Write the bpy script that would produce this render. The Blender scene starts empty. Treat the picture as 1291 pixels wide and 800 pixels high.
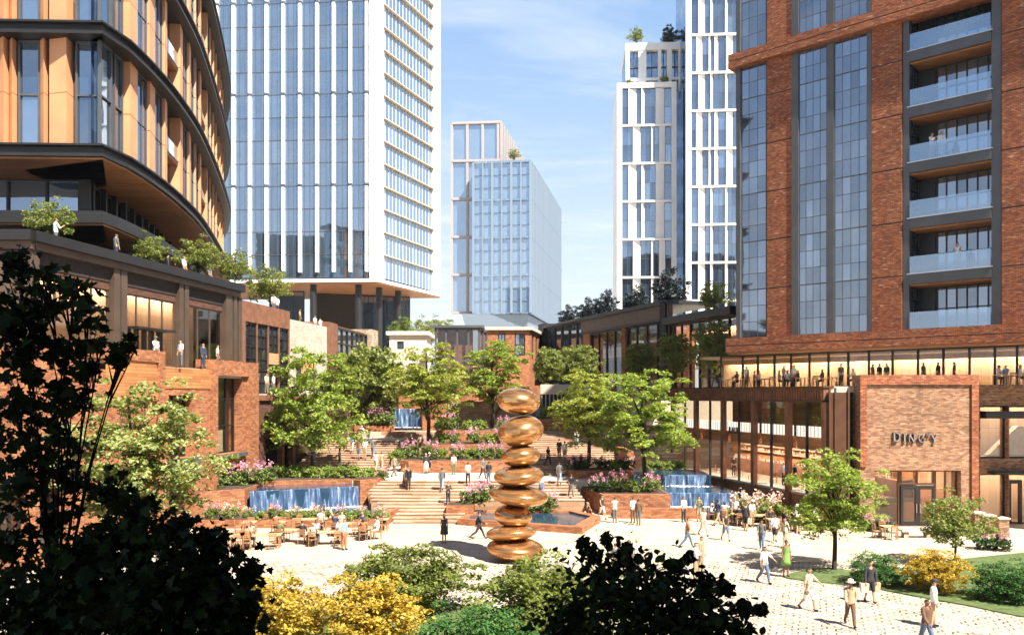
HAZE = 0.0001
EXPO = 1.6
import bpy, bmesh, math, random
import numpy as np
from mathutils import Vector, Matrix

R = math.radians
FPX, CX, HZ, EYE = 1050.0, 645.5, 500.0, 8.6
sc = bpy.context.scene
COL = sc.collection
random.seed(7)

# ------------------------------------------------------------------ camera
cd = bpy.data.cameras.new('camera')
cam = bpy.data.objects.new('camera', cd)
COL.objects.link(cam)
cam.location = (0, 0, EYE)
cam.rotation_euler = (R(90), 0, 0)
cd.sensor_width = 36
cd.sensor_fit = 'HORIZONTAL'
cd.lens = 36 * FPX / 1291
cd.shift_y = 100 / 1291
cd.clip_end = 6000
cd.clip_start = 0.1
sc.camera = cam


def W(px, py, Y):
    return Vector(((px - CX) * Y / FPX, Y, EYE + (HZ - py) * Y / FPX))


def WX(px, Y):
    return (px - CX) * Y / FPX


def WZ(py, Y):
    return EYE + (HZ - py) * Y / FPX


# ------------------------------------------------------------------ objects
def tag(o, label=None, cat=None, group=None, kind=None):
    if label: o['label'] = label
    if cat: o['category'] = cat
    if group: o['group'] = group
    if kind: o['kind'] = kind
    return o


def empty(name, loc, label, cat, group=None):
    o = bpy.data.objects.new(name, None)
    o.empty_display_size = .2
    COL.objects.link(o)
    o.location = loc
    return tag(o, label, cat, group)


def wloc(o):
    v = Vector((0, 0, 0))
    while o is not None:
        v += o.location
        o = o.parent
    return v


class Fr:
    """a vertical facade's frame: u along it, n outward, z up"""
    def __init__(s, a, b, side=1):
        s.o = Vector((a[0], a[1])); d = Vector((b[0] - a[0], b[1] - a[1]))
        s.len = d.length; s.u = d / d.length
        s.n = Vector((s.u.y, -s.u.x)) * side

    def p(s, u, n, z):
        q = s.o + s.u * u + s.n * n
        return (q.x, q.y, z)

    def at(s, px, n=0):
        k = (px - CX) / FPX
        ox, oy = s.o.x + s.n.x * n, s.o.y + s.n.y * n
        return (k * oy - ox) / (s.u.x - k * s.u.y)

    def Y(s, px, n=0):
        return s.o.y + s.n.y * n + s.u.y * s.at(px, n)

    def z(s, px, py, n=0):
        return WZ(py, s.Y(px, n))

    def shift(s, n, u0=0, u1=None):
        a = s.p(u0, n, 0); b = s.p(s.len if u1 is None else u1, n, 0)
        f = Fr(a, b); f.n = s.n
        return f


class MB:
    def __init__(s):
        s.v = []; s.f = []; s.uv = []; s.mi = []

    def face(s, pts, uvs=None, mi=0):
        b = len(s.v)
        pts = [Vector(p) for p in pts]
        s.v += [tuple(p) for p in pts]
        s.f.append(tuple(range(b, b + len(pts))))
        if uvs is None:
            n = (pts[1] - pts[0]).cross(pts[-1] - pts[0])
            if n.length > 0: n.normalize()
            if abs(n.z) > .7:
                uvs = [(p.x, p.y) for p in pts]
            else:
                t = Vector((-n.y, n.x, 0))
                if t.length < 1e-6: t = Vector((1, 0, 0))
                t.normalize()
                uvs = [(p.dot(t), p.z) for p in pts]
        s.uv += uvs
        s.mi.append(mi)
        return s

    def hexa(s, c, mi=0):
        # c: 8 corners, bottom 4 (ccw) then top 4
        for q in ((3, 2, 1, 0), (4, 5, 6, 7), (0, 1, 5, 4), (1, 2, 6, 5), (2, 3, 7, 6), (3, 0, 4, 7)):
            s.face([c[i] for i in q], None, mi)
        return s

    def box(s, x0, x1, y0, y1, z0, z1, mi=0):
        x0, x1 = min(x0, x1), max(x0, x1); y0, y1 = min(y0, y1), max(y0, y1); z0, z1 = min(z0, z1), max(z0, z1)
        return s.hexa([(x0, y0, z0), (x1, y0, z0), (x1, y1, z0), (x0, y1, z0), (x0, y0, z1), (x1, y0, z1), (x1, y1, z1), (x0, y1, z1)], mi)

    def fbox(s, fr, u0, u1, n0, n1, z0, z1, mi=0):
        q = [(u0, n0), (u1, n0), (u1, n1), (u0, n1)]
        a = [fr.p(u, n, 0) for u, n in q]
        ar = sum(a[i][0] * a[(i + 1) % 4][1] - a[(i + 1) % 4][0] * a[i][1] for i in range(4))
        if ar < 0: q.reverse()
        return s.hexa([fr.p(u, n, z0) for u, n in q] + [fr.p(u, n, z1) for u, n in q], mi)

    def prism(s, poly, z0, z1, mi=0):
        ar = sum(poly[i][0] * poly[(i + 1) % len(poly)][1] - poly[(i + 1) % len(poly)][0] * poly[i][1] for i in range(len(poly)))
        if ar < 0: poly = list(reversed(poly))
        s.face([(x, y, z1) for x, y in poly], None, mi)
        s.face([(x, y, z0) for x, y in reversed(poly)], None, mi)
        m = len(poly)
        for i in range(m):
            a, b = poly[i], poly[(i + 1) % m]
            s.face([(a[0], a[1], z0), (b[0], b[1], z0), (b[0], b[1], z1), (a[0], a[1], z1)], None, mi)
        return s

    def tube(s, pts, rads, n=8, caps=True, mi=0):
        pts = [Vector(p) for p in pts]
        if not isinstance(rads, (list, tuple)): rads = [rads] * len(pts)
        b = len(s.v)
        ref = None
        L = 0
        for i, p in enumerate(pts):
            d = (pts[min(i + 1, len(pts) - 1)] - pts[max(i - 1, 0)])
            if d.length < 1e-9: d = Vector((0, 0, 1))
            d.normalize()
            if ref is None:
                ref = Vector((1, 0, 0)) if abs(d.x) < .9 else Vector((0, 1, 0))
            e1 = (ref - d * ref.dot(d)).normalized(); e2 = d.cross(e1); ref = e1
            for k in range(n):
                a = 2 * math.pi * k / n
                s.v.append(tuple(p + (e1 * math.cos(a) + e2 * math.sin(a)) * rads[i]))
        for i in range(len(pts) - 1):
            for k in range(n):
                k2 = (k + 1) % n
                s.f.append((b + i * n + k, b + i * n + k2, b + (i + 1) * n + k2, b + (i + 1) * n + k))
                s.uv += [(k / n, i), ((k + 1) / n, i), ((k + 1) / n, i + 1), (k / n, i + 1)]
                s.mi.append(mi)
        if caps:
            s.f.append(tuple(b + k for k in reversed(range(n)))); s.uv += [(0, 0)] * n; s.mi.append(mi)
            e = b + (len(pts) - 1) * n
            s.f.append(tuple(e + k for k in range(n))); s.uv += [(0, 0)] * n; s.mi.append(mi)
        return s

    def lathe(s, prof, c=(0, 0, 0), n=24, sx=1, sy=1, mi=0):
        b = len(s.v)
        for r, z in prof:
            for k in range(n):
                a = 2 * math.pi * k / n
                s.v.append((c[0] + r * sx * math.cos(a), c[1] + r * sy * math.sin(a), c[2] + z))
        for i in range(len(prof) - 1):
            for k in range(n):
                k2 = (k + 1) % n
                s.f.append((b + i * n + k, b + i * n + k2, b + (i + 1) * n + k2, b + (i + 1) * n + k))
                s.uv += [(k / n, i), ((k + 1) / n, i), ((k + 1) / n, i + 1), (k / n, i + 1)]
                s.mi.append(mi)
        return s

    def quads(s, V, mi=0):
        """V: (N,4,3) numpy quads"""
        b = len(s.v)
        N, k = V.shape[0], V.shape[1]
        s.v += [tuple(x) for x in V.reshape(-1, 3).tolist()]
        s.f += [tuple(range(b + i * k, b + i * k + k)) for i in range(N)]
        s.uv += [(0, 0)] * (N * k)
        s.mi += [mi] * N
        return s

    def mesh(s, name, mats, off=(0, 0, 0), smooth=False):
        m = bpy.data.meshes.new(name)
        ox, oy, oz = off
        m.from_pydata([(x - ox, y - oy, z - oz) for x, y, z in s.v], [], s.f)
        ul = m.uv_layers.new(name='UVMap')
        ul.data.foreach_set('uv', np.array(s.uv, dtype=np.float32).ravel())
        if not isinstance(mats, (list, tuple)): mats = [mats]
        for mm in mats: m.materials.append(mm)
        if len(mats) > 1: m.polygons.foreach_set('material_index', s.mi)
        if smooth: m.polygons.foreach_set('use_smooth', [True] * len(m.polygons))
        m.update()
        return m

    def build(s, name, mats, parent=None, smooth=False, loc=None):
        off = wloc(parent) if parent is not None else (Vector(loc) if loc is not None else Vector((0, 0, 0)))
        o = bpy.data.objects.new(name, s.mesh(name, mats, off, smooth))
        COL.objects.link(o)
        if parent is not None: o.parent = parent
        elif loc is not None: o.location = loc
        return o


def copy_tree(o, parent=None):
    c = o.copy(); COL.objects.link(c)
    if parent is not None: c.parent = parent
    for ch in list(o.children): copy_tree(ch, c)
    return c


def struct(name, mb, mats, smooth=False):
    o = mb.build(name, mats, smooth=smooth)
    o['kind'] = 'structure'
    return o


# ------------------------------------------------------------------ materials
def nt_new(name):
    m = bpy.data.materials.new(name); m.use_nodes = True
    nt = m.node_tree
    for n in list(nt.nodes): nt.nodes.remove(n)
    out = nt.nodes.new('ShaderNodeOutputMaterial')
    return m, nt, out


def N(nt, t, **kw):
    n = nt.nodes.new(t)
    for k, v in kw.items():
        if k.startswith('i_'): n.inputs[k[2:].replace('_', ' ')].default_value = v
        else: setattr(n, k, v)
    return n


def ramp(nt, fac, stops):
    r = nt.nodes.new('ShaderNodeValToRGB')
    while len(r.color_ramp.elements) > 1: r.color_ramp.elements.remove(r.color_ramp.elements[0])
    r.color_ramp.elements[0].position = stops[0][0]; r.color_ramp.elements[0].color = (*stops[0][1], 1)
    for p, c in stops[1:]:
        e = r.color_ramp.elements.new(p); e.color = (*c, 1)
    nt.links.new(fac, r.inputs['Fac'])
    return r


def mixc(nt, fac, a, b, mode='MIX'):
    m = nt.nodes.new('ShaderNodeMix'); m.data_type = 'RGBA'; m.blend_type = mode
    for i, v in ((0, fac), (6, a), (7, b)):
        if isinstance(v, (int, float)): m.inputs[i].default_value = v
        elif isinstance(v, tuple): m.inputs[i].default_value = (*v, 1)
        else: nt.links.new(v, m.inputs[i])
    return m.outputs[2]


def scl(c, k):
    return tuple(min(1, x * k) for x in c)


def plain(name, col, rough=.6, metal=0, var=.12, nscale=3.0, bump=0, spec=.5, coord='Object'):
    m, nt, out = nt_new(name)
    b = N(nt, 'ShaderNodeBsdfPrincipled', i_Roughness=rough, i_Metallic=metal)
    b.inputs['Specular IOR Level'].default_value = spec
    tc = N(nt, 'ShaderNodeTexCoord')
    no = N(nt, 'ShaderNodeTexNoise', i_Scale=nscale, i_Detail=5.0)
    nt.links.new(tc.outputs[coord], no.inputs['Vector'])
    r = ramp(nt, no.outputs['Fac'], [(.3, scl(col, 1 - var)), (.7, scl(col, 1 + var))])
    nt.links.new(r.outputs['Color'], b.inputs['Base Color'])
    if bump:
        bp = N(nt, 'ShaderNodeBump', i_Strength=bump, i_Distance=.05)
        nt.links.new(no.outputs['Fac'], bp.inputs['Height']); nt.links.new(bp.outputs['Normal'], b.inputs['Normal'])
    nt.links.new(b.outputs[0], out.inputs[0])
    return m


def brick(name, c1, c2, mortar, w=.36, h=.11, ms=.012, rough=.85, off=.5, bump=.35, dirt=.25, bias=0.0, rot=0, pale=None, warp=0, patch=False):
    m, nt, out = nt_new(name)
    b = N(nt, 'ShaderNodeBsdfPrincipled', i_Roughness=rough)
    b.inputs['Specular IOR Level'].default_value = .25
    tc = N(nt, 'ShaderNodeTexCoord')
    vec = tc.outputs['UV']
    if rot:
        mp = N(nt, 'ShaderNodeMapping'); mp.inputs['Rotation'].default_value = (0, 0, rot)
        nt.links.new(vec, mp.inputs['Vector']); vec = mp.outputs['Vector']
    if warp:
        wn = N(nt, 'ShaderNodeTexNoise', i_Scale=2.6, i_Detail=3.0); nt.links.new(vec, wn.inputs['Vector'])
        va = N(nt, 'ShaderNodeVectorMath', operation='MULTIPLY_ADD'); va.inputs[1].default_value = (warp, warp, 0)
        nt.links.new(wn.outputs['Color'], va.inputs[0]); nt.links.new(vec, va.inputs[2]); vec = va.outputs[0]
    br = N(nt, 'ShaderNodeTexBrick')
    br.offset = off
    br.inputs['Scale'].default_value = 1
    br.inputs['Brick Width'].default_value = w; br.inputs['Row Height'].default_value = h
    br.inputs['Mortar Size'].default_value = ms; br.inputs['Mortar Smooth'].default_value = .3
    br.inputs['Bias'].default_value = bias
    br.inputs['Color1'].default_value = (*c1, 1); br.inputs['Color2'].default_value = (*c2, 1); br.inputs['Mortar'].default_value = (*mortar, 1)
    nt.links.new(vec, br.inputs['Vector'])
    if patch:
        pn = N(nt, 'ShaderNodeTexNoise', i_Scale=1.1, i_Detail=3.0); nt.links.new(vec, pn.inputs['Vector'])
        pr = ramp(nt, pn.outputs['Fac'], [(.40, mortar), (.58, scl(c2, .8))]); nt.links.new(pr.outputs['Color'], br.inputs['Mortar'])
    no = N(nt, 'ShaderNodeTexNoise', i_Scale=.35, i_Detail=6.0, i_Roughness=.7)
    nt.links.new(vec, no.inputs['Vector'])
    r = ramp(nt, no.outputs['Fac'], [(.3, (1 - dirt,) * 3), (.7, (1 + dirt * .3,) * 3)])
    col = mixc(nt, 1.0, br.outputs['Color'], r.outputs['Color'], 'MULTIPLY')
    if pale:
        n2 = N(nt, 'ShaderNodeTexNoise', i_Scale=1.0, i_Detail=2.0)
        mp2 = N(nt, 'ShaderNodeMapping'); mp2.inputs['Scale'].default_value = (1.6, 5.5, 1)
        nt.links.new(vec, mp2.inputs['Vector']); nt.links.new(mp2.outputs['Vector'], n2.inputs['Vector'])
        rr = ramp(nt, n2.outputs['Fac'], [(.60, (0, 0, 0)), (.74, (1, 1, 1))])
        col = mixc(nt, rr.outputs['Color'], col, mixc(nt, .6, col, pale))
    nt.links.new(col, b.inputs['Base Color'])
    if bump:
        bp = N(nt, 'ShaderNodeBump', i_Strength=bump, i_Distance=.02, invert=True)
        nt.links.new(br.outputs['Fac'], bp.inputs['Height']); nt.links.new(bp.outputs['Normal'], b.inputs['Normal'])
    nt.links.new(b.outputs[0], out.inputs[0])
    return m


def glass_mirror(name, base, tint, fac, rough=.03, var=.25, odd=.10, wave=.035):
    """opaque coated curtain-wall glass: dark body plus a tinted mirror layer"""
    m, nt, out = nt_new(name)
    d = N(nt, 'ShaderNodeBsdfDiffuse')
    tc = N(nt, 'ShaderNodeTexCoord')
    no = N(nt, 'ShaderNodeTexNoise', i_Scale=.22, i_Detail=2.0)
    nt.links.new(tc.outputs['Object'], no.inputs['Vector'])
    r = ramp(nt, no.outputs['Fac'], [(.35, scl(base, 1 - var)), (.65, scl(base, 1 + var))])
    fl = N(nt, 'ShaderNodeVectorMath', operation='FLOOR'); nt.links.new(tc.outputs['UV'], fl.inputs[0])
    wn = N(nt, 'ShaderNodeTexWhiteNoise', noise_dimensions='2D'); nt.links.new(fl.outputs[0], wn.inputs['Vector'])
    pr = ramp(nt, wn.outputs['Value'], [(.0, (.55, .55, .55)), (.6, (1, 1, 1)), (.86, (1.0, 1.0, 1.0)), (.9, (2.4, 2.3, 2.2))])
    pr.color_ramp.interpolation = 'CONSTANT'
    pm = mixc(nt, min(1, odd * 6), r.outputs['Color'], mixc(nt, 1.0, r.outputs['Color'], pr.outputs['Color'], 'MULTIPLY'))
    nt.links.new(pm, d.inputs['Color'])
    g = N(nt, 'ShaderNodeBsdfGlossy', i_Roughness=rough); g.inputs['Color'].default_value = (*tint, 1)
    n2 = N(nt, 'ShaderNodeTexNoise', i_Scale=.5, i_Detail=1.0)
    nt.links.new(tc.outputs['Object'], n2.inputs['Vector'])
    bp = N(nt, 'ShaderNodeBump', i_Strength=wave, i_Distance=.3)
    nt.links.new(n2.outputs['Fac'], bp.inputs['Height']); nt.links.new(bp.outputs['Normal'], g.inputs['Normal'])
    lw = N(nt, 'ShaderNodeLayerWeight', i_Blend=.35)
    ma = N(nt, 'ShaderNodeMath', operation='MULTIPLY_ADD'); ma.inputs[1].default_value = 1 - fac; ma.inputs[2].default_value = fac
    nt.links.new(lw.outputs['Fresnel'], ma.inputs[0])
    mx = N(nt, 'ShaderNodeMixShader')
    m2 = N(nt, 'ShaderNodeMath', operation='MULTIPLY_ADD'); m2.inputs[1].default_value = odd * 2; m2.use_clamp = True
    m3 = N(nt, 'ShaderNodeMath', operation='SUBTRACT'); m3.inputs[1].default_value = odd; nt.links.new(ma.outputs[0], m3.inputs[0])
    nt.links.new(wn.outputs['Value'], m2.inputs[0]); nt.links.new(m3.outputs[0], m2.inputs[2])
    nt.links.new(m2.outputs[0], mx.inputs[0]); nt.links.new(d.outputs[0], mx.inputs[1]); nt.links.new(g.outputs[0], mx.inputs[2])
    nt.links.new(mx.outputs[0], out.inputs[0])
    return m


def glass_clear(name, tint=(.9, .93, .95), fac=.06, refl=(.85, .92, 1)):
    m, nt, out = nt_new(name)
    t = N(nt, 'ShaderNodeBsdfTransparent'); t.inputs['Color'].default_value = (*tint, 1)
    g = N(nt, 'ShaderNodeBsdfGlossy', i_Roughness=.02); g.inputs['Color'].default_value = (*refl, 1)
    lw = N(nt, 'ShaderNodeLayerWeight', i_Blend=.5)
    pw = N(nt, 'ShaderNodeMath', operation='POWER'); pw.inputs[1].default_value = 4.0; nt.links.new(lw.outputs['Facing'], pw.inputs[0])
    ma = N(nt, 'ShaderNodeMath', operation='MULTIPLY_ADD'); ma.inputs[1].default_value = .6; ma.inputs[2].default_value = fac
    nt.links.new(pw.outputs[0], ma.inputs[0])
    mx = N(nt, 'ShaderNodeMixShader')
    nt.links.new(ma.outputs[0], mx.inputs[0]); nt.links.new(t.outputs[0], mx.inputs[1]); nt.links.new(g.outputs[0], mx.inputs[2])
    nt.links.new(mx.outputs[0], out.inputs[0])
    return m


def leaf_mat(name, c1, c2, trans=.35, rough=.5, nscale=1.3, spec=.3):
    m, nt, out = nt_new(name)
    tc = N(nt, 'ShaderNodeTexCoord')
    ge = N(nt, 'ShaderNodeNewGeometry')
    no = N(nt, 'ShaderNodeTexNoise', i_Scale=nscale, i_Detail=3.0)
    nt.links.new(tc.outputs['Object'], no.inputs['Vector'])
    ad = N(nt, 'ShaderNodeMath', operation='MULTIPLY_ADD'); ad.inputs[1].default_value = .45
    nt.links.new(ge.outputs['Random Per Island'], ad.inputs[0]); nt.links.new(no.outputs['Fac'], ad.inputs[2])
    r = ramp(nt, ad.outputs[0], [(.35, c1), (.95, c2)])
    d = N(nt, 'ShaderNodeBsdfPrincipled', i_Roughness=rough)
    d.inputs['Specular IOR Level'].default_value = spec
    nt.links.new(r.outputs['Color'], d.inputs['Base Color'])
    t = N(nt, 'ShaderNodeBsdfTranslucent')
    tcx = mixc(nt, 1.0, r.outputs['Color'], (1.3, 1.2, .5), 'MULTIPLY')
    nt.links.new(tcx, t.inputs['Color'])
    mx = N(nt, 'ShaderNodeMixShader'); mx.inputs[0].default_value = trans
    nt.links.new(d.outputs[0], mx.inputs[1]); nt.links.new(t.outputs[0], mx.inputs[2])
    nt.links.new(mx.outputs[0], out.inputs[0])
    return m


def copper_mat():
    m, nt, out = nt_new('patinated copper')
    b = N(nt, 'ShaderNodeBsdfPrincipled', i_Metallic=.8)
    tc = N(nt, 'ShaderNodeTexCoord')
    mp = N(nt, 'ShaderNodeMapping'); mp.inputs['Scale'].default_value = (.5, .5, 3.2); mp.inputs['Rotation'].default_value = (.25, .1, 0)
    nt.links.new(tc.outputs['Object'], mp.inputs['Vector'])
    no = N(nt, 'ShaderNodeTexNoise', i_Scale=1.7, i_Detail=8.0, i_Roughness=.65, i_Distortion=.8)
    nt.links.new(mp.outputs[0], no.inputs['Vector'])
    r = ramp(nt, no.outputs['Fac'], [(.35, (.26, .11, .04)), (.5, (.55, .275, .10)), (.66, (.80, .48, .23))])
    nt.links.new(r.outputs['Color'], b.inputs['Base Color'])
    r2 = ramp(nt, no.outputs['Fac'], [(.35, (.30,) * 3), (.65, (.10,) * 3)])
    nt.links.new(r2.outputs['Color'], b.inputs['Roughness'])
    bp = N(nt, 'ShaderNodeBump', i_Strength=.12, i_Distance=.05)
    nt.links.new(no.outputs['Fac'], bp.inputs['Height']); nt.links.new(bp.outputs['Normal'], b.inputs['Normal'])
    nt.links.new(b.outputs[0], out.inputs[0])
    return m


def emit(name, col, s):
    m, nt, out = nt_new(name)
    e = N(nt, 'ShaderNodeEmission', i_Strength=s); e.inputs['Color'].default_value = (*col, 1)
    nt.links.new(e.outputs[0], out.inputs[0])
    return m


def streak_water(name):
    m, nt, out = nt_new(name)
    b = N(nt, 'ShaderNodeBsdfPrincipled', i_Roughness=.18)
    tc = N(nt, 'ShaderNodeTexCoord')
    mp = N(nt, 'ShaderNodeMapping'); mp.inputs['Scale'].default_value = (2.6, .28, 1)
    nt.links.new(tc.outputs['UV'], mp.inputs['Vector'])
    no = N(nt, 'ShaderNodeTexNoise', i_Scale=1.6, i_Detail=7.0, i_Roughness=.75)
    nt.links.new(mp.outputs['Vector'], no.inputs['Vector'])
    r = ramp(nt, no.outputs['Fac'], [(.36, (.018, .035, .07)), (.48, (.05, .09, .17)), (.56, (.13, .20, .32)), (.70, (.70, .76, .84))])
    nt.links.new(r.outputs['Color'], b.inputs['Base Color'])
    bp = N(nt, 'ShaderNodeBump', i_Strength=.5, i_Distance=.06)
    nt.links.new(no.outputs['Fac'], bp.inputs['Height']); nt.links.new(bp.outputs['Normal'], b.inputs['Normal'])
    nt.links.new(b.outputs[0], out.inputs[0])
    return m


def pool_water(name):
    m, nt, out = nt_new(name)
    b = N(nt, 'ShaderNodeBsdfPrincipled', i_Roughness=.06)
    b.inputs['Base Color'].default_value = (.02, .05, .09, 1)
    b.inputs['Specular IOR Level'].default_value = .9
    tc = N(nt, 'ShaderNodeTexCoord')
    no = N(nt, 'ShaderNodeTexNoise', i_Scale=2.2, i_Detail=4.0)
    nt.links.new(tc.outputs['UV'], no.inputs['Vector'])
    bp = N(nt, 'ShaderNodeBump', i_Strength=.35, i_Distance=.05)
    nt.links.new(no.outputs['Fac'], bp.inputs['Height']); nt.links.new(bp.outputs['Normal'], b.inputs['Normal'])
    nt.links.new(b.outputs[0], out.inputs[0])
    return m


M = {}
M['brick_tower'] = brick('brick tower', (.47, .165, .072), (.23, .068, .033), (.10, .06, .045), w=.26, h=.10, ms=.014, dirt=.3, bump=.5, pale=(.66, .42, .27))
M['brick_warm'] = brick('brick warm', (.48, .20, .085), (.25, .08, .035), (.17, .10, .07), w=.36, h=.12, dirt=.3, pale=(.5, .30, .17))
M['brick_pale'] = brick('brick pale', (.44, .25, .145), (.20, .09, .05), (.19, .13, .09), w=.30, h=.10, ms=.012, dirt=.3, bump=.5, pale=(.60, .44, .30))
M['brick_white'] = brick('brick white', (.60, .54, .45), (.44, .37, .29), (.45, .40, .34), w=.42, h=.14, dirt=.25)
M['brick_dark'] = brick('brick dark', (.16, .07, .045), (.09, .04, .028), (.07, .05, .04), w=.36, h=.12)
M['board'] = brick('timber boarding', (.52, .24, .095), (.33, .135, .05), (.16, .07, .03), w=2.2, h=.2, ms=.01, bump=.2, rough=.6)
M['soffit'] = brick('soffit boards', (.42, .20, .09), (.30, .13, .06), (.12, .05, .03), w=4, h=.3, ms=.012, bump=.2, rough=.6)
M['terracotta'] = plain('terracotta panel', (.60, .285, .135), .6, var=.10, nscale=.6)
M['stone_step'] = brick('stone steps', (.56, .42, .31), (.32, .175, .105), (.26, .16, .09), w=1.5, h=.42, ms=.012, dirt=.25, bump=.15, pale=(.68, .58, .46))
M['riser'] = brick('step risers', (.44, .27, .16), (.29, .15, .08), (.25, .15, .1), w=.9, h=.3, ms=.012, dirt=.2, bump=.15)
M['paver'] = brick('plaza pavers', (.54, .46, .35), (.44, .36, .26), (.26, .19, .13), w=1.2, h=.6, ms=.014, dirt=.22, bump=.1)
M['cobble'] = brick('cobble setts', (.58, .51, .42), (.43, .35, .275), (.11, .065, .035), w=.50, h=.27, ms=.042, off=.43, dirt=.3, bump=.6, rot=.35, warp=.22, patch=True)
M['stone_wall'] = brick('rubble stone wall', (.58, .46, .34), (.34, .23, .15), (.22, .16, .11), w=.7, h=.28, ms=.02, dirt=.3, pale=(.6, .5, .4))
M['pale_stone'] = plain('pale stone', (.50, .44, .36), .8, var=.1, nscale=1.5)
M['bronze'] = plain('bronze metal', (.13, .062, .034), .42, .55, var=.2, nscale=1.5)
M['bronze_light'] = plain('weathered bronze', (.10, .068, .048), .5, .35, var=.15, nscale=1.2)
M['corten'] = plain('rusty steel', (.20, .085, .045), .75, .1, var=.3, nscale=1.8)
M['dark_metal'] = plain('dark metal', (.011, .011, .012), .5, .0, var=.2)
M['grey_metal'] = plain('grey metal', (.085, .088, .094), .5, .2, var=.15, nscale=.8)
M['edge_metal'] = plain('slab edge metal', (.016, .015, .015), .5, .2, var=.2, nscale=.7)
M['white_panel'] = plain('white panel', (.80, .79, .77), .55, var=.04, nscale=.4)
M['beige_panel'] = plain('beige sunshade', (.62, .50, .38), .5, var=.06)
M['concrete'] = plain('concrete', (.42, .40, .37), .85, var=.12, nscale=.8)
M['dark_inside'] = plain('dark interior', (.025, .02, .018), .9, var=.3)  # near-black colour stands in for shade deep inside openings and rooms
M['inside_wood'] = brick('interior wood panel', (.60, .43, .28), (.50, .34, .21), (.32, .2, .12), w=.5, h=3.2, ms=.012, off=.0, bump=.1, rough=.5)
M['inside_floor'] = plain('interior floor', (.30, .21, .14), .5)
M['cream'] = plain('cream wall', (.66, .56, .44), .8, var=.08)
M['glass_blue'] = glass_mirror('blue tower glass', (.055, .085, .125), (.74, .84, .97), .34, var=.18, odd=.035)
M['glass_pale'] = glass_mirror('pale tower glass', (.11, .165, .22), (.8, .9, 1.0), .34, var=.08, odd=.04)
M['glass_far'] = glass_mirror('hazy far glass', (.13, .19, .27), (.75, .87, 1.0), .42, var=.08, odd=0, wave=0)  # pale body colour carries part of the distance haze
M['glass_navy'] = glass_mirror('navy window glass', (.035, .055, .09), (.70, .82, .98), .34, var=.3)
M['glass_loft'] = glass_mirror('loft window glass', (.04, .05, .065), (.72, .80, .92), .30, var=.6, odd=.07)
M['glass_dim'] = glass_mirror('dim window glass', (.03, .03, .032), (.6, .7, .85), .14, var=.4)
M['glass_clear'] = glass_clear('clear glass')
M['glass_rail'] = glass_clear('railing glass', (.72, .80, .88), .26, (.8, .9, 1))
M['glass_shop'] = glass_clear('shop glass', (.88, .86, .82), .05)
M['fall'] = streak_water('falling water')
M['pool'] = pool_water('pool water')
M['bark'] = plain('bark', (.035, .026, .02), .9, var=.4, nscale=8, bump=.5)
M['soil'] = plain('soil', (.05, .034, .022), .95, var=.4, nscale=4)
M['grass'] = plain('lawn', (.075, .11, .028), .9, var=.35, nscale=3.5, bump=.3)
M['leaf_lime'] = leaf_mat('lime leaves', (.07, .115, .018), (.36, .46, .10), .4)
M['leaf_sunlit'] = leaf_mat('sunlit pale leaves', (.07, .10, .025), (.38, .42, .16), .38)  # sunlight on the near tree put into a paler leaf colour
M['leaf_fresh'] = leaf_mat('yellow lime leaves', (.075, .112, .016), (.42, .475, .105), .4)
M['leaf_green'] = leaf_mat('green leaves', (.05, .09, .02), (.20, .26, .06), .35)
M['leaf_soft'] = leaf_mat('soft green leaves', (.10, .14, .035), (.28, .32, .09), .38)
M['leaf_deep'] = leaf_mat('deep green leaves', (.016, .04, .012), (.05, .10, .025), .25)
M['leaf_fir'] = leaf_mat('bright needle green', (.018, .06, .014), (.075, .18, .04), .28)
M['leaf_olive'] = leaf_mat('olive leaves', (.03, .05, .010), (.215, .255, .055), .33)
M['leaf_navy'] = leaf_mat('blue black leaves', (.012, .02, .028), (.04, .055, .06), .15)
M['leaf_gold'] = leaf_mat('golden leaves', (.15, .11, .012), (.62, .45, .075), .35)
M['leaf_shade'] = leaf_mat('dark shaded leaves', (.003, .0045, .002), (.015, .026, .007), .10, spec=.04)  # shade on the nearest trees put into a near-black leaf colour
M['bark_shade'] = plain('shaded bark', (.006, .005, .004), .95, spec=.05)  # bark of the same trees, its shade painted in too
M['pink'] = leaf_mat('pink petals', (.55, .20, .36), (.80, .50, .62), .3)
M['blush'] = leaf_mat('blush petals', (.62, .38, .36), (.85, .68, .64), .3)
M['sculpt'] = copper_mat()
M['wood_chair'] = plain('chair wood', (.30, .15, .07), .5, var=.15, nscale=5)
M['wood_table'] = plain('table wood', (.48, .30, .17), .5, var=.12, nscale=4)
M['steel'] = plain('brushed steel', (.5, .48, .46), .3, .9, var=.05)
M['fill'] = emit('warm lamp glow', (1, .84, .66), 24)  # added fill glow that brightens the interiors
M['awning_glow'] = emit('pale awning with added glow', (1, .90, .76), .42)  # emission added so the awning band reads bright
# ------------------------------------------------------------------ ground levels
ST_Y0, ST_Y1, ST_N = 56.5, 66.0, 13
LAND = 2.0


def stair_x(Y):
    t = (Y - ST_Y0) / (ST_Y1 - ST_Y0)
    return (float(np.interp(t, [0, .22, .5, .7, 1], [-8.0, -8.4, -10.3, -10.9, -10.2])), 6.0 + t * (-1.4))


HEX = [(-3.7, 56.0), (4.4, 52.2), (6.1, 57.3), (4.6, 60.3), (-2.6, 60.3)]


def in_poly(x, y, P):
    c = False
    j = len(P) - 1
    for i in range(len(P)):
        if (P[i][1] > y) != (P[j][1] > y) and x < (P[j][0] - P[i][0]) * (y - P[i][1]) / (P[j][1] - P[i][1]) + P[i][0]: c = not c
        j = i
    return c


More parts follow.
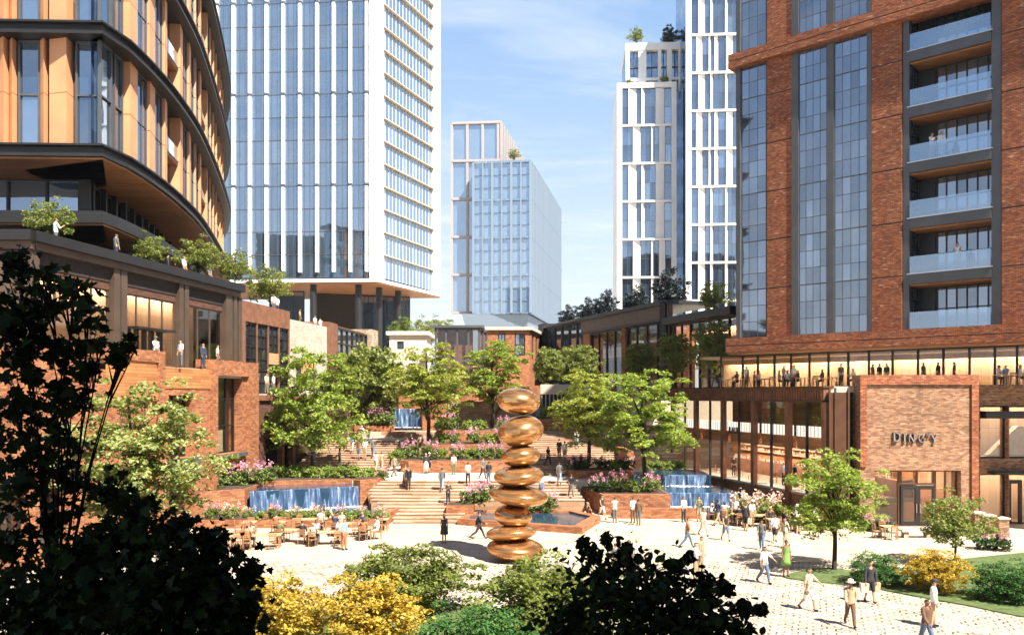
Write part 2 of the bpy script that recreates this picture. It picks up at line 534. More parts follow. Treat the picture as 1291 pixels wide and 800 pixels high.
def zg(x, y):
    """height of the walkable ground"""
    if in_poly(x, y, HEX): return .42
    if y < ST_Y0: return 0.0
    if y < ST_Y1:
        a, b = stair_x(y)
        if a <= x <= b:
            return LAND / ST_N * (math.floor((y - ST_Y0) / (ST_Y1 - ST_Y0) * ST_N) + 1)
        return 0.0
    if -18.5 < x < -10.6 and y > 68.5:
        return min(4.4, LAND + .16 * (math.floor((y - 68.5) / .78) + 1))
    if 1.6 < x < 9.6 and y > 70:
        return min(5.0, LAND + .15 * (math.floor((y - 70) / .8) + 1))
    if y > 86: return 5.0
    if -16 < x < 9.6: return LAND
    return 0.0


def foot(px, py):
    """where the line of sight through a pixel first meets the ground"""
    Y = 24.0
    while Y < 100:
        x = WX(px, Y); z = WZ(py, Y)
        g = zg(x, Y)
        if z <= g: return (x, Y, g)
        Y += .03
    return (WX(px, 70), 70, 2)


# ground sheet, plaza, cobbles, lawn
struct('ground', MB().face([(-3000, -400, -.06), (3000, -400, -.06), (3000, 5000, -.06), (-3000, 5000, -.06)]), M['concrete'])
struct('plaza_paving', MB().box(-40, 60, 43.5, 68, -.05, 0), M['paver'])
struct('cobbled_path', MB().box(-40, 60, 22, 43.5, -.05, -.002), M['cobble'])
struct('garden_path', MB().box(-40, 60, 5, 22, -.05, -.002), M['soil'])


def blob_poly(pts, n=6, jit=.0, seed=1):
    rnd = random.Random(seed)
    P = []
    m = len(pts)
    for i in range(m):
        p0, p1, p2, p3 = [Vector(pts[(i + k - 1) % m]) for k in range(4)]
        for j in range(n):
            t = j / n
            q = .5 * ((2 * p1) + (-p0 + p2) * t + (2 * p0 - 5 * p1 + 4 * p2 - p3) * t * t + (-p0 + 3 * p1 - 3 * p2 + p3) * t ** 3)
            P.append((q.x + rnd.uniform(-jit, jit), q.y + rnd.uniform(-jit, jit)))
    return P


def Gp(px, py):
    Y = FPX * EYE / (py - HZ); return (WX(px, Y), Y)


lawnR = blob_poly([Gp(990, 728), Gp(1040, 716), Gp(1100, 722), Gp(1160, 712), Gp(1240, 702), Gp(1330, 698), Gp(1400, 740), Gp(1330, 779), Gp(1200, 760), Gp(1090, 740)], 6, .03)
struct('lawn', MB().prism(lawnR, -.04, .05), M['grass'])
bedL = blob_poly([(-13, 24), (-6, 23.5), (0, 24), (4.5, 24), (4.0, 29), (.8, 31.5), (-2.2, 34.5), (-6, 36.5), (-9, 33.5), (-13, 34)], 6, .05)
struct('planting_bed', MB().prism(bedL, -.04, .06), M['grass'])

# --------------------------------------------------------------- main stairs
st = empty('staircase', (-2, 61, 0), 'wide stone staircase rising from the plaza behind the sculpture to the pale landing', 'staircase')
for i in range(ST_N):
    ya = ST_Y0 + (ST_Y1 - ST_Y0) * i / ST_N; yb = ST_Y0 + (ST_Y1 - ST_Y0) * (i + 1) / ST_N
    z = LAND / ST_N * (i + 1)
    a0, b0 = stair_x(ya + .36); a1, b1 = stair_x(ST_Y1)
    m = MB(); r = MB()
    # solid step with an overhanging tread
    segs = []
    if ya < 60.3:
        hx0, hx1 = -3.3, 5.6
        segs = [(a0, hx0), (hx1, b0)] if ya > 54 else [(a0, b0)]
    else:
        segs = [(a0, b0)]
    for xa, xb in segs:
        m = MB(); r = MB()
        r.box(xa, xb, ya + .03, yb + .06 if i < ST_N - 1 else yb, 0, z - .06)
        m.box(xa - .02, xb + .02, ya, yb + .03 if i < ST_N - 1 else yb, z - .06, z)
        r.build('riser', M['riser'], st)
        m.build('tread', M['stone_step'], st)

struct('landing', MB().box(-16.2, 9.6, 66.0, 90, .2, LAND), M['pale_stone'])


def flight(name, x0, x1, y0, n, run, rise, z0, label, dx=0.0):
    e = empty(name, ((x0 + x1) / 2, y0, z0), label, 'staircase')
    for i in range(n):
        ya = y0 + run * i; z = z0 + rise * (i + 1)
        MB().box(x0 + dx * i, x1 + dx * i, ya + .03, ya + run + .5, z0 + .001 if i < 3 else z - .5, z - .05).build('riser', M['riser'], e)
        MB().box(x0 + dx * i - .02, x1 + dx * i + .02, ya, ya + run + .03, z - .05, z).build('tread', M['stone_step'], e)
    return e


flight('staircase', -18.5, -10.8, 68.5, 15, .78, .16, LAND, 'upper stone steps beside the dark arched brick wall, left of the planter tiers')
struct('upper_landing', MB().box(-19, -10.7, 80.2, 95, 1, 4.41), M['pale_stone'])
flight('staircase', 1.6, 9.6, 70, 20, .8, .15, LAND, 'upper stone steps climbing to the right behind the sculpture')
struct('upper_terrace', MB().box(-60, 60, 86, 140, 0, 4.99), M['stone_step'])
struct('hill', MB().box(-120, 120, 97, 400, 0, 8.9), M['pale_stone'])

# ------------------------------------------------------------- brick planters
def planter(px_label, poly, z0, z1, mat, soil=True, name='brick_planter', cat='planter', cap=None):
    e = empty(name, (poly[0][0], poly[0][1], z0), px_label, cat)
    MB().prism(poly, z0, z1 - (.12 if cap else 0)).build('wall', mat, e)
    if cap:
        MB().prism([(x, y) for x, y in poly], z1 - .12, z1).build('coping', cap, e)
    if soil:
        cx = sum(p[0] for p in poly) / len(poly); cy = sum(p[1] for p in poly) / len(poly)
        MB().prism([(cx + (x - cx) * .94, cy + (y - cy) * .8) for x, y in poly], z1, z1 + .05).build('soil', M['soil'], e)
    return e


BW = M['brick_warm']
planter('long low brick planter along the back of the pale landing', [(-9.8, 73.2), (-9.0, 72.6), (1.4, 72.4), (1.5, 77.6), (-9.8, 77.6)], LAND, 3.05, BW)
planter('brick planter tier in the middle of the terraces with pink flowers', [(-6.4, 78), (1.5, 77.7), (1.5, 83), (-6.4, 83)], LAND, 4.15, BW)
planter('curved drum shaped brick planter under the tree left of the sculpture', [(-7.0 + 1.5 * math.cos(a / 8 * math.pi), 77.9 + 1.1 * math.sin(a / 8 * math.pi)) for a in range(16)], 2.6, 4.2, BW)
planter('topmost brick planter tier below the rubble stone wall', [(-7.6, 83.4), (1.5, 83.2), (1.5, 90), (-7.6, 90)], LAND, 5.25, BW)
planter('brick planter with pink flowers beside the small upper waterfall at left', [(-16.5, 87), (-12.6, 86.6), (-12.6, 89.5), (-16.5, 89.5)], 4.41, 5.6, BW)
planter('shaded brick planter round the tree to the right of the staircase', [(4.7, 67.4), (9.6, 66.8), (10.2, 69.8), (4.7, 71.5)], 1.6, 2.65, BW)
planter('brick planter with pink flowers standing between the steps and the right fountain', [(6.6, 60.6), (11.5, 60.4), (11.5, 66.6), (5.4, 66.4)], 0, 1.5, BW)
planter('brick planter closing off the top of the right hand upper steps', [(2.4, 88.6), (8.2, 88.6), (8.2, 92), (2.4, 92)], 5, 6.3, BW)
planter('low brick seat wall jutting into the staircase left of the sculpture', [(-4.6, 58.3), (-2.7, 58.3), (-2.7, 60.2), (-4.6, 60.2)], .2, 1.0, BW)
# hexagonal pool
e = empty('hexagonal_pool', (0, 56, 0), 'low brick rimmed pool at the foot of the stairs behind the sculpture', 'pool')
hin = [(.4 + (x - .4) * .88, 57 + (y - 57) * .82) for x, y in HEX]
m = MB()
for i in range(5):
    a, b = HEX[i], HEX[(i + 1) % 5]; c, d = hin[i], hin[(i + 1) % 5]
    m.face([(a[0], a[1], 0), (b[0], b[1], 0), (b[0], b[1], .42), (a[0], a[1], .42)])
    m.face([(a[0], a[1], .42), (b[0], b[1], .42), (d[0], d[1], .42), (c[0], c[1], .42)])
    m.face([(d[0], d[1], 0), (c[0], c[1], 0), (c[0], c[1], .42), (d[0], d[1], .42)])
m.build('rim', BW, e)
MB().prism(hin, .05, .30).build('water', M['pool'], e)


def fall(name_parent, a, b, z0, z1, thick=.35, seed=0):
    """a wall of falling water: rippled sheet with thickness"""
    rnd = random.Random(seed)
    L = math.hypot(b[0] - a[0], b[1] - a[1]); n = int(L / .18)
    fr = Fr(a, b)
    off = [.06 * math.sin(i * .55) + rnd.uniform(-.09, .09) for i in range(n + 1)]
    m = MB()
    zs = [z1, z1 - .06, (z0 + z1) / 2, z0]
    ns = [-.1, .02, .07, .12]
    for i in range(n):
        for k in range(3):
            p = [fr.p(L * i / n, ns[k] + off[i], zs[k]), fr.p(L * (i + 1) / n, ns[k] + off[i + 1], zs[k]), fr.p(L * (i + 1) / n, ns[k + 1] + off[i + 1], zs[k + 1]), fr.p(L * i / n, ns[k + 1] + off[i], zs[k + 1])]
            m.face([p[3], p[2], p[1], p[0]], [(L * i / n, zs[k + 1]), (L * (i + 1) / n, zs[k + 1]), (L * (i + 1) / n, zs[k]), (L * i / n, zs[k])])
    m.build('waterfall', M['fall'], name_parent, smooth=True)
    # foam line at the foot
    f = MB()
    for i in range(int(L / .05)):
        u = rnd.uniform(0, L); s = rnd.uniform(.03, .13)
        f.lathe([(s, 0), (s * .8, s * .3), (0, s * .45)], fr.p(u, .28 + abs(rnd.gauss(0, .22)), z0), 5)
    f.build('foam', M['white_panel'], name_parent)
    return fr


# left fountain
A, B = (-18.9, 60.0), (-11.6, 63.6)
e = empty('fountain', (-16, 60, 0), 'long left fountain pool with a wide blue waterfall behind the cafe tables', 'fountain')
fall(e, A, B, .32, 1.8, seed=2)
MB().prism([A, B, (-11.6, 66), (-19.2, 64)], 0, 1.78).build('upper_basin', M['pool'], e)
MB().prism([(-21.8, 55.8), (-9.2, 56.1), (-8.4, 58.6), (-11.6, 63.7), (-18.9, 60.1), (-20.5, 60)], 0, .32).build('lower_pool', M['pool'], e)
planter('low brick wall with flowers between the left fountain and the cafe tables', [(-23, 54.4), (-8.5, 54.9), (-8.5, 55.8), (-23, 55.5)], 0, .55, BW)
planter('curved brick wall flanking the right end of the left waterfall', [(-11.55, 63.4), (-10.2, 66), (-10.4, 67.2), (-12.2, 67), (-12.2, 64.0)], 0, 2.25, BW)
planter('brick planter above the left waterfall, full of green hedge', [(-19.6, 64.1), (-12.3, 66.1), (-12.3, 68.3), (-19.6, 68.3)], 0, 2.1, BW)
planter('brick planter left of the left waterfall under pink bushes', [(-23.5, 56), (-19.2, 59.8), (-19.2, 64), (-23, 64)], 0, 2.0, BW)
planter('low curved brick wall at the right tip of the left fountain pool', [(-9.2, 56.0), (-8.3, 58.9), (-8.0, 59.0), (-8.4, 56.0)], 0, .75, BW, soil=False)

# right fountain
e = empty('fountain', (12, 62, 0), 'right fountain with two blue waterfalls stepping down below the bronze colonnade', 'fountain')
fall(e, (7.3, 67.2), (15.9, 66.6), 1.5, 2.35, seed=5)
MB().prism([(7.3, 67.3), (15.9, 66.7), (16.2, 72), (7.6, 72)], 0, 2.33).build('upper_basin', M['pool'], e)
MB().prism([(11.55, 62.1), (17.2, 61.5), (16.4, 66.7), (11.55, 66.9)], 0, 1.5).build('middle_pool', M['pool'], e)
fall(e, (11.55, 62.0), (17.2, 61.4), .5, 1.5, seed=6)
MB().prism([(7.4, 59.4), (16.4, 58.8), (17.2, 61.4), (11.5, 62), (11.5, 60.4), (7.4, 60.6)], 0, .5).build('lower_basin', M['pool'], e)
planter('low brick basin wall in front of the right fountain', [(7.2, 59.0), (13.3, 58.6), (13.3, 58.9), (7.2, 59.4)], 0, .75, BW, soil=False)

# retaining walls behind the tiers
def wall_thing(label, poly, z0, z1, mat, name='retaining_wall', cat='wall', cap=None):
    e = empty(name, (poly[0][0], poly[0][1], z0), label, cat)
    MB().prism(poly, z0, z1).build('wall', mat, e)
    if cap:
        cx = sum(p[0] for p in poly) / len(poly); cy = sum(p[1] for p in poly) / len(poly)
        MB().prism([(cx + (x - cx) * 1.01, cy + (y - cy) * 1.25) for x, y in poly], z1, z1 + .2).build('coping', cap, e)
    return e


w = wall_thing('rubble stone retaining wall behind the trees in the middle of the terraces', [(-7.2, 91.6), (2.2, 91.4), (2.2, 92.6), (-7.2, 92.6)], 4.9, 8.1, M['stone_wall'])
MB().hexa([(-2.9, 91.3, 5.2), (-2.5, 91.3, 5.2), (-2.5, 91.55, 5.2), (-2.9, 91.55, 5.2), (-1.2, 91.3, 8.0), (-.8, 91.3, 8.0), (-.8, 91.55, 8.0), (-1.2, 91.55, 8.0)]).build('handrail', M['corten'], w)
wall_thing('tall brick wall that backs the whole terrace below the brick building', [(-13, 95.5), (12, 95.5), (12, 96.9), (-13, 96.9)], 4.9, 9.9, BW)
w = wall_thing('pale stone beam carried over a dark barred opening behind the sculpture', [(3.2, 93.6), (9.0, 93.6), (9.0, 94.4), (3.2, 94.4)], 8.9, 10.0, M['pale_stone'], 'stone_lintel', 'lintel')
m = MB()
for i in range(13): m.box(3.3 + i * .44, 3.42 + i * .44, 93.7, 93.85, 7.2, 8.88)
m.build('bar_grille', M['pale_stone'], w)
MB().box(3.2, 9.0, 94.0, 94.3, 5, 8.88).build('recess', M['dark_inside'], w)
e = empty('fountain', (4, 92, 5), 'small blue waterfall falling behind the top of the sculpture', 'fountain')
fall(e, (2.6, 91.2), (6.2, 91.2), 5.6, 7.4, seed=9)
MB().box(2.6, 6.2, 91.3, 93.5, 5, 7.38).build('upper_basin', M['pool'], e)
e = empty('fountain', (-12, 89, 5), 'small blue waterfall behind the tree left of the planter tiers', 'fountain')
fall(e, (-13.0, 90.0), (-9.6, 90.0), 5.3, 7.3, seed=10)
MB().box(-13.0, -9.6, 90.1, 92.5, 4.9, 7.28).build('upper_basin', M['pool'], e)
wall_thing('small brick wall right of the small waterfall behind the left tree', [(-9.6, 89.2), (-7.7, 89.2), (-7.7, 91), (-9.6, 91)], 4.9, 7.2, BW)
m = wall_thing('brick wall stepping up beside the right hand upper steps', [(9.7, 70.5), (10.3, 70.5), (10.3, 86), (9.7, 86)], 1.6, 4.0, BW)
wall_thing('pale brick seat wall between the upper steps and the bronze colonnade', [(10.4, 76), (15.2, 75), (15.2, 76.5), (10.4, 78)], 1.6, 3.5, M['stone_wall'])
wall_thing('pale rubble wall behind the right fountain trees', [(10.4, 82), (16, 81), (16, 82.5), (10.4, 83.5)], 1.6, 5.8, M['stone_wall'])
# ------------------------------------------------------------------ facade helpers
def wall_open(mb, fr, u0, u1, z0, z1, ops, n0, n1, mi=0):
    us = sorted(set([u0, u1] + [v for o in ops for v in o[:2] if u0 < v < u1]))
    zs = sorted(set([z0, z1] + [v for o in ops for v in o[2:4] if z0 < v < z1]))
    for i in range(len(us) - 1):
        uc = (us[i] + us[i + 1]) / 2
        start = None
        for k in range(len(zs) - 1):
            zc = (zs[k] + zs[k + 1]) / 2
            hole = any(o[0] < uc < o[1] and o[2] < zc < o[3] for o in ops)
            if not hole and start is None: start = zs[k]
            if hole and start is not None:
                mb.fbox(fr, us[i], us[i + 1], n0, n1, start, zs[k], mi); start = None
        if start is not None: mb.fbox(fr, us[i], us[i + 1], n0, n1, start, zs[-1], mi)


def grid_uv(o, fr, ua, za, su, sv, off=0):
    m = o.data; ul = m.uv_layers[0].data; w0 = wloc(o)
    for lp in m.loops:
        c = m.vertices[lp.vertex_index].co + w0
        u = (c.x - fr.o.x) * fr.u.x + (c.y - fr.o.y) * fr.u.y
        ul[lp.index].uv = ((u - ua) / su + off + .001, (c.z - za) / sv + off * 3 + .001)


def window(par, fr, ua, ub, za, zb, n, cols, rows, gm, fm, bar=.06, edge=.1, depth=.12, name='window', label=None, heavy=None):
    if ua > ub: ua, ub = ub, ua
    f = MB()
    f.fbox(fr, ua, ua + edge, n - depth, n, za, zb); f.fbox(fr, ub - edge, ub, n - depth, n, za, zb)
    f.fbox(fr, ua + edge, ub - edge, n - depth, n, za, za + edge); f.fbox(fr, ua + edge, ub - edge, n - depth, n, zb - edge, zb)
    for i in range(1, cols):
        u = ua + (ub - ua) * i / cols
        f.fbox(fr, u - bar / 2, u + bar / 2, n - depth, n - .01, za + edge, zb - edge)
    for k in range(1, rows):
        z = za + (zb - za) * k / rows
        hb = bar * (2.2 if heavy and k % heavy == 0 else 1)
        f.fbox(fr, ua + edge, ub - edge, n - depth, n - .015, z - hb / 2, z + hb / 2)
    w = f.build(name, fm, par)
    o = MB().fbox(fr, ua + edge * .5, ub - edge * .5, n - depth + .02, n - depth + .05, za + edge * .5, zb - edge * .5).build('pane', gm, w)
    grid_uv(o, fr, ua, za, (ub - ua) / cols, (zb - za) / rows, round(ua * 7.3) + round(za))
    if label: w['label'] = label
    return w


def body_prism(par, name, poly, z0, z1, mat):
    return MB().prism(poly, z0, z1).build(name, mat, par)


# ------------------------------------------------------------------ left glass tower
e = empty('glass_tower', (-26, 150, 0), 'tall blue glass office tower with white vertical fins on dark columns', 'building')
c0 = (WX(466, 150), 150)
ff = Fr(c0, (c0[0] - 40, c0[1] + 2.6), side=-1)          # front face, u runs left
c1 = (WX(477, 150), 150.0)
fs = Fr(c1, (c1[0] + .4 * 22.4, c1[1] + 22.4), side=1)     # right face
ZB, ZT = 30.2, 92
sto = 29.0 * 150 / FPX
body_prism(e, 'core', [(c0[0], 150.4), (c1[0] - .3, 150.4), (fs.p(fs.len, -.5, 0)[0], fs.p(fs.len, 0, 0)[1]), (c0[0] - 40, 174)], ZB, ZT, M['glass_blue'])
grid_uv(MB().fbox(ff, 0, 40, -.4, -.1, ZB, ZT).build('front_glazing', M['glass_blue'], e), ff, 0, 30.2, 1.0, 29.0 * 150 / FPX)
m = MB()
z = ZB
k = 0
while z < ZT:
    m.fbox(ff, 0, 40, -.1, -.03, z - .06, z + .06)
    z += sto
for u in np.arange(.0, 40, 1.0):
    m.fbox(ff, u - .025, u + .025, -.1, -.05, ZB, ZT)
m.build('mullion', M['grey_metal'], e)
us = [ff.at(px) for px in (462.5, 442, 421, 400, 378.5, 357.5, 336.5, 315.5, 295, 274)]
for i, u in enumerate(us):
    z = ZB + .9
    for t in range(4):
        zt = ZB + sto * 4 * (t + 1) + sto * 0.05
        MB().fbox(ff, u - .24, u + .24, -.05, .5, z, zt - .5).build('fin', M['white_panel'], e)
        z = zt + .1
# corner pier and right face
MB().hexa([(c0[0] + .05, 149.7, ZB - .3), (c1[0] + .02, 149.7, ZB - .3), (c1[0] + .8, 151.6, ZB - .3), (c0[0] + .05, 151.6, ZB - .3), (c0[0] + .05, 149.7, ZT), (c1[0] + .02, 149.7, ZT), (c1[0] + .8, 151.6, ZT), (c0[0] + .05, 151.6, ZT)]).build('corner_pier', M['white_panel'], e)
u0, u1 = fs.at(482), fs.at(545)
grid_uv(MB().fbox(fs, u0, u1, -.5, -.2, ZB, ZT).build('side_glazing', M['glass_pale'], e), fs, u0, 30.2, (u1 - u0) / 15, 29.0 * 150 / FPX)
MB().fbox(fs, u1, fs.len, -.6, .35, ZB - .3, ZT).build('end_pier', M['white_panel'], e)
m = MB()
for u in np.arange(u0, u1, (u1 - u0) / 15):
    m.fbox(fs, u - .04, u + .04, -.2, -.14, ZB, ZT)
m.build('side_mullion', M['white_panel'], e)
z = ZB + sto
while z < ZT:
    b = MB()
    b.fbox(fs, u0 + .1, u1 + .1, -.15, .42, z - .05, z + .09)
    b.build('sunshade', M['beige_panel'], e)
    z += sto
# soffit, columns, lobby
sof = [(c0[0] - 40, 152.6), (c0[0], 149.8), (c1[0] + .02, 149.8), fs.p(fs.len, .3, 0)[:2], (c0[0] - 40, 176)]
MB().prism(sof, ZB - .9, ZB - .32).build('fascia', M['white_panel'], e)
MB().prism([(x, y + .25) for x, y in sof], ZB - 1.15, ZB - .92).build('soffit', M['soffit'], e)
for px, Y in ((395, 152), (452, 152), (478, 156), (502, 161)):
    MB().tube([(WX(px, Y), Y, 5), (WX(px, Y), Y, ZB - 1)], .62, 14).build('column', M['dark_metal'], e)
lob = Fr((WX(400, 164), 164), (WX(517, 170), 170))
MB().fbox(lob, 0, lob.len, -9, -.2, 5, ZB - 1.2).build('lobby_wall', M['dark_inside'], e)
window(e, lob, lob.at(453), lob.at(476), 15, ZB - 1.3, .1, 4, 4, M['glass_navy'], M['dark_metal'], .12, .2, name='lobby_window')
window(e, lob, lob.at(478), lob.at(497), 15, ZB - 1.3, .1, 2, 4, M['glass_navy'], M['dark_metal'], .12, .2, name='lobby_window')
window(e, lob, lob.at(500), lob.at(517), 15, ZB - 1.3, .12, 4, 6, M['glass_blue'], M['grey_metal'], .12, .2, name='lobby_window')
lob2 = Fr((WX(340, 160), 160), (WX(384, 160), 160))
window(e, lob2, 0, lob2.len, 12, ZB - 1.3, .1, 3, 4, M['glass_blue'], M['dark_metal'], .12, .2, name='lobby_window')

# ------------------------------------------------------------------ far central tower
Yc = 400.0
e = empty('glass_tower', (0, Yc, 0), 'pale hazy blue glass tower far away in the middle of the sky', 'building')
cx = WX(669, Yc)
fl = Fr((WX(597, Yc * 1.009), Yc * 1.009), (cx, Yc))
fr_ = Fr((cx, Yc), (cx + .196 * 106, Yc + 106))
zb, zt = WZ(394, Yc), WZ(203, Yc)
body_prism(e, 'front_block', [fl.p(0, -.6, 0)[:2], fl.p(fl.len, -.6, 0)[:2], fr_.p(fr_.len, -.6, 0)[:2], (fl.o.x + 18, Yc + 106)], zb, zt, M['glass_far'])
bh = (zt - zb) / 4
for k in range(5):
    z = zb + bh * k
    MB().fbox(fl, 0, fl.len, -.5, .5, z - .5, z + .5).build('floor_band', M['glass_pale'], e)
    MB().fbox(fr_, 0, fr_.len, -.5, .5, z - .45, z + .45).build('floor_band', M['glass_pale'], e)
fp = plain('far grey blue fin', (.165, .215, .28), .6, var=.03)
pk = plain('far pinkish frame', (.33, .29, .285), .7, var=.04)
for i in range(4):
    for j, w in ((0, .55), (.5, .32)):
        if i == 3 and j: continue
        u = fl.len * (i + j) / 3
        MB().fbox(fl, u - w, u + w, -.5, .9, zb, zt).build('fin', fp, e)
m = MB()
for k in range(12): m.fbox(fl, 0, fl.len, -.5, -.1, zb + bh * k / 3 - .07, zb + bh * k / 3 + .07)
m.build('transom', fp, e)
for u in np.arange(0, fr_.len, 4.2):
    MB().fbox(fr_, u - .8, u + .8, -.5, .7, zb, zt).build('side_fin', fp, e)
fb = Fr((WX(570, Yc * 1.03), Yc * 1.03), (WX(632, Yc * 1.025), Yc * 1.025))
fbr = Fr(fb.p(fb.len, 0, 0)[:2], (fb.p(fb.len, 0, 0)[0] + .196 * 75, fb.o.y + 75))
zt2, zb2 = fb.z(600, 155), fb.z(600, 394)
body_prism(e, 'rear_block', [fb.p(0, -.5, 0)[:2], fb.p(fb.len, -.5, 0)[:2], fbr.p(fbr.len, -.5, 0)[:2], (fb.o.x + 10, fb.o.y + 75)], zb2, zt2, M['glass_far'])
for i in range(5):
    u = fb.len * i / 3.2
    if u < fb.len + 1: MB().fbox(fb, u - .6, u + .6, -.6, .6, zb2, zt2).build('pink_fin', pk, e)
for k in range(6):
    z = zb2 + (zt2 - zb2) * k / 5
    MB().fbox(fb, 0, fb.len, -.5, .8, z - .6, z + .6).build('pink_band', pk, e)
for u in np.arange(0, fbr.len, 6):
    MB().fbox(fbr, u - .9, u + .9, -.5, .6, zb2, zt2).build('pink_fin', pk, e)
# transfer base
ya, yb_ = zb, WZ(413, Yc)
p4 = [(WX(582, Yc), Yc + 2), (WX(666, Yc), Yc + 2), (WX(666, Yc) + 20, Yc + 100), (WX(582, Yc) + 18, Yc + 100)]
q4 = [(WX(597, Yc), Yc + 6), (WX(664, Yc), Yc + 6), (WX(664, Yc) + 14, Yc + 70), (WX(597, Yc) + 10, Yc + 70)]
MB().hexa([(x, y, yb_ - 14) for x, y in q4] + [(x, y, ya - .6) for x, y in p4]).build('transfer_base', fp, e)
MB().box(q4[0][0], q4[1][0] + 6, Yc + 7, Yc + 60, 9, yb_ - 14).build('plinth', BW, e)

# ------------------------------------------------------------------ white towers
def white_tower(label, fr, px0, px1, zt, zb, bandpx, Y, cols, loc, seed, pd=14):
    e = empty('white_tower', loc, label, 'building')
    u0, u1 = fr.at(px0), fr.at(px1)
    D = 14
    MB().fbox(fr, u0 + .03, u1 - .03, -D, -.9, zb, zt - .3).build('core', M['glass_navy'], e)
    bh = bandpx * Y / FPX
    rnd = random.Random(seed)
    k = 0; z = zt - .9
    MB().fbox(fr, u0, u1, -pd, .02, zt - .9, zt).build('parapet', M['white_panel'], e)
    MB().fbox(fr, u0, u0 + .9, -pd, .01, zb, zt - .9).build('pier', M['white_panel'], e)
    MB().fbox(fr, u1 - .9, u1, -D, .01, zb, zt - .9).build('pier', M['white_panel'], e)
    while z > zb:
        za = max(z - bh, zb)
        MB().fbox(fr, u0 + .9, u1 - .9, -1.2, .1, za - .12, za + .22).build('floor_band', M['white_panel'], e)
        pat = cols[k % len(cols)]
        W_ = u1 - u0 - 1.8
        us = [u0 + .9 + W_ * t for t in pat]
        prev = u0 + .9
        for i in range(0, len(us), 2):
            a, b = us[i], us[i + 1]
            if a - prev > .05: 
                MB().hexa([fr.p(prev, -.9, za + .22), fr.p(a, -.9, za + .22), fr.p(a, -.5, za + .22), fr.p(prev + .02, -.02, za + .22), fr.p(prev, -.9, z - .12), fr.p(a, -.9, z - .12), fr.p(a, -.5, z - .12), fr.p(prev + .02, -.02, z - .12)]).build('wall_panel', M['white_panel'], e)
            window(e, fr, a, b, za + .22, z - .12, -.4, 2 if b - a > 1.4 else 1, 2, M['glass_navy'], M['grey_metal'], .06, .06, .1)
            prev = b
        if u1 - .9 - prev > .05:
            MB().fbox(fr, prev, u1 - .9, -.9, -.3, za + .22, z - .12).build('wall_panel', M['white_panel'], e)
        z = za; k += 1
    return e, u0, u1


Y1 = 149.0
fw = Fr((WX(778, Y1 * 1.005), Y1 * 1.005), (WX(853, Y1), Y1))
patA = (0.0, .13, .30, .39, .46, .68, .86, 1.0)
patB = (0.0, .22, .38, .59, .65, .75, .88, 1.0)
patC = (0.0, .13, .27, .36, .42, .64, .70, .86)
patD = (0.0, .09, .22, .33, .38, .44, .52, .66, .80, .95)
e, u0, u1 = white_tower('shorter white panelled tower with a stepped top beside the sky', fw, 778, 853, WZ(103, Y1), 14, 48, Y1, (patA, patB, patA, patA, patB, patB, patA), (24, Y1, 0), 3)
MB().fbox(fw, u1, u1 + 1.7, -16, -3, 14, WZ(108, Y1)).build('rear_wall', M['glass_navy'], e)
# stepped top block
ft = fw.shift(-3)
ua, ub = ft.at(789), ft.at(859)
zt0, zt1 = WZ(104, Y1), WZ(45, Y1)
MB().fbox(ft, ua, ub, -11, -.9, zt0 - 2, zt1 - .4).build('top_core', M['glass_navy'], e)
MB().fbox(ft, ua - .1, ub + .1, -11, .1, zt1 - 1.2, zt1 + .1).build('parapet', M['white_panel'], e)
m = MB()
for a, b in ((0, .07), (.23, .37), (.58, .64), (.74, .83), (.95, 1.0)):
    m.fbox(ft, ua + (ub - ua) * a, ua + (ub - ua) * b, -.95, .0, zt0 - 2, zt1 - 1.2)
m.build('pier', M['white_panel'], e)
MB().fbox(ft, ua, ub, -.85, .05, zt0 + 1.6, zt0 + 2.1).build('floor_band', M['white_panel'], e)
m = MB()
for a, b in ((.07, .23), (.37, .58), (.64, .74), (.83, .95)):
    m.fbox(ft, ua + (ub - ua) * (a + b) / 2 - .05, ua + (ub - ua) * (a + b) / 2 + .05, -.9, -.6, zt0, zt1 - 1.2)
    m.fbox(ft, ua + (ub - ua) * a, ua + (ub - ua) * b, -.9, -.62, (zt0 + zt1) / 2, (zt0 + zt1) / 2 + .15)
m.build('mullion', M['grey_metal'], e)
Y2 = 143.0
fw2 = Fr((WX(866, Y2 * 1.005), Y2 * 1.005), (WX(945, Y2), Y2))
white_tower('taller white panelled tower rising out of the picture beside the brick tower', fw2, 865, 945, WZ(-60, Y2), 14, 48, Y2, (patC, patC, patD, patC, patD, patD, patC, patC), (34, Y2, 0), 4, 1.0)

# ------------------------------------------------------------------ curved timber building
ctrl = [(51.0, -25.03), (56, -25.0), (62, -25.6), (69, -26.7), (78, -28.8), (88, -31.3), (99, -34.3), (110, -38.2), (122, -44)]
cy = np.linspace(51, 122, 60)
cxs = np.interp(cy, [c[0] for c in ctrl], [c[1] for c in ctrl])
for _ in range(6): cxs[1:-1] = .25 * cxs[:-2] + .5 * cxs[1:-1] + .25 * cxs[2:]
curve = [(float(x), float(y)) for x, y in zip(cxs, cy)]
cs = [0.0]
for i in range(len(curve) - 1): cs.append(cs[-1] + math.dist(curve[i], curve[i + 1]))


def cpt(s, n=0.0):
    s = min(max(s, 0), cs[-1] - .01)
    i = max(k for k in range(len(cs) - 1) if cs[k] <= s)
    t = (s - cs[i]) / (cs[i + 1] - cs[i])
    a, b = curve[i], curve[i + 1]
    d = Vector((b[0] - a[0], b[1] - a[1])).normalized()
    return (a[0] + (b[0] - a[0]) * t + d.y * n, a[1] + (b[1] - a[1]) * t - d.x * n)


def cfr(s0, s1, n=0):
    return Fr(cpt(s0, n), cpt(s1, n))


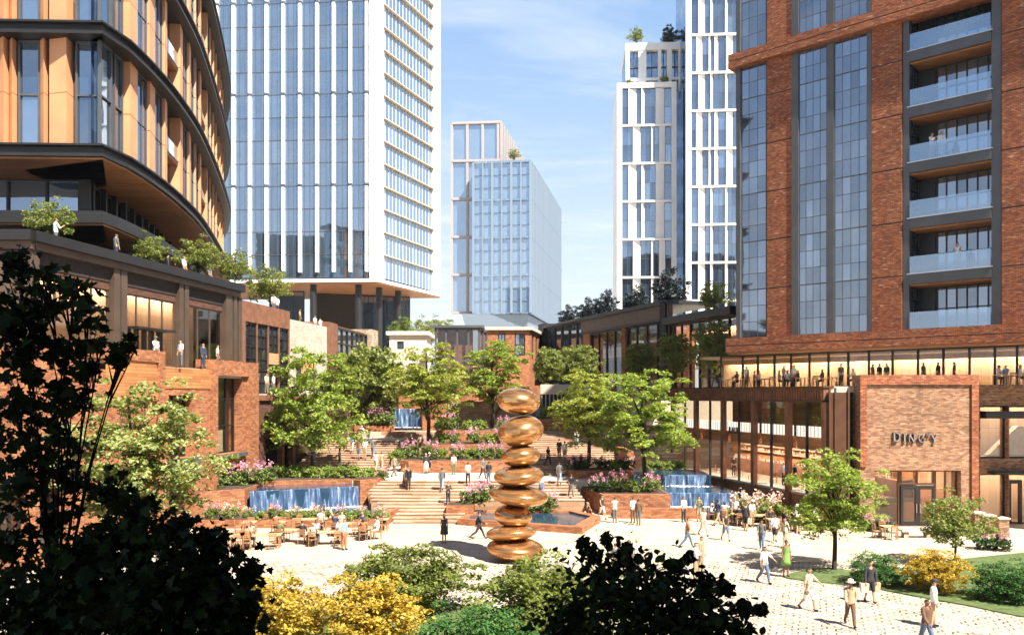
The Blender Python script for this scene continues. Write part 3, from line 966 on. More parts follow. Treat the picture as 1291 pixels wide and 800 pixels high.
def ring(n_out, n_in, z0, z1, s_end=None):
    """band following the plan of the curved block, corner included"""
    m = MB()
    S = [0.0] + [x for x in np.linspace(.01, (s_end or cs[-1]) - .05, 40)]
    out = [(-46, 50.2 - n_out), (-25.03 + n_out * .45, 51 - n_out)] + [cpt(s, n_out) for s in S if s > n_out]
    inn = [(-46, 50.2 - n_in), (-25.03 + n_in * .45, 51 - n_in)] + [cpt(s, n_in) for s in S if s > n_out]
    for i in range(len(out) - 1):
        a, b, c, d = out[i], out[i + 1], inn[i + 1], inn[i]
        m.face([(a[0], a[1], z0), (b[0], b[1], z0), (b[0], b[1], z1), (a[0], a[1], z1)])
        m.face([(a[0], a[1], z1), (b[0], b[1], z1), (c[0], c[1], z1), (d[0], d[1], z1)])
        m.face([(d[0], d[1], z0), (c[0], c[1], z0), (b[0], b[1], z0), (a[0], a[1], z0)])
        m.face([(c[0], c[1], z0), (d[0], d[1], z0), (d[0], d[1], z1), (c[0], c[1], z1)])
    return m


e = empty('curved_building', (-32, 60, 0), 'curved building of orange timber coloured panels and dark slab edges at upper left', 'building')
fl_ = Fr((-46, 50.2), (-25.03, 51.0))                       # flat left face
Z0, DZ = 23.1, 7.4
for k in range(4):
    z = Z0 + DZ * k
    b = ring(.75, -3, z, z + .2); b2 = ring(.5, -3, z + .2, z + .62)
    b.v += b2.v and []
    o = b.build('floor_slab', M['edge_metal'], e)
    b2.build('slab_edge', M['dark_metal'], o)
    ring(.88, -3, z + .62, z + .74).build('slab_nosing', M['edge_metal'], o)
    if k == 3: break
    za, zb_ = z + .74, z + DZ
    # glazing set back
    g = MB()
    gs = list(np.linspace(0, cs[-1] - .2, 46))
    for i in range(len(gs) - 1):
        a, b = cpt(gs[i], -.75), cpt(gs[i + 1], -.75)
        g.face([(a[0], a[1], za), (b[0], b[1], za), (b[0], b[1], zb_), (a[0], a[1], zb_)])
    g.face([(-46, 50.95, za), (-25.6, 51.75, za), (-25.6, 51.75, zb_), (-46, 50.95, zb_)])
    g.build('glazing', M['glass_navy'], e)
    # flat face panels: px spans
    for px0, px1, nn in ((-60, -48, .1), (-30, -16, .1), (-4, 6, .15), (7.5, 15, .0), (47, 55, .0), (60, 85, .15)):
        ua, ub = fl_.at(px0), fl_.at(px1)
        p = MB(); zm = (za + zb_) / 2
        for z_a, z_b in ((za, zm - .02), (zm + .02, zb_)):
            p.hexa([fl_.p(ua, -.75, z_a), fl_.p(ub, -.75, z_a), fl_.p(ub, nn, z_a), fl_.p(ua, nn - .35, z_a), fl_.p(ua, -.75, z_b), fl_.p(ub, -.75, z_b), fl_.p(ub, nn, z_b), fl_.p(ua, nn - .35, z_b)])
        p.build('panel', M['terracotta'], e)
    for px0, px1 in ((18, 46), (91, 121)):
        window(e, fl_, fl_.at(px0), fl_.at(px1), za, zb_, -.4, 1, 2, M['glass_navy'], M['grey_metal'], .1, .12, .2)
    c = cfr(.2, 3.4)
    window(e, c, 0, 1.5, za, zb_, -.25, 1, 2, M['glass_navy'], M['grey_metal'], .1, .12, .2)
    window(e, c, 1.9, 3.1, za, zb_, -.3, 1, 2, M['glass_navy'], M['grey_metal'], .1, .12, .2)
    # curved face: panel and window rhythm
    s = 3.5; j = 0
    while s < cs[-1] - 3:
        pw = 1.45 if j % 3 != 2 else 1.0
        c = cfr(s, s + pw)
        p = MB(); zm = (za + zb_) / 2 - .1
        for z_a, z_b in ((za, zm - .025), (zm + .025, zb_)):
            p.hexa([c.p(0, -.8, z_a), c.p(c.len, -.8, z_a), c.p(c.len, -.06, z_a), c.p(0, .06, z_a), c.p(0, -.8, z_b), c.p(c.len, -.8, z_b), c.p(c.len, -.06, z_b), c.p(0, .06, z_b)])
        p.build('panel', M['terracotta'], e)
        if j % 4 == 2:   # recessed balcony
            c2 = cfr(s + pw, s + pw + 3.4)
            d = MB().fbox(c2, 0, c2.len, -2.4, -.1, zm - .25, zm); o = d.build('balcony', M['edge_metal'], e)
            MB().fbox(c2, .05, c2.len - .05, -2.3, -.12, zm - .33, zm - .26).build('soffit', M['soffit'], o)
            MB().fbox(c2, .05, c2.len - .05, -.2, -.16, zm, zm + 1.1).build('balustrade', M['glass_rail'], o)
            s += pw + 3.4
        else:
            c2 = cfr(s + pw, s + pw + 1.9)
            window(e, c2, .06, c2.len - .06, za, zb_, -.12, 2, 2, M['glass_navy'], M['grey_metal'], .07, .08, .12)
            s += pw + 1.9
        j += 1
# soffit and recessed storeys beneath
ring(.5, -6, Z0 - .12, Z0 - .005).build('soffit', M['soffit'], e)
# recessed glazing under the block
rz0, rz1 = 19.95, Z0 - .14
g = MB(); sd = list(np.linspace(1, 52, 26))
pts = [(-46, 54.6), (-28.3, 55.2)] + [cpt(s, -3.3) for s in sd if s > 5]
for a, b in zip(pts[:-1], pts[1:]):
    f2 = Fr(a, b)
    if f2.len > 5:
        window(e, f2, 0, f2.len, rz0, rz1, 0, 7, 1, M['glass_navy'], M['dark_metal'], .14, .12, .2, name='recessed_window')
    else:
        window(e, f2, 0, f2.len, rz0, rz1, 0, 1, 1, M['glass_navy'], M['dark_metal'], .14, .22, .45, name='recessed_window')
        MB().fbox(f2, -.14, .14, -.2, .35, rz0, rz1).build('mullion', M['dark_metal'], e)
o = ring(.2, -5, 19.2, 19.93, s_end=60).build('canopy', M['edge_metal'], e)
ring(.05, -6, 19.08, 19.19, s_end=60).build('canopy_soffit', M['soffit'], o)
pts = [(-46, 57), (-29.5, 57.4)] + [cpt(s, -4.3) for s in sd if s > 7]
g = MB()
for a, b in zip(pts[:-1], pts[1:]):
    f2 = Fr(a, b)
    window(e, f2, 0, f2.len, 16.2, 19.06, 0, max(1, int(f2.len / 2)), 1, M['glass_navy'], M['dark_metal'], .14, .14, .2, name='recessed_window')
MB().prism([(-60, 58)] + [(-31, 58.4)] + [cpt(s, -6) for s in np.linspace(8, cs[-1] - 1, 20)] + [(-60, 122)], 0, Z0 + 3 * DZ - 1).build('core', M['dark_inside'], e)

# ------------------------------------------------------------------ bronze terrace building (left)
A, B = (-25.3, 44.0), (-21.4, 65.0)
fbz = Fr(A, B, side=1)
e = empty('terrace_building', (-25, 52, 0), 'dark bronze terrace building with deep cornice and planted roof below the curved block', 'building')
MB().fbox(fbz, -.4, fbz.len + .2, -9, .55, 16.75, 17.3).build('cornice', M['edge_metal'], e)
MB().fbox(fbz, -.1, fbz.len, -9, .25, 16.35, 16.75).build('frieze', M['bronze_light'], e)
MB().box(-60, -25.0, 43.2, 53, 16.75, 17.3).build('cornice', M['edge_metal'], e)
MB().box(-60, -25.1, 43.5, 53, 16.35, 16.75).build('frieze', M['bronze_light'], e)
for a, b in ((40, 47), (141, 149), (150.5, 158), (224, 229), (231, 236), (283, 291), (293, 297), (299, 303)):
    ua, ub = fbz.at(a), fbz.at(b)
    MB().fbox(fbz, ua, ub, -.35, .15, 10.4, 16.35).build('column', M['bronze_light'], e)
for a, b in ((48, 141), (158, 224), (236, 283)):
    ua, ub = fbz.at(a) + .05, fbz.at(b) - .05
    MB().fbox(fbz, ua, ub, -.7, -.1, 15.5, 16.35).build('lintel', M['dark_inside'], e)
    MB().fbox(fbz, ua, ub, -.5, -.15, 15.05, 15.5).build('brick_lattice', M['brick_dark'], e)
    window(e, fbz, ua, ub, 10.6, 15.05, -.2, max(3, int((ub - ua) / 1.3)), 1, M['glass_shop'], M['bronze_light'], .1, .1, .1, name='shop_window')
MB().fbox(fbz, -8, fbz.len, -4.1, -3.8, 10.6, 16.3).build('inner_wall', M['inside_wood'], e)
MB().fbox(fbz, -3.8, fbz.len, -9, .95, 10.0, 10.55).build('terrace_floor', M['pale_stone'], e)
MB().fbox(fbz, 0, fbz.len - .5, -5.4, -1, 16.0, 16.3).build('ceiling', M['soffit'], e)
m = MB()
for u in np.arange(.5, fbz.len - 2, 2.2): m.fbox(fbz, u, u + 1.6, -3.4, -3.15, 15.8, 15.98)
MB().fbox(fbz, 0, fbz.len - .5, -2.9, -2.8, 15.45, 16.0).build('strip_baffle', M['soffit'], e)  # baffle added to keep the glow strips out of view
m.build('fill_strip', M['fill'], e)  # unseen strips added to brighten the rooms behind the shop windows
MB().fbox(fbz, fbz.at(165), fbz.at(214), -.5, .5, 12.9, 13.02).build('door_canopy', M['dark_metal'], e)
m = MB(); ua, ub = fbz.at(168), fbz.at(206)
for t in (0, .25, .5, .75, 1): m.fbox(fbz, ua + (ub - ua) * t - .07, ua + (ub - ua) * t + .07, -.5, -.2, 10.55, 12.9)
m.build('door_frame', M['dark_metal'], e)
MB().box(-45, -25.2, 43.8, 44.2, 0, 16.3).build('side_wall', M['bronze_light'], e)

# ------------------------------------------------------------------ brick block (left foreground)
fb1 = Fr((-23.9, 40), (-20.3, 66.0), side=1)
e = empty('brick_building', (-22, 58, 0), 'orange brick block with tall recessed windows left of the fountain', 'building')
zt = 11.25
ops = []
def op(px0, px1, pya, pyb):
    ua, ub = fb1.at(px0), fb1.at(px1); z1_, z0_ = fb1.z((px0 + px1) / 2, pya), fb1.z((px0 + px1) / 2, pyb)
    ops.append((ua, ub, z0_, z1_)); return ua, ub, z0_, z1_
Wn = [op(274, 305.5, 468, 571), op(274, 305, 590, 640), op(213, 245, 498, 577), op(213, 244, 597, 650)]
wl = [op(2, 40, 610, 690), op(50, 88, 610, 690)]
um, ud = fb1.at(204), fb1.at(265)
m = MB()
wall_open(m, fb1, 0, fb1.len, 0, zt - 1.1, ops, -1.1, 0)
m.build('wall', BW, e)
MB().fbox(fb1, ud + .0, fb1.len, -1.1, .22, zt - 1.1, zt).build('parapet', BW, e)
MB().fbox(fb1, ud, fb1.at(271), .01, .25, 0, zt - 1.1).build('pier', BW, e)
MB().fbox(fb1, fb1.at(311), fb1.len, .01, .25, 0, zt - 1.1).build('pier', BW, e)
MB().fbox(fb1, fb1.at(197), um, .01, .25, 0, zt + .2).build('pier', BW, e)
MB().fbox(fb1, fb1.at(108), um, -.8, .2, zt - .5, zt + .2).build('parapet', BW, e)
MB().fbox(fb1, um, ud, -.6, .05, zt - 2.1, zt - .75).build('timber_panel', M['board'], e)
MB().fbox(fb1, fb1.at(133), fb1.at(197), .01, .12, fb1.z(165, 505), zt - .5).build('timber_panel', M['board'], e)
MB().fbox(fb1, 0, fb1.at(108), -1, 0, zt - 1.1, zt - .2).build('parapet', BW, e)
for i, (ua, ub, za, zb_) in enumerate(Wn):
    window(e, fb1, ua, ub, za, zb_, -.65, 3 if i != 2 else 4, 3 if i == 0 else 2, M['glass_shop'], M['dark_metal'], .08, .1, .15)
    if i in (0, 2):
        MB().fbox(fb1, ua - .15, ub + .35, -.6, .32, za - (.3 if i == 0 else 1.1), za - .02).build('sill', M['grey_metal'], e)
for ua, ub, za, zb_ in wl: window(e, fb1, ua, ub, za, zb_, -.6, 3, 2, M['glass_shop'], M['dark_metal'], .08, .1, .15)
MB().fbox(fb1, 0, fb1.len - .6, -2.2, -2.0, 0, zt - 1.2).build('inner_wall', M['cream'], e)
MB().fbox(fb1, fb1.len - .35, fb1.len, -9, -1.1, 0, zt).build('end_wall', BW, e)

# ------------------------------------------------------------------ buildings receding behind it
f3 = Fr((-22.7, 70), (-18.6, 95), side=1)
e = empty('loft_building', (-22, 74, 0), 'rusty steel clad building with a gridded factory window wall on the left', 'building')
ua, ub = f3.at(305), f3.at(364)
zt3 = 16.7
MB().fbox(f3, ua, ub, -8, -.3, 9.0, zt3 - .1).build('body', M['dark_inside'], e)
MB().fbox(f3, ua - .4, ub, -.3, .12, 15.0, zt3).build('cladding', M['corten'], e)
MB().fbox(f3, ua - .4, ua + .4, -.3, .14, 8.6, 15.0).build('pier', M['corten'], e)
n = 4
for i in range(n):
    a = ua + .5 + (ub - ua - .5) * i / n; b = ua + .5 + (ub - ua - .5) * (i + 1) / n - .14
    window(e, f3, a, b, 8.9 if i != 2 else 12.6, 14.98, 0, 2, 6 if i != 2 else 3, M['glass_dim'], M['dark_metal'], .12, .1, .14)
    MB().fbox(f3, b, b + .14, -.2, .1, 8.9, 14.98).build('mullion', M['corten'], e)
ad = ua + .5 + (ub - ua - .5) * 2 / n; bd = ua + .5 + (ub - ua - .5) * 3 / n - .14
MB().fbox(f3, ad, bd, -.25, .06, 11.55, 12.55).build('sign_board', M['terracotta'], e)
MB().fbox(f3, ad - .1, bd + 1.4, -.2, .9, 11.35, 11.5).build('door_canopy', M['dark_metal'], e)
d = MB().fbox(f3, ad, bd, -.25, -.1, 8.9, 11.3).build('door', M['dark_metal'], e)
MB().fbox(f3, ad + .3, (ad + bd) / 2 - .1, -.1, -.06, 9.2, 11.1).build('pane', M['glass_navy'], d)
MB().fbox(f3, ua - 1, ub + 10, -3, 2.2, 8.3, 8.85).build('balcony_slab', M['pale_stone'], e)

e = empty('brick_building', (-21, 84, 0), 'white painted brick building with parapet, next to the rusty steel one', 'building')
ua, ub = f3.at(365), f3.at(412)
zt3 = 16.0
win = (f3.at(373), f3.at(400), 9.2, 12.4)
m = MB(); wall_open(m, f3, ua + .05, ub, 5, zt3, [win], -.5, .02); m.build('wall', M['brick_white'], e)
window(e, f3, *win, -.2, 3, 2, M['glass_blue'], M['dark_metal'], .1, .12, .15)
MB().fbox(f3, f3.at(381), f3.at(392), -.1, .5, 10.9, 12.4).build('shop_sign', M['terracotta'], e)
MB().fbox(f3, ua + .05, ub, -9, -.5, 5, zt3 - .5).build('body', M['brick_white'], e)
f4 = Fr(f3.p(ub + .1, 0, 0)[:2], (-16.2, 120), side=1)
e = empty('loft_building', (-19, 98, 0), 'small building with rusty pier and grid windows beyond the white brick one', 'building')
z4 = 16.6
MB().fbox(f4, .05, 3.2, -6, .1, 5, z4).build('pier', M['corten'], e)
MB().fbox(f4, 3.2, 15, -6, -.3, 5, z4 - .1).build('body', M['corten'], e)
window(e, f4, 3.3, 15, 11, z4 - .3, .05, 6, 3, M['glass_dim'], M['dark_metal'], .15, .2, .2)
MB().fbox(f4, 15.1, 18, -4, .6, 5, z4 + .4).build('chimney', M['stone_wall'], e)

# dark arched wall below them
f5 = Fr((-20.5, 67.5), (-15.2, 95), side=1)
e = empty('arched_wall', (-20, 72, 0), 'dark weathered brick wall with black arched openings behind the left tree', 'wall')
m = MB(); opn = []
for px0, px1, z1_ in ((335, 372, 5.2), (390, 415, 6.0)):
    opn.append((f5.at(px0), f5.at(px1), .5, z1_))
wall_open(m, f5, 0, f5.len, 0, 8.3, opn, -.8, 0)
m.build('wall', M['brick_dark'], e)
for a, b, z0_, z1_ in opn:
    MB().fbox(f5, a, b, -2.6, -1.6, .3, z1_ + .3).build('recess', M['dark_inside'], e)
for px in (352, 366, 452, 462):
    a = f5.at(px); MB().fbox(f5, a, a + .5, -.2, .25, 2, 7).build('pilaster', M['corten'], e)
MB().fbox(f5, 0, f5.len, -.9, .2, 8.3, 8.75).build('coping', M['corten'], e)
e = empty('steel_screen', (-15, 90, 4), 'weathered bronze screen wall between the left tree and the small waterfall', 'screen')
m = MB(); f6 = Fr((WX(468, 92), 92), (WX(497, 91), 91))
MB().fbox(f6, 0, f6.len, -.3, 0, 4.4, 10).build('panel', M['bronze_light'], e)
for i in range(7): m.fbox(f6, f6.len * i / 6 - .05, f6.len * i / 6 + .05, -.05, .06, 4.4, 10)
m.build('rib', M['bronze'], e)

# ------------------------------------------------------------------ small buildings in the middle distance
def simple_block(name, label, fr, L, D, z0, z1, mat, roof=None, wins=(), gm=None, fm=None, cat='building'):
    e = empty(name, fr.p(L / 2, 0, z0), label, cat)
    m = MB(); wall_open(m, fr, 0, L, z0, z1, [w[:4] for w in wins], -.5, 0); m.build('wall', mat, e)
    MB().fbox(fr, .05, L - .05, -D, -.55, z0, z1 - .1).build('body', mat, e)
    for w in wins: window(e, fr, *w[:4], -.15, w[4], w[5], gm or M['glass_dim'], fm or M['dark_metal'], .12, .14, .15)
    if roof: MB().fbox(fr, -.4, L + .4, -D - .3, .4, z1, z1 + .45).build('roof', roof, e)
    return e


fq = Fr((WX(491, 110), 110), (WX(538, 110), 110))
simple_block('white_house', 'small white rendered house with one window behind the left trees', fq, fq.len, 8, 8.9, WZ(422, 110), M['cream'], M['white_panel'], [(1.0, 1.9, WZ(440, 110), WZ(430, 110), 1, 1)])
fq = Fr((WX(548, 104), 104), (WX(605, 104), 104))
e = empty('glass_pavilion', fq.p(2, 0, 9), 'steel framed glass pavilion in front of brick walls at the top of the terraces', 'pavilion')
z1_ = WZ(413, 104)
MB().fbox(fq, -.5, fq.len + .5, -5, .3, z1_, z1_ + .3).build('roof', M['grey_metal'], e)
window(e, fq, 0, fq.len, 9, z1_, 0, 4, 2, M['glass_shop'], M['grey_metal'], .22, .22, .25, name='window_wall')
f7 = Fr(fq.p(fq.len, 0, 0)[:2], fq.p(fq.len + .8, -5, 0)[:2])
window(e, f7, 0, f7.len, 9, z1_, 0, 2, 1, M['glass_shop'], M['grey_metal'], .22, .22, .25, name='window_wall')
MB().fbox(fq, .3, fq.len - 1.0, -3, -.9, 9, z1_ - .1).build('inner_wall', M['brick_warm'], e)
fq = Fr((WX(606, 118), 118), (WX(668, 118), 118))
zz = WZ(416, 118)
simple_block('brick_building', 'low brick building with tall windows below the far glass tower', fq, fq.len, 8, 8.9, zz, BW, M['pale_stone'], [(fq.at(a), fq.at(b), zz - 3.6, zz - .5, 2, 2) for a, b in ((628, 637), (649, 662))], M['glass_blue'])
fq2 = Fr(fq.p(fq.len + .02, -.02, 0)[:2], (WX(690, 135), 135))
simple_block('brick_building', 'brick side wing with narrow vertical windows turning away below the far glass tower', fq2, fq2.len, 6, 8.9, zz, BW, M['pale_stone'], [(fq2.len * t, fq2.len * (t + .1), zz - 4, zz - .6, 1, 2) for t in (.1, .3, .5, .7, .88)])

# dark pavilions to the right of centre
fd = Fr((WX(735, 108), 108), (WX(843, 88), 88))
e = empty('dark_pavilion', fd.p(9, 0, 9), 'large dark steel framed pavilion with brick and glass front right of centre', 'pavilion')
zt = WZ(378, 88); zc = zt - 2.0
L = fd.len
MB().fbox(fd, -.5, L + .3, -6, .5, zt - .45, zt).build('roof', M['dark_metal'], e)
MB().fbox(fd, -.2, L, -.5, .2, zc + .1, zt - .45).build('frieze', M['bronze_light'], e)
MB().fbox(fd, -.2, L + .1, -.6, .35, zc - .15, zc + .1).build('beam', M['dark_metal'], e)
um = L * .53
MB().fbox(fd, um - .5, um + .5, -.6, .1, 8.9, zc - .15).build('pier', BW, e)
MB().fbox(fd, .2, 2.1, -.6, .05, 8.9, zc - .15).build('pier', BW, e)
window(e, fd, 2.1, um - .5, 8.9, zc - .15, -.1, 4, 1, M['glass_shop'], M['dark_metal'], .18, .2, .2, name='window_wall')
window(e, fd, um + .5, L - .3, 8.9, zc - .15, -.1, 4, 1, M['glass_shop'], M['dark_metal'], .18, .2, .2, name='window_wall')
MB().fbox(fd, 0, L - .4, -3.5, -1.2, 8.9, zc).build('inner_wall', BW, e)
m = MB(); m.fbox(fd, 4, um - 1, -1.2, -.9, 13.4, 14.6); m.fbox(fd, um + .8, um + 2.2, -1.2, -.95, 13.5, 15.8)
m.build('inner_panel', M['white_panel'], e)
MB().fbox(fd, 2.4, um - .8, -1.19, -.85, 11.8, 13.1).build('inner_shelf', M['dark_inside'], e)
MB().fbox(fd, 0, .2, -5, .1, 8.9, zc - .15).build('end_post', M['dark_metal'], e)
fe = Fr(fd.p(L, .4, 0)[:2], (WX(853, 92), 96))
MB().fbox(fe, 0, fe.len, -.6, 0, 8.9, zt - .1).build('end_wall', M['dark_metal'], e)
fd2 = Fr((WX(690, 126), 126), (WX(737, 112), 112))
e = empty('dark_pavilion', fd2.p(5, 0, 9), 'smaller dark glass pavilion behind the large one, below the far tower', 'pavilion')
zt = WZ(406, 119)
MB().fbox(fd2, -.5, fd2.len, -5, .6, zt - .3, zt).build('roof', M['grey_metal'], e)
window(e, fd2, 0, fd2.len, 8.9, zt - .3, 0, 5, 3, M['glass_blue'], M['dark_metal'], .25, .25, .25, name='window_wall')
MB().fbox(fd2, .2, fd2.len, -5, -.5, 8.9, zt - .35).build('body', M['dark_inside'], e)
MB().fbox(fd2, -3.0, -.6, -6, .4, 8.9, zt + .5).build('end_wall', M['dark_metal'], e)

# glazed wing under the roof garden
fg = Fr((WX(848, 86), 86), (WX(932, 74.5), 74.5))
e = empty('glazed_wing', fg.p(6, 0, 9), 'glazed restaurant wing with thin dark roof left of the brick tower', 'building')
zt = WZ(396, 82)
L = fg.len
MB().fbox(fg, -.5, L, -6, 1.0, zt - .7, zt).build('roof', M['dark_metal'], e)
window(e, fg, 0, L, 9.35, zt - .75, 0, 7, 1, M['glass_shop'], M['dark_metal'], .16, .16, .2, name='window_wall')
MB().fbox(fg, 0, L, -3.4, -3.1, 9.3, zt - .75).build('inner_wall', M['inside_wood'], e)
MB().fbox(fg, L * .28, L * .8, -3.05, -2.8, 9.3, zt - 2.2).build('inner_panel', M['corten'], e)
m = MB()
for t in np.arange(.05, .95, .12): m.fbox(fg, L * t, L * t + 1.2, -2.7, -2.5, zt - 1.0, zt - .85)
MB().fbox(fg, 0, L, -2.3, -2.2, zt - 1.35, zt - .72).build('strip_baffle', M['soffit'], e)  # added screen hiding the strips of the wing
m.build('fill_strip', M['fill'], e)  # glow added to lift the wood wall of the wing

# ------------------------------------------------------------------ right brick tower
P0 = Vector((31.7, 55.0)); dv = Vector((-1138.5, 1050)).normalized()
a = P0 - dv * 14; b = P0 + dv * 30
ft = Fr((a.x, a.y), (b.x, b.y), side=-1)
uL = ft.at(929)
e = empty('brick_tower', ft.p(15, 0, 0), 'red brick tower with tall loft windows and glass balconies on the right', 'building')
BT = M['brick_tower']
ZBt, ZTt = 13.3, 47
zb1, zb2 = ft.z(1090, 41), ft.z(1090, 21.5)
zf = (ft.z(1000, 418), )
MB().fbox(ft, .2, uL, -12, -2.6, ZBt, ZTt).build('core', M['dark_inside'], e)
# brick piers with storey joints
fz = 61.5 * ft.Y(983) / FPX
joints = [ft.z(983, 362) + fz * i for i in range(-1, 10)]
def pier(pxa, pxb, ua=None, ub=None):
    ua = ft.at(pxa) if ua is None else ua; ub = ft.at(pxb) if ub is None else ub
    m = MB(); zs = [ZBt] + [z for z in joints if ZBt + .3 < z < ZTt] + [ZTt]
    for z0_, z1_ in zip(zs[:-1], zs[1:]): m.fbox(ft, ua, ub, -1, 0, z0_ + .04, z1_ - .04)
    o = m.build('brick_pier', BT, e)
    MB().fbox(ft, ua + .02, ub - .02, -.95, -.05, ZBt, ZTt).build('joint', M['dark_metal'], o)
pier(998, 967); pier(1137, 1099); pier(0, 1263, ua=.2)
# projecting brick bands
for za, zb_ in ((zb1, zb2),):
    zm = (za + zb_) / 2
    MB().fbox(ft, .2, uL + .5, -1, .55, za, zm - .03).build('brick_band', BT, e)
    MB().fbox(ft, .2, uL + .5, -1, .45, zm - .03, zm + .03).build('band_joint', M['dark_metal'], e)
    MB().fbox(ft, .2, uL + .5, -1, .55, zm + .03, zb_).build('brick_band', BT, e)
zc0, zc1 = 12.1, ZBt
zm = (zc0 + zc1) / 2
MB().fbox(ft, -.4, uL + .6, -12, .75, zc0 + .06, zm - .03).build('brick_band', BT, e)
MB().fbox(ft, -.4, uL + .6, -12, .6, zm - .03, zm + .03).build('band_joint', M['dark_metal'], e)
MB().fbox(ft, -.4, uL + .6, -12, .75, zm + .03, zc1).build('brick_band', BT, e)
MB().fbox(ft, -.3, uL + .5, -12, .6, zc0 - .06, zc0 + .05).build('soffit', M['soffit'], e)
# loft windows: bays run between bands
def loft(pxa, pxb, cols, za, zb_, n=-.35):
    return window(e, ft, ft.at(pxa), ft.at(pxb), za, zb_, n, cols, max(3, round((zb_ - za) / fz * 3)), M['glass_loft'], M['grey_metal'], .045, .07, .07, name='loft_window', heavy=3)
zbot = ZBt + .02
for za, zb_ in ((zbot, zb1 - .02), (zb2 + .02, ZTt)):
    loft(1042.5, 1007, 4, za, zb_, -.06); loft(1093.5, 1051.5, 4, za, zb_, -.06)
    MB().fbox(ft, ft.at(1051.4), ft.at(1042.6), -.8, .04, za, zb_).build('metal_pier', M['grey_metal'], e)
    MB().fbox(ft, ft.at(1006.8), ft.at(998.3), -.8, .06, za, zb_).build('metal_pier', M['grey_metal'], e)
    MB().fbox(ft, ft.at(1098.7), ft.at(1093.6), -.8, .02, za, zb_).build('metal_pier', M['grey_metal'], e)
    loft(966, 933, 3, za, zb_, -.06)
    MB().fbox(ft, ft.at(934), uL, -1, .12, za, zb_).build('metal_pier', M['grey_metal'], e)
    fx = Fr(ft.p(uL, .1, 0)[:2], ft.p(uL + .1, -12, 0)[:2]);
MB().fbox(ft, uL, uL + .1, -12, -1, ZBt, ZTt).build('end_wall', M['dark_metal'], e)
# loggias
ua, ub = ft.at(1262), ft.at(1138)
uo0, uo1 = ft.at(1249.5), ft.at(1145.5)
MB().fbox(ft, ua, uo0, -2.4, -.1, ZBt, ZTt).build('metal_pier', M['grey_metal'], e)
MB().fbox(ft, uo1, ub, -2.4, -.1, ZBt, ZTt).build('metal_pier', M['grey_metal'], e)
sl = 74.5 * 55 / FPX
z0l = ft.z(1250, 410)
for i in range(-0, 8):
    z = z0l + sl * i
    if z > ZTt - 2: break
    if i == 0: pass
    b_ = MB().fbox(ft, uo0, uo1, -2.4, .0, z - .72, z).build('balcony', M['grey_metal'], e)
    MB().fbox(ft, uo0, uo1, -2.35, -.25, z - .82, z - .73).build('soffit', M['soffit'], b_)
    MB().fbox(ft, uo0 + .05, uo1 - .05, -.12, -.06, z + .03, z + 1.22).build('balustrade', M['glass_rail'], b_)
    MB().fbox(ft, uo0 - .1, uo1 + .1, -.1, .08, z - .04, z + .03).build('nosing', M['steel'], b_)
    window(e, ft, uo0, uo1 - 1.2, z, z + sl - .83, -2.1, 6, 2, M['glass_loft'], M['dark_metal'], .08, .1, .15, name='balcony_window')
    MB().fbox(ft, uo1 - 1.15, uo1, -2.4, -2.1, z, z + sl - .83).build('back_wall', M['dark_metal'], e)
    sw = Fr(ft.p(uo1 - .02, -2.1, 0)[:2], ft.p(uo1 - .02, -.3, 0)[:2])
    sw.n = -ft.u
    window(e, sw, 0, sw.len, z, z + sl - .83, .05, 3, 3, M['glass_loft'], M['dark_metal'], .07, .1, .1, name='side_window')

# ------------------------------------------------------------------ podium
e = empty('podium', ft.p(18, -3, 9), 'glazed lounge storey with warm timber interior under the brick tower', 'building')
fp_ = ft.shift(-1.6)
mul = [908, 936, 955, 976, 997, 1020, 1044, 1069, 1095, 1125, 1157, 1189, 1222, 1254, 1282, 1315]
mu = [fp_.at(p) for p in mul]
for a_, b_ in zip(mu[:-1], mu[1:]):
    window(e, fp_, b_ + .0, a_, 9.35, zc0 - .08, 0, 1, 1, M['glass_shop'], M['dark_metal'], .06, .07, .16, name='lounge_window')
MB().fbox(fp_, mu[-1], mu[0] + 2, -4.6, -4.3, 9.3, zc0 - .1).build('inner_wall', M['inside_wood'], e)
MB().fbox(fp_, mu[-1], mu[0] + 2, -4.3, -.2, zc0 - .3, zc0 - .1).build('ceiling', M['inside_wood'], e)
m = MB()
for u in np.arange(mu[-1] + 1, mu[0], 2.0): m.fbox(fp_, u, u + 1.6, -3.8, -3.55, zc0 - .42, zc0 - .31)
MB().fbox(fp_, mu[-1], mu[0] + 2, -3.3, -3.2, zc0 - .7, zc0 - .3).build('strip_baffle', M['inside_wood'], e)  # added only to hide the lounge glow strips
m.build('fill_strip', M['fill'], e)  # hidden strips added to wash the lounge wall with light
# terrace deck: fills between the tower line and the fronts
deck = [(23.0, 55.9), (21.0, 55.9), (16.6, 74), (15.8, 84), (14.5, 92), (24, 92), (28, 75), (50, 75), (50, 56.5), (30.8, 56.5), (30.8, 55.2), (23.0, 55.2)]
MB().prism(deck, 8.9, 9.3).build('deck', M['pale_stone'], e)

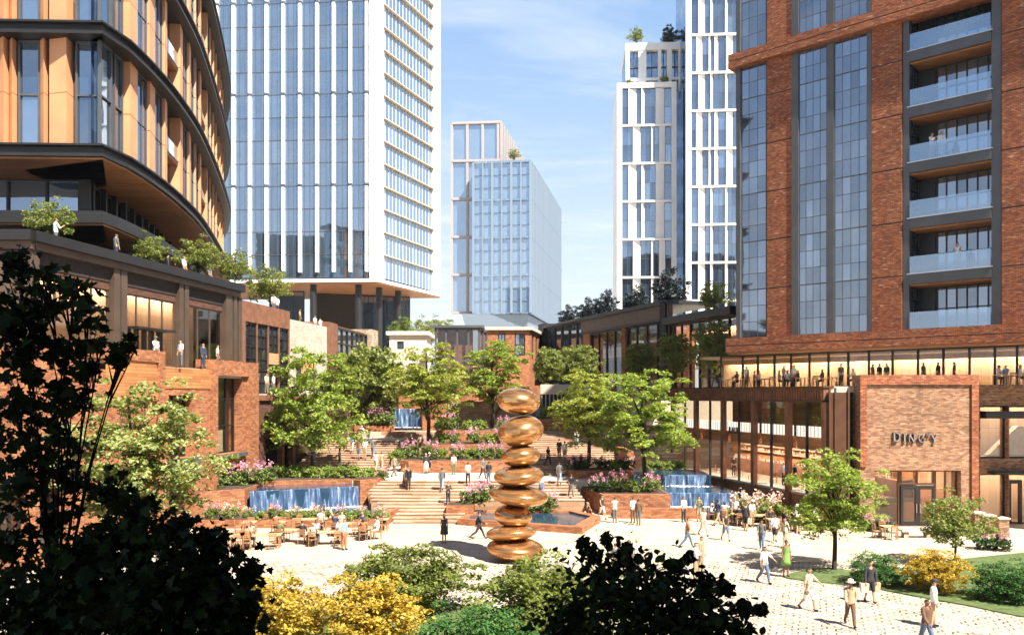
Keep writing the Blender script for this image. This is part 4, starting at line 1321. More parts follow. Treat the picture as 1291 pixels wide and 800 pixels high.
# bronze colonnade
fc = Fr((21.0, 55.8), (16.5, 74.0), side=-1)
e = empty('colonnade', (19, 64, 0), 'rusty bronze colonnade of a two storey restaurant facing the right fountain', 'building')
MB().fbox(fc, 0, fc.len + 12, -.5, .15, 8.35, 9.22).build('fascia', M['corten'], e)
m = MB()
for u in np.arange(.1, fc.len + 12, .32): m.fbox(fc, u, u + .07, .15, .22, 8.4, 9.18)
m.build('rib_cladding', M['corten'], e)
MB().fbox(fc, -.1, fc.len + 12, -.6, .3, 9.22, 9.32).build('coping', M['bronze'], e)
MB().fbox(fc, -.1, fc.len + 12, -.6, .28, 8.25, 8.35).build('beam', M['bronze'], e)
cols = [1042, 995.5, 952, 913.5, 879, 850]
for p in cols:
    u = fc.at(p)
    MB().fbox(fc, u - .22, u + .22, -.08, .26, 0, 8.25).build('column', M['corten'], e)
for p0, p1 in zip(cols[:-1], cols[1:]):
    u0, u1 = fc.at(p0) + .23, fc.at(p1) - .23
    MB().fbox(fc, u0, u1, -.5, .0, 0, 1.75).build('plinth', BW, e)
    MB().fbox(fc, u0, u1, -1.2, .06, 1.75, 1.9).build('sill', M['pale_stone'], e)
    u = (u0 + u1) / 2
    MB().fbox(fc, u - .07, u + .07, -.06, .1, 1.9, 8.25).build('post', M['dark_metal'], e)
    MB().fbox(fc, u0, u1, -.12, -.09, 6.6, 8.25).build('pane', M['glass_shop'], e)
    MB().fbox(fc, u0, u1, -.5, -.4, 5.8, 6.55).build('awning_glow', M['awning_glow'], e)  # striped awning band given a glow of its own
    m = MB()
    for q in np.arange(u0, u1, .42): m.fbox(fc, q, q + .05, -.4, -.38, 5.81, 6.55)
    m.build('band_stripe', M['wood_table'], e)
    MB().fbox(fc, u0, u1, -.7, -.45, 4.9, 5.78).build('bulkhead', M['board'], e)
MB().fbox(fc, -.2, fc.len + 6, -7, -6.7, 1.7, 8.3).build('inner_wall', M['board'], e)
MB().fbox(fc, -.2, fc.len + 6, -6.6, -5.4, 1.75, 2.9).build('bar_counter', M['corten'], e)
m = MB()
for z in (3.6, 4.1): m.fbox(fc, 1, fc.len + 4, -6.7, -6.3, z, z + .08)
m.build('shelf', M['wood_table'], e)
m = MB(); rnd = random.Random(4)
for z in (3.68, 4.18, 2.9):
    for u in np.arange(1, fc.len + 4, .22):
        if rnd.random() < .75:
            h = rnd.uniform(.18, .36); q = fc.p(u, -6.45 if z > 3 else -5.7, z); m.lathe([(.05, 0), (.05, h * .65), (.02, h * .8), (.02, h), (0, h)], q, 6)
m.build('bottle', M['pale_stone'], e)['kind'] = 'stuff'
MB().fbox(fc, -.2, fc.len + 6, -7, -.5, 1.4, 1.72).build('floor', M['inside_floor'], e)
MB().fbox(fc, -.2, fc.len + 6, -6.6, -1.3, 5.4, 5.6).build('mezzanine', M['dark_inside'], e)
m = MB()
for u in np.arange(.6, fc.len + 3, 1.6): m.fbox(fc, u, u + 1.2, -4.2, -3.7, 5.25, 5.38)
m.build('fill_strip', M['fill'], e)  # added strips that warm and brighten the restaurant interior
MB().box(21.1, 22.35, 55.3, 56.6, 0, 8.88).build('end_panel', M['bronze'], e)
MB().box(22.35, 22.95, 56.2, 56.6, 0, 8.88).build('gap_shade', M['dark_inside'], e)  # dark sheet standing in for the shade in the gap
m = MB()
for x in (21.08, 21.45, 22.33): m.box(x - .06, x + .06, 55.2, 55.32, 0, 9.2)
m.build('rib_cladding', M['bronze'], e)

# brick front with the raised lettering
fdg = Fr((22.95, 55.0), (30.75, 55.0))
e = empty('restaurant_building', (27, 55, 0), 'pale brick restaurant front with raised metal lettering over a glazed entrance', 'building')
BP = M['brick_pale']
L = fdg.len
op1 = (1.0, L - 1.1, 0, 3.75)
m = MB(); wall_open(m, fdg, 0, L, 0, 10.05, [op1], -1.2, 0); m.build('wall', BP, e)
m = MB(); m.fbox(fdg, 0, .45, 0, .14, 4.0, 10.05); m.fbox(fdg, L - .45, L, 0, .14, 0, 10.05); m.fbox(fdg, .45, L - .45, 0, .14, 9.4, 10.05)
m.build('brick_border', M['brick_tower'], e)
window(e, fdg, 1.0, 2.9, .0, 3.74, -.5, 1, 1, M['glass_shop'], M['bronze'], .1, .12, .15, name='entrance_window')
window(e, fdg, 5.2, L - 1.1, .0, 3.74, -.5, 2, 1, M['glass_shop'], M['bronze'], .1, .12, .15, name='entrance_window')
window(e, fdg, 2.9, 5.2, 2.75, 3.74, -.5, 2, 1, M['glass_shop'], M['bronze'], .1, .12, .15, name='entrance_window')
for k in range(2):
    d = MB()
    x0 = 2.92 + k * 1.14; x1 = x0 + 1.13
    d.fbox(fdg, x0, x0 + .16, -.55, -.4, .05, 2.7); d.fbox(fdg, x1 - .16, x1, -.55, -.4, .05, 2.7)
    d.fbox(fdg, x0 + .16, x1 - .16, -.55, -.4, .05, .3); d.fbox(fdg, x0 + .16, x1 - .16, -.55, -.4, 2.45, 2.7)
    d = d.build('door', M['dark_metal'], e)
    MB().fbox(fdg, x0 + .15, x1 - .15, -.5, -.47, .3, 2.45).build('pane', M['glass_shop'], d)
    MB().fbox(fdg, (x1 - .13) if k == 0 else (x0 + .09), (x1 - .09) if k == 0 else (x0 + .13), -.36, -.32, .9, 1.5).build('handle', M['steel'], d)
MB().box(23.2, 38, 59.2, 59.5, 0, 8.8).build('inner_wall', M['inside_wood'], e)
MB().box(23.2, 38, 56.3, 59.2, -.02, .03).build('inner_floor', M['inside_floor'], e)
MB().box(24, 30.6, 58.2, 58.9, .03, 2.2).build('inner_counter', M['terracotta'], e)


def strokes(mb, segs, x, z, s, y0, y1):
    """letters as bars: (x0,z0,x1,z1,width) in letter units"""
    for x0, z0_, x1, z1_, w in segs:
        a = Vector((x + x0 * s, z + z0_ * s)); b = Vector((x + x1 * s, z + z1_ * s)); d = (b - a)
        if d.length < 1e-6: continue
        d.normalize(); p = Vector((-d.y, d.x)) * w * s / 2
        q = [a - p, b - p, b + p, a + p]
        mb.hexa([(v.x, y0, v.y) for v in (q[0], q[1])] + [(v.x, y1, v.y) for v in (q[1], q[0])] + [(v.x, y0, v.y) for v in (q[3], q[2])] + [(v.x, y1, v.y) for v in (q[2], q[3])])


def arc(cx, cz, rx, rz, a0, a1, w, n=10):
    P = [(cx + rx * math.cos(R(a0 + (a1 - a0) * i / n)), cz + rz * math.sin(R(a0 + (a1 - a0) * i / n))) for i in range(n + 1)]
    return [(P[i][0], P[i][1], P[i + 1][0], P[i + 1][1], w) for i in range(n)]


GL = {
    'D': [(.12, 0, .12, 1, .13), (0, .03, .3, .03, .06), (0, .97, .3, .97, .06)] + arc(.28, .5, .42, .47, -90, 90, .1),
    'I': [(.15, 0, .15, 1, .13), (0, .03, .3, .03, .06), (0, .97, .3, .97, .06)],
    'N': [(.12, 0, .12, 1, .07), (.08, 1, .72, 0, .13), (.7, 0, .7, 1, .07), (0, .03, .24, .03, .06), (.58, .97, .82, .97, .06)],
    'G': arc(.42, .5, .40, .48, 50, 330, .09, 14) + [(.76, .05, .76, .45, .12), (.6, .45, .88, .45, .06)],
    'Y': [(.38, 0, .38, .45, .13), (.02, 1, .38, .45, .12), (.74, 1, .38, .45, .07), (.22, .03, .54, .03, .06), (0, .97, .2, .97, .06), (.6, .97, .8, .97, .06)],
    'B': [(.1, 0, .1, 1, .15)] + arc(.2, .74, .3, .24, -90, 90, .13) + arc(.2, .26, .36, .24, -90, 90, .13),
    'A': [(.02, 0, .36, 1, .14), (.7, 0, .36, 1, .14), (.16, .33, .56, .33, .1)],
    'U': [(.1, .3, .1, 1, .15), (.6, .3, .6, 1, .13)] + arc(.35, .32, .25, .3, 180, 360, .13),
    'M': [(.1, 0, .1, 1, .13), (.1, 1, .42, .2, .13), (.42, .2, .74, 1, .13), (.74, 0, .74, 1, .15)],
}
s55 = 55 / FPX
for ch, px, pz, h in (('D', 1125, 556, 11.5), ('I', 1137.5, 557, 11), ('N', 1143.8, 557.3, 11), ('G', 1157, 557, 10), ('N', 1167, 550.5, 4.5), ('Y', 1173, 557.5, 9.5)):
    m = MB(); strokes(m, GL[ch], WX(px, 55), WZ(pz, 55), h * s55, 54.84, 55.0)
    m.build('letter', M['steel'], e)

m = MB()
for x in np.arange(24, 38, 1.8): m.box(x, x + 1.2, 57.2, 57.5, 3.95, 4.05); m.box(x, x + 1.2, 57.4, 57.7, 8.5, 8.6)
m.build('fill_strip', M['fill'], e)  # strips added to brighten both floors behind the shop glazing
MB().box(23.2, 44, 56.3, 59.2, 4.1, 4.25).build('ceiling', M['soffit'], e)
MB().box(23.2, 44, 57.05, 59.2, 8.65, 8.8).build('ceiling', M['soffit'], e)
# brick facade at far right
frt = Fr((30.78, 56.0), (44, 56.0))
e = empty('restaurant_building', (36, 56, 0), 'red brick shop front with two tiers of wide glazing at the right edge', 'building')
L = frt.len
def ru(px): return WX(px, 56) - 30.78
o2 = [(ru(1236), ru(1271.5), WZ(578, 56), WZ(511, 56)), (ru(1272.5), ru(1330), WZ(578, 56), WZ(511, 56)), (ru(1236), ru(1271.5), .0, WZ(597, 56)), (ru(1272.5), ru(1330), .0, WZ(597, 56))]
m = MB(); wall_open(m, frt, 0, L, 0, WZ(485, 56), o2, -1, 0); m.build('wall', BP, e)
for i, o in enumerate(o2):
    window(e, frt, o[0], o[1], o[2], o[3], -.45, 1 if i % 2 == 0 else 2, 1, M['glass_shop'], M['dark_metal'], .1, .12, .15, name='shop_window')
MB().fbox(frt, ru(1238), ru(1330), -.3, .5, WZ(527, 56), WZ(518, 56)).build('awning_box', M['dark_metal'], e)
MB().fbox(frt, ru(1245), ru(1330), -.3, .9, WZ(596, 56), WZ(594, 56)).build('canopy', M['edge_metal'], e)
d = MB(); x0, x1 = ru(1274), ru(1291)
d.fbox(frt, x0, x0 + .18, -.4, -.2, .05, 3.0); d.fbox(frt, x1 - .18, x1, -.4, -.2, .05, 3.0); d.fbox(frt, x0 + .18, x1 - .18, -.4, -.2, 2.75, 3.0)
d.build('door', M['dark_metal'], e)
MB().box(31.2, 44, 58.5, 58.9, 0, 9).build('inner_wall', M['inside_wood'], e)
MB().box(31.4, 44, 57.1, 58.4, 4.3, 4.5).build('inner_floor', M['pale_stone'], e)
MB().hexa([(33, 57.6, 4.6), (37, 57.6, 4.6), (37, 58.2, 4.6), (33, 58.2, 4.6), (35, 57.6, 6.6), (37, 57.6, 6.6), (37, 58.2, 6.6), (35, 58.2, 6.6)]).build('inner_stair', M['cream'], e)
# ------------------------------------------------------------------ plants
ORD = ['first', 'second', 'third', 'fourth', 'fifth', 'sixth', 'seventh', 'eighth', 'ninth', 'tenth', 'eleventh', 'twelfth']


def mesh_poly(name, V, mat):
    """V (N,k,3) polygons -> mesh, fast"""
    Nq, k = V.shape[0], V.shape[1]
    m = bpy.data.meshes.new(name)
    m.vertices.add(Nq * k); m.vertices.foreach_set('co', V.astype(np.float32).ravel())
    m.loops.add(Nq * k); m.loops.foreach_set('vertex_index', np.arange(Nq * k, dtype=np.int32))
    m.polygons.add(Nq)
    m.polygons.foreach_set('loop_start', np.arange(0, Nq * k, k, dtype=np.int32))
    m.materials.append(mat)
    m.update(calc_edges=True)
    return m


SHAPES = {
    'oval': np.array([(0, -.5), (.24, -.28), (.3, .0), (.2, .28), (0, .55), (-.2, .28), (-.3, .0), (-.24, -.28)]),
    'diamond': np.array([(0, -.5), (.3, 0), (0, .5), (-.3, 0)]),
    'maple': np.array([(0, -.5), (.1, -.26), (.42, -.34), (.34, -.08), (.52, .1), (.22, .14), (.2, .34), (0, .58), (-.2, .34), (-.22, .14), (-.52, .1), (-.34, -.08), (-.42, -.34), (-.1, -.26)]),
}


def leaf_polys(rg, P, size, shape='diamond', up=.9, spread=.5, svar=.35, fold=.12):
    n = len(P)
    nr = np.stack([rg.normal(0, spread, n), rg.normal(0, spread, n), np.full(n, up)], 1)
    nr /= np.linalg.norm(nr, axis=1)[:, None]
    a = rg.normal(0, 1, (n, 3)); a -= nr * (a * nr).sum(1)[:, None]; a /= np.linalg.norm(a, axis=1)[:, None]
    b = np.cross(nr, a)
    s = size * (1 + rg.uniform(-svar, svar, n))
    S = SHAPES[shape]
    V = P[:, None, :] + (a[:, None, :] * S[None, :, 1, None] + b[:, None, :] * S[None, :, 0, None] + nr[:, None, :] * (np.abs(S[None, :, 0, None]) * fold * 2)) * s[:, None, None]
    return V


def tuft_sites(rg, n, rx, ry, rz, shell=2.0, gap=.25, flatbot=.35):
    out = []
    ph = rg.uniform(0, 6.28, 6)
    while len(out) < n:
        d = rg.normal(0, 1, 3); d /= np.linalg.norm(d)
        r = rg.uniform(0, 1) ** (1 / shell)
        # uneven outline
        lob = 1 + .13 * math.sin(3 * math.atan2(d[1], d[0]) + ph[0]) + .10 * math.sin(5 * math.atan2(d[1], d[0]) + 4 * d[2] + ph[1]) + .09 * math.sin(6 * d[2] + ph[2])
        p = d * r * lob
        if p[2] < -flatbot - .25 * rg.uniform(): continue
        q = p * 3.1
        if math.sin(q[0] * 1.7 + ph[3]) * math.sin(q[1] * 1.9 + ph[4]) * math.sin(q[2] * 2.3 + ph[5]) > gap: continue
        out.append((p[0] * rx, p[1] * ry, p[2] * rz))
    return np.array(out)


def crown_points(rg, sites, per, tr, flat=.3, droop=.35):
    n = len(sites)
    a = rg.uniform(0, 6.283, (n, per)); r = np.sqrt(rg.uniform(0, 1, (n, per))) * tr * rg.uniform(.6, 1.35, (n, 1))
    x = r * np.cos(a); y = r * np.sin(a)
    z = rg.normal(0, tr * flat * .5, (n, per)) - droop * r * r / tr
    return (sites[:, None, :] + np.stack([x, y, z], 2)).reshape(-1, 3)


def limbs(rg, mb, base, top, r0, targets, n_twig=0, kinks=3):
    """trunk from base to top, limbs from it out to the targets"""
    base, top = Vector(base), Vector(top)
    pts = [base + (top - base) * t + Vector((rg.normal(0, .014), rg.normal(0, .014), 0)) * (top - base).length * (0 if t == 0 else 1) for t in (0, .03, .25, .5, .75, 1)]
    mb.tube(pts, [r0 * 1.5, r0 * 1.05, r0 * .9, r0 * .75, r0 * .5, r0 * .2], 9)
    for t in targets:
        t = Vector(t)
        k = min(.92, max(.28, ((t.z - base.z) / (top.z - base.z)) * .62 + rg.uniform(-.08, .05)))
        i = min(4, int(k * 5)); o = pts[i].lerp(pts[i + 1], k * 5 - i) if i < 5 else pts[-1]
        o = base + (top - base) * k
        d = t - o
        mid = o + d * .5 + Vector((rg.normal(0, .07), rg.normal(0, .07), .12)) * d.length
        rr = r0 * .36 * (1.1 - k * .6)
        mb.tube([o, o.lerp(mid, .5), mid, t], [rr, rr * .8, rr * .55, rr * .18], 5, caps=False)


KIND = {}


def tree_kind(key, seed, mat, H, rx, rz, n, per, leaf, tr, flat=.3, trunk=.16, shape='diamond', shell=2.2, gap=.3, low=.42, up=.9, spread=.5, flatbot=.55, nl=26, bark='bark'):
    """H total height, rx rz crown radii; stored as (crown mesh, trunk mesh)"""
    rg = np.random.default_rng(seed)
    cz = H - rz
    s = tuft_sites(rg, n, rx, rx * .95, rz, shell, gap, flatbot)
    P = crown_points(rg, s, per, tr, flat) + np.array([0, 0, cz])
    cm = mesh_poly('crown', leaf_polys(rg, P, leaf, shape, up, spread), M[mat])
    mb = MB()
    idx = rg.permutation(len(s))[:nl]
    limbs(rg, mb, (0, 0, -.1), (rg.normal(0, .1), rg.normal(0, .1), cz + rz * .75), trunk, [tuple(s[i] + np.array([0, 0, cz])) for i in idx])
    KIND[key] = (cm, mb.mesh('trunk', M[bark], smooth=True))


def put_tree(key, loc, sc_, rot, label, group=None, name='tree', cat='tree', parts=('crown', 'trunk'), sz=None):
    e = empty(name, loc, label, cat, group)
    for nm, me in zip(parts, KIND[key]):
        o = bpy.data.objects.new(nm, me); COL.objects.link(o); o.parent = e
    e.scale = (sc_, sc_, sc_ * (sz or 1)); e.rotation_euler.z = rot
    return e


tree_kind('lime_a', 11, 'leaf_lime', 10.0, 4.1, 4.0, 250, 76, .25, .66, .22, .20, gap=.08, shell=2.8)
tree_kind('lime_b', 12, 'leaf_fresh', 10.0, 4.0, 4.2, 250, 76, .25, .66, .22, .20, gap=.08, shell=2.8)
tree_kind('lime_c', 13, 'leaf_lime', 10.0, 3.9, 4.1, 240, 76, .25, .66, .22, .20, gap=.08, shell=2.8)
tree_kind('mid', 14, 'leaf_lime', 6.2, 2.6, 2.5, 240, 70, .15, .42, .22, .12, gap=.08, shell=2.6)
tree_kind('slim', 15, 'leaf_soft', 6.0, 1.75, 2.5, 190, 44, .2, .36, .5, .07, gap=.25, flatbot=.95, spread=.9)
tree_kind('slim_green', 16, 'leaf_green', 6.0, 1.8, 2.5, 190, 44, .2, .36, .5, .07, gap=.25, flatbot=.95, spread=.9)
tree_kind('airy', 17, 'leaf_soft', 3.6, 1.6, 1.4, 130, 46, .14, .30, .5, .06, gap=.25, flatbot=.8, spread=.9)
tree_kind('navy', 18, 'leaf_navy', 3.2, 1.6, 1.5, 120, 40, .2, .32, .6, .08, gap=.2, flatbot=.8, spread=.9)
tree_kind('near_lit', 19, 'leaf_sunlit', 9.2, 2.3, 2.3, 250, 62, .125, .36, .25, .13, gap=.2, shape='oval')
tree_kind('gold', 20, 'leaf_gold', 2.3, 1.7, 1.15, 230, 60, .11, .26, .35, .05, gap=.3, flatbot=.95, nl=30)
tree_kind('fir', 21, 'leaf_fir', 1.9, 1.7, 1.0, 230, 60, .10, .28, .3, .05, gap=.3, flatbot=.95, nl=20)
tree_kind('spread', 22, 'leaf_olive', 2.2, 2.2, 1.1, 300, 60, .12, .34, .22, .06, gap=.25, flatbot=.95, nl=30)
tree_kind('deep', 23, 'leaf_deep', 1.9, 1.5, 1.0, 220, 60, .10, .28, .4, .05, gap=.35, flatbot=.95, nl=20)

G1 = 'broad lime green trees on the terraces'
put_tree('lime_a', (WX(397, 69.4), 68.9, 0.3), .98, .3, 'broad lime green tree in front of the dark arched wall, beside the left upper steps', G1, sz=1.27)
put_tree('lime_b', (WX(540, 80), 79.0, 4.0), .98, 1.7, 'broad lime green tree growing from the curved brick drum left of the sculpture', G1)
put_tree('lime_c', (WX(622, 87.5), 87.5, 5.2), .96, 3.9, 'broad lime green tree rising directly behind the top of the sculpture', G1)
put_tree('lime_b', (WX(744, 70.5), 70.3, 2.5), .86, 4.4, 'broad lime green tree in the shaded planter right of the sculpture', G1)
put_tree('lime_a', (WX(812, 64), 64, 1.4), .93, 2.2, 'broad lime green tree in front of the right fountain and bronze colonnade', G1)
put_tree('mid', (WX(1052, 41.3), 41.3, .03), .95, .6, 'lone round green tree on the lawn strip beside the plaza, casting shade on the paving')
put_tree('airy', (WX(1204, 42.5), 42.5, .03), 1.05, .9, 'small loose grey green tree in front of the brick shop entrance')
put_tree('near_lit', (WX(168, 24), 24, 0), 1.0, 1.1, 'sunlit tree between the black shaded foliage and the brick block at left')
G2 = 'slender upright trees around the terraces'
for px, Y, z, k, s, lab in (
        (441, 88, 4.4, 'slim', 1.6, 'slender pale tree in front of the white brick building'),
        (470, 88, 4.4, 'slim', 1.75, 'slender pale tree in front of the tower lobby, left of the small waterfall'),
        (690, 99, 8.9, 'slim', 1.0, 'slender green tree just right of the top of the sculpture'),
        (716, 101, 8.9, 'slim', 1.05, 'slender green tree below the smaller dark pavilion'),
        (738, 98, 8.9, 'slim', 1.05, 'slender pale green tree at the left end of the large dark pavilion'),
        (805, 90, 9.0, 'slim', .98, 'slender tree in front of the pier of the large dark pavilion'),
        (852, 82, 9.3, 'slim', 1.0, 'slender tree in front of the left part of the glazed wing'),
        (900, 75, 9.3, 'slim', 1.1, 'slender tree nearest the brick tower, on the colonnade roof')):
    put_tree(k, (WX(px, Y), Y, z), s, px, lab, G2, name='slender_tree')
G3 = 'small trees on the left roof terraces'
for px, n, s, lab in ((62, -1.6, 1.05, 'small bushy tree at the near corner of the bronze roof terrace'), (186, -1.8, .85, 'small tree beside the standing man on the bronze roof terrace'), (250, -1.6, 1.0, 'small tree between the figures near the far end of the bronze roof terrace'), (296, -1.2, .9, 'small tree at the far tip of the bronze cornice')):
    u = fbz.at(px, n); q = fbz.p(u, n, 17.0)
    put_tree('airy', q, s * .8 * q[1] / 50, px, lab, G3, name='roof_tree')
q = f3.p(f3.at(340, -2), -2, 16.5)
put_tree('airy', q, 1.3, 2, 'small tree on the roof of the rusty steel clad building', G3, name='roof_tree')
G4 = 'blue black shrubs on the dark pavilion roofs'
for i, (px, n, s) in enumerate(((716, -2.5, 1.0), (741, -3, 1.05), (765, -3, 1.15), (803, -3, 1.05), (846, -3, 1.3))):
    fr0 = fd if px > 736 else fd2
    q = fr0.p(fr0.at(px, n), n, (WZ(378, 88) if px > 736 else WZ(406, 119)) - .3)
    put_tree('navy', q, s, px, 'blue black shrub on the dark pavilion roofs, %s from left' % ORD[i], G4, name='roof_shrub', cat='shrub')
q = fg.p(fg.at(900, -3), -3, WZ(396, 82) - .2)
put_tree('airy', q, 1.05, 1, 'bright small tree standing alone on the roof of the glazed wing', name='roof_tree')
for px, Y, z, k, s, lab in ((505, 112, 13.5, 'slim_green', 1.0, 'small green tree behind the white rendered house'), (532, 118, 14.5, 'airy', 1.5, 'wide pale tree above the white rendered house'), (556, 122, 15.3, 'airy', 1.4, 'pale tree behind the glass pavilion')):
    put_tree(k, (WX(px, Y), Y, z), s, px, lab, name='background_tree')
# roof plants on far towers
for px, py, Y, s, k, lab in ((648, 205, 406, 1.9, 'airy', 'white blossoming tree on the shoulder of the far tower'), (802, 58.6, 153.5, .95, 'airy', 'small yellowish shrub on top of the stepped white tower'), (844, 58.6, 153.5, 1.15, 'navy', 'dark shrub on the top corner of the stepped white tower'), (838, 107.5, 149.8, .5, 'airy', 'small shrub on the setback of the stepped white tower'), (793, 110, 150.1, .45, 'airy', 'tiny shrub at the left end of the white tower setback')):
    put_tree(k, (WX(px, Y), Y, WZ(py, Y)), s, px, lab, name='roof_shrub', cat='shrub')

# bushes
G5 = 'shrubs in the foreground planting beds'
for px, Y, k, s, lab in (
        (345, 28.3, 'gold', 1.15, 'golden yellow bush at the left of the planting bed, nearest the dark foliage'),
        (462, 27.0, 'gold', 1.28, 'large golden yellow bush in the middle of the planting bed'),
        (510, 33.5, 'spread', 1.22, 'spreading olive green bush behind the golden ones, left of the sculpture'),
        (603, 25.8, 'fir', 1.15, 'bright green low bush at the bottom centre below the sculpture'),
        (545, 25.0, 'fir', .8, 'small bright green bush between the golden bush and the bottom centre'),
        (702, 28.6, 'spread', 1.42, 'olive green bush right of the sculpture, beside the black shaded foliage'),
        (1106, 38.2, 'fir', .78, 'bright green bush between the lone tree and the golden bush on the lawn'),
        (1180, 36.8, 'gold', .86, 'golden bush on the right hand lawn, under the small loose tree'),
        (1268, 35.2, 'fir', .9, 'low bright green bush at the right edge of the lawn')):
    put_tree(k, (WX(px, Y), Y, .02), s, px * .37, lab, G5, name='bush', cat='shrub', parts=('foliage', 'stem'))

# flowering shrubs
rgf = np.random.default_rng(5)
def flower_kind(key, petal, leaf, seed, tall=1.0):
    rg = np.random.default_rng(seed)
    s = tuft_sites(rg, 46, .62, .55, .42, 2, .6, .9)
    P = crown_points(rg, s, 26, .17, .5) + np.array([0, 0, .42])
    lm = mesh_poly('foliage', leaf_polys(rg, P, .13, 'diamond', .6, .8), M[leaf])
    s2 = s[s[:, 2] > -.1][:14]
    P2 = []
    for c in s2:
        h = rg.uniform(.12, .42) * tall
        for k in range(20):
            P2.append((c[0] * 1.05 + rg.normal(0, .055), c[1] * 1.05 + rg.normal(0, .055), c[2] + .42 + h + rg.normal(0, .09)))
    pm = mesh_poly('blossom', leaf_polys(rg, np.array(P2), .085, 'diamond', .5, 1.0), M[petal])
    KIND[key] = (lm, pm)


flower_kind('pink', 'pink', 'leaf_green', 31)
flower_kind('blush', 'blush', 'leaf_soft', 32, 1.2)
flower_kind('hedge', 'leaf_green', 'leaf_lime', 33, .2)
flower_kind('darkpink', 'pink', 'leaf_deep', 34, 1.3)


def row(items, label, group, name='flowering_shrub'):
    for i, it in enumerate(items):
        px, Y, z, k, s = it
        o = ORD[i] if i < len(ORD) else str(i + 1)
        put_tree(k, (WX(px, Y), Y, z), s, px * 1.7, label % o, group, name=name, cat='shrub', parts=('foliage', 'blossom'))


row([(px, 55.2 + (i % 3) * .15, .5, 'blush' if i % 3 else 'pink', s) for i, (px, s) in enumerate(((268, .95), (290, 1.05), (312, .8), (345, .9), (372, .85), (398, .9), (432, .85), (455, .85), (478, .8)))], 'blush flowering shrub between the cafe tables and the left fountain pool, %s from left', 'blush flowers along the left pool')
row([(px, 55.0 + (i % 2) * .2, .5, 'hedge', .75) for i, px in enumerate((330, 358, 385, 415, 442, 462, 484))], 'low green plant along the left pool wall, %s from left', 'green plants along the left pool', 'low_shrub')
row([(px, Y, z, 'pink', s) for px, Y, z, s in ((243, 58, 1.9, 1.7), (266, 60, 1.9, 1.6), (298, 62, 1.9, 1.5), (318, 63, 1.9, 1.6), (335, 64.5, 2.1, 1.3))], 'pink flowering bush left of the left waterfall, %s from left', 'pink flowers beside the left waterfall')
row([(px, 66.8, 2.1, 'hedge', 1.25) for px in (352, 372, 392, 412, 430, 446)] , 'leafy plant in the planter above the left waterfall, %s from left', 'hedge above the left waterfall', 'low_shrub')
row([(464, 66.3, 2.1, 'hedge', 1.1), (482, 66.2, 2.0, 'pink', .9)], 'plant in the curved planter at the right end of the left waterfall, %s from left', 'plants right of the left waterfall')
row([(px, 74 + (i % 2), 3.0, k, s) for i, (px, k, s) in enumerate(((500, 'hedge', 1.2), (516, 'pink', 1.5), (541, 'pink', 1.55), (556, 'hedge', 1.2), (577, 'pink', 1.3), (596, 'hedge', 1.3), (612, 'pink', 1.35), (628, 'pink', 1.3)))], 'shrub in the long planter behind the landing, %s from left', 'flowers in the landing planter')
row([(px, 79.3, 4.15, k, s) for px, k, s in ((556, 'hedge', 1.3), (572, 'pink', 1.2), (598, 'pink', 1.4), (616, 'hedge', 1.2), (632, 'pink', 1.3))], 'flowering shrub in the middle planter tier, %s from left', 'flowers in the middle planter tier')
row([(px, 84.6, 5.25, k, s) for px, k, s in ((556, 'hedge', 1.5), (568, 'pink', 1.6), (590, 'hedge', 1.2), (606, 'hedge', 1.3), (634, 'pink', 1.2))], 'flowering shrub in the topmost planter tier, %s from left', 'flowers in the topmost planter tier')
row([(476, 87.6, 5.6, 'pink', 1.7), (487, 87.3, 5.6, 'pink', 1.9)], 'pink bush beside the small waterfall behind the left tree, %s from left', 'pink bushes by the small left waterfall')
row([(px, 68.8, 2.6, k, s) for px, k, s in ((721, 'darkpink', 1.1), (734, 'darkpink', 1.2), (760, 'darkpink', 1.1), (775, 'hedge', 1.1), (788, 'darkpink', 1.2))], 'shaded dark leaved shrub in the planter around the right tree, %s from left', 'plants in the shaded planter')
row([(px, 62, 1.5, k, s) for px, k, s in ((757, 'darkpink', 1.3), (780, 'pink', 1.4), (797, 'hedge', 1.1), (821, 'pink', 1.3))], 'pink flowering shrub in the planter before the right fountain, %s from left', 'flowers before the right fountain')
row([(592, 59.6, .8, 'pink', 1.25), (606, 59.4, 1.0, 'pink', 1.35), (612, 61.5, 1.2, 'pink', 1.1), (672, 60.0, .35, 'pink', 1.2), (689, 60.1, .35, 'pink', 1.35)], 'pink flowering shrub around the pool behind the sculpture, %s from left', 'flowers around the hexagonal pool')
row([(936, 58.2, .0, 'blush', 2.0), (952, 57.6, .0, 'blush', 1.7), (969, 57.2, .0, 'blush', 2.0), (984, 56.8, .0, 'hedge', 1.5)], 'tall blush flowering shrub at the foot of the bronze colonnade, %s from left', 'flowers at the foot of the colonnade')
row([(690, 90, 6.3, 'hedge', 1.6), (705, 90, 6.3, 'pink', 1.4), (720, 90, 6.3, 'hedge', 1.6)], 'shrub on the planter at the top of the right hand steps, %s from left', 'plants at the top of the right steps')
row([(px, 72.0, 2.3, 'hedge', 1.0) for px in (818, 832, 846, 858)], 'leafy plant behind the right fountain basin, %s from left', 'plants behind the right fountain', 'low_shrub')
row([(px, Y, .0, 'darkpink', 1.0) for px, Y in ((1092, 53.6), (1112, 53.2), (1240, 47), (1262, 46.6))], 'low plant by the brick shop entrance, %s from left', 'plants by the shop entrance')

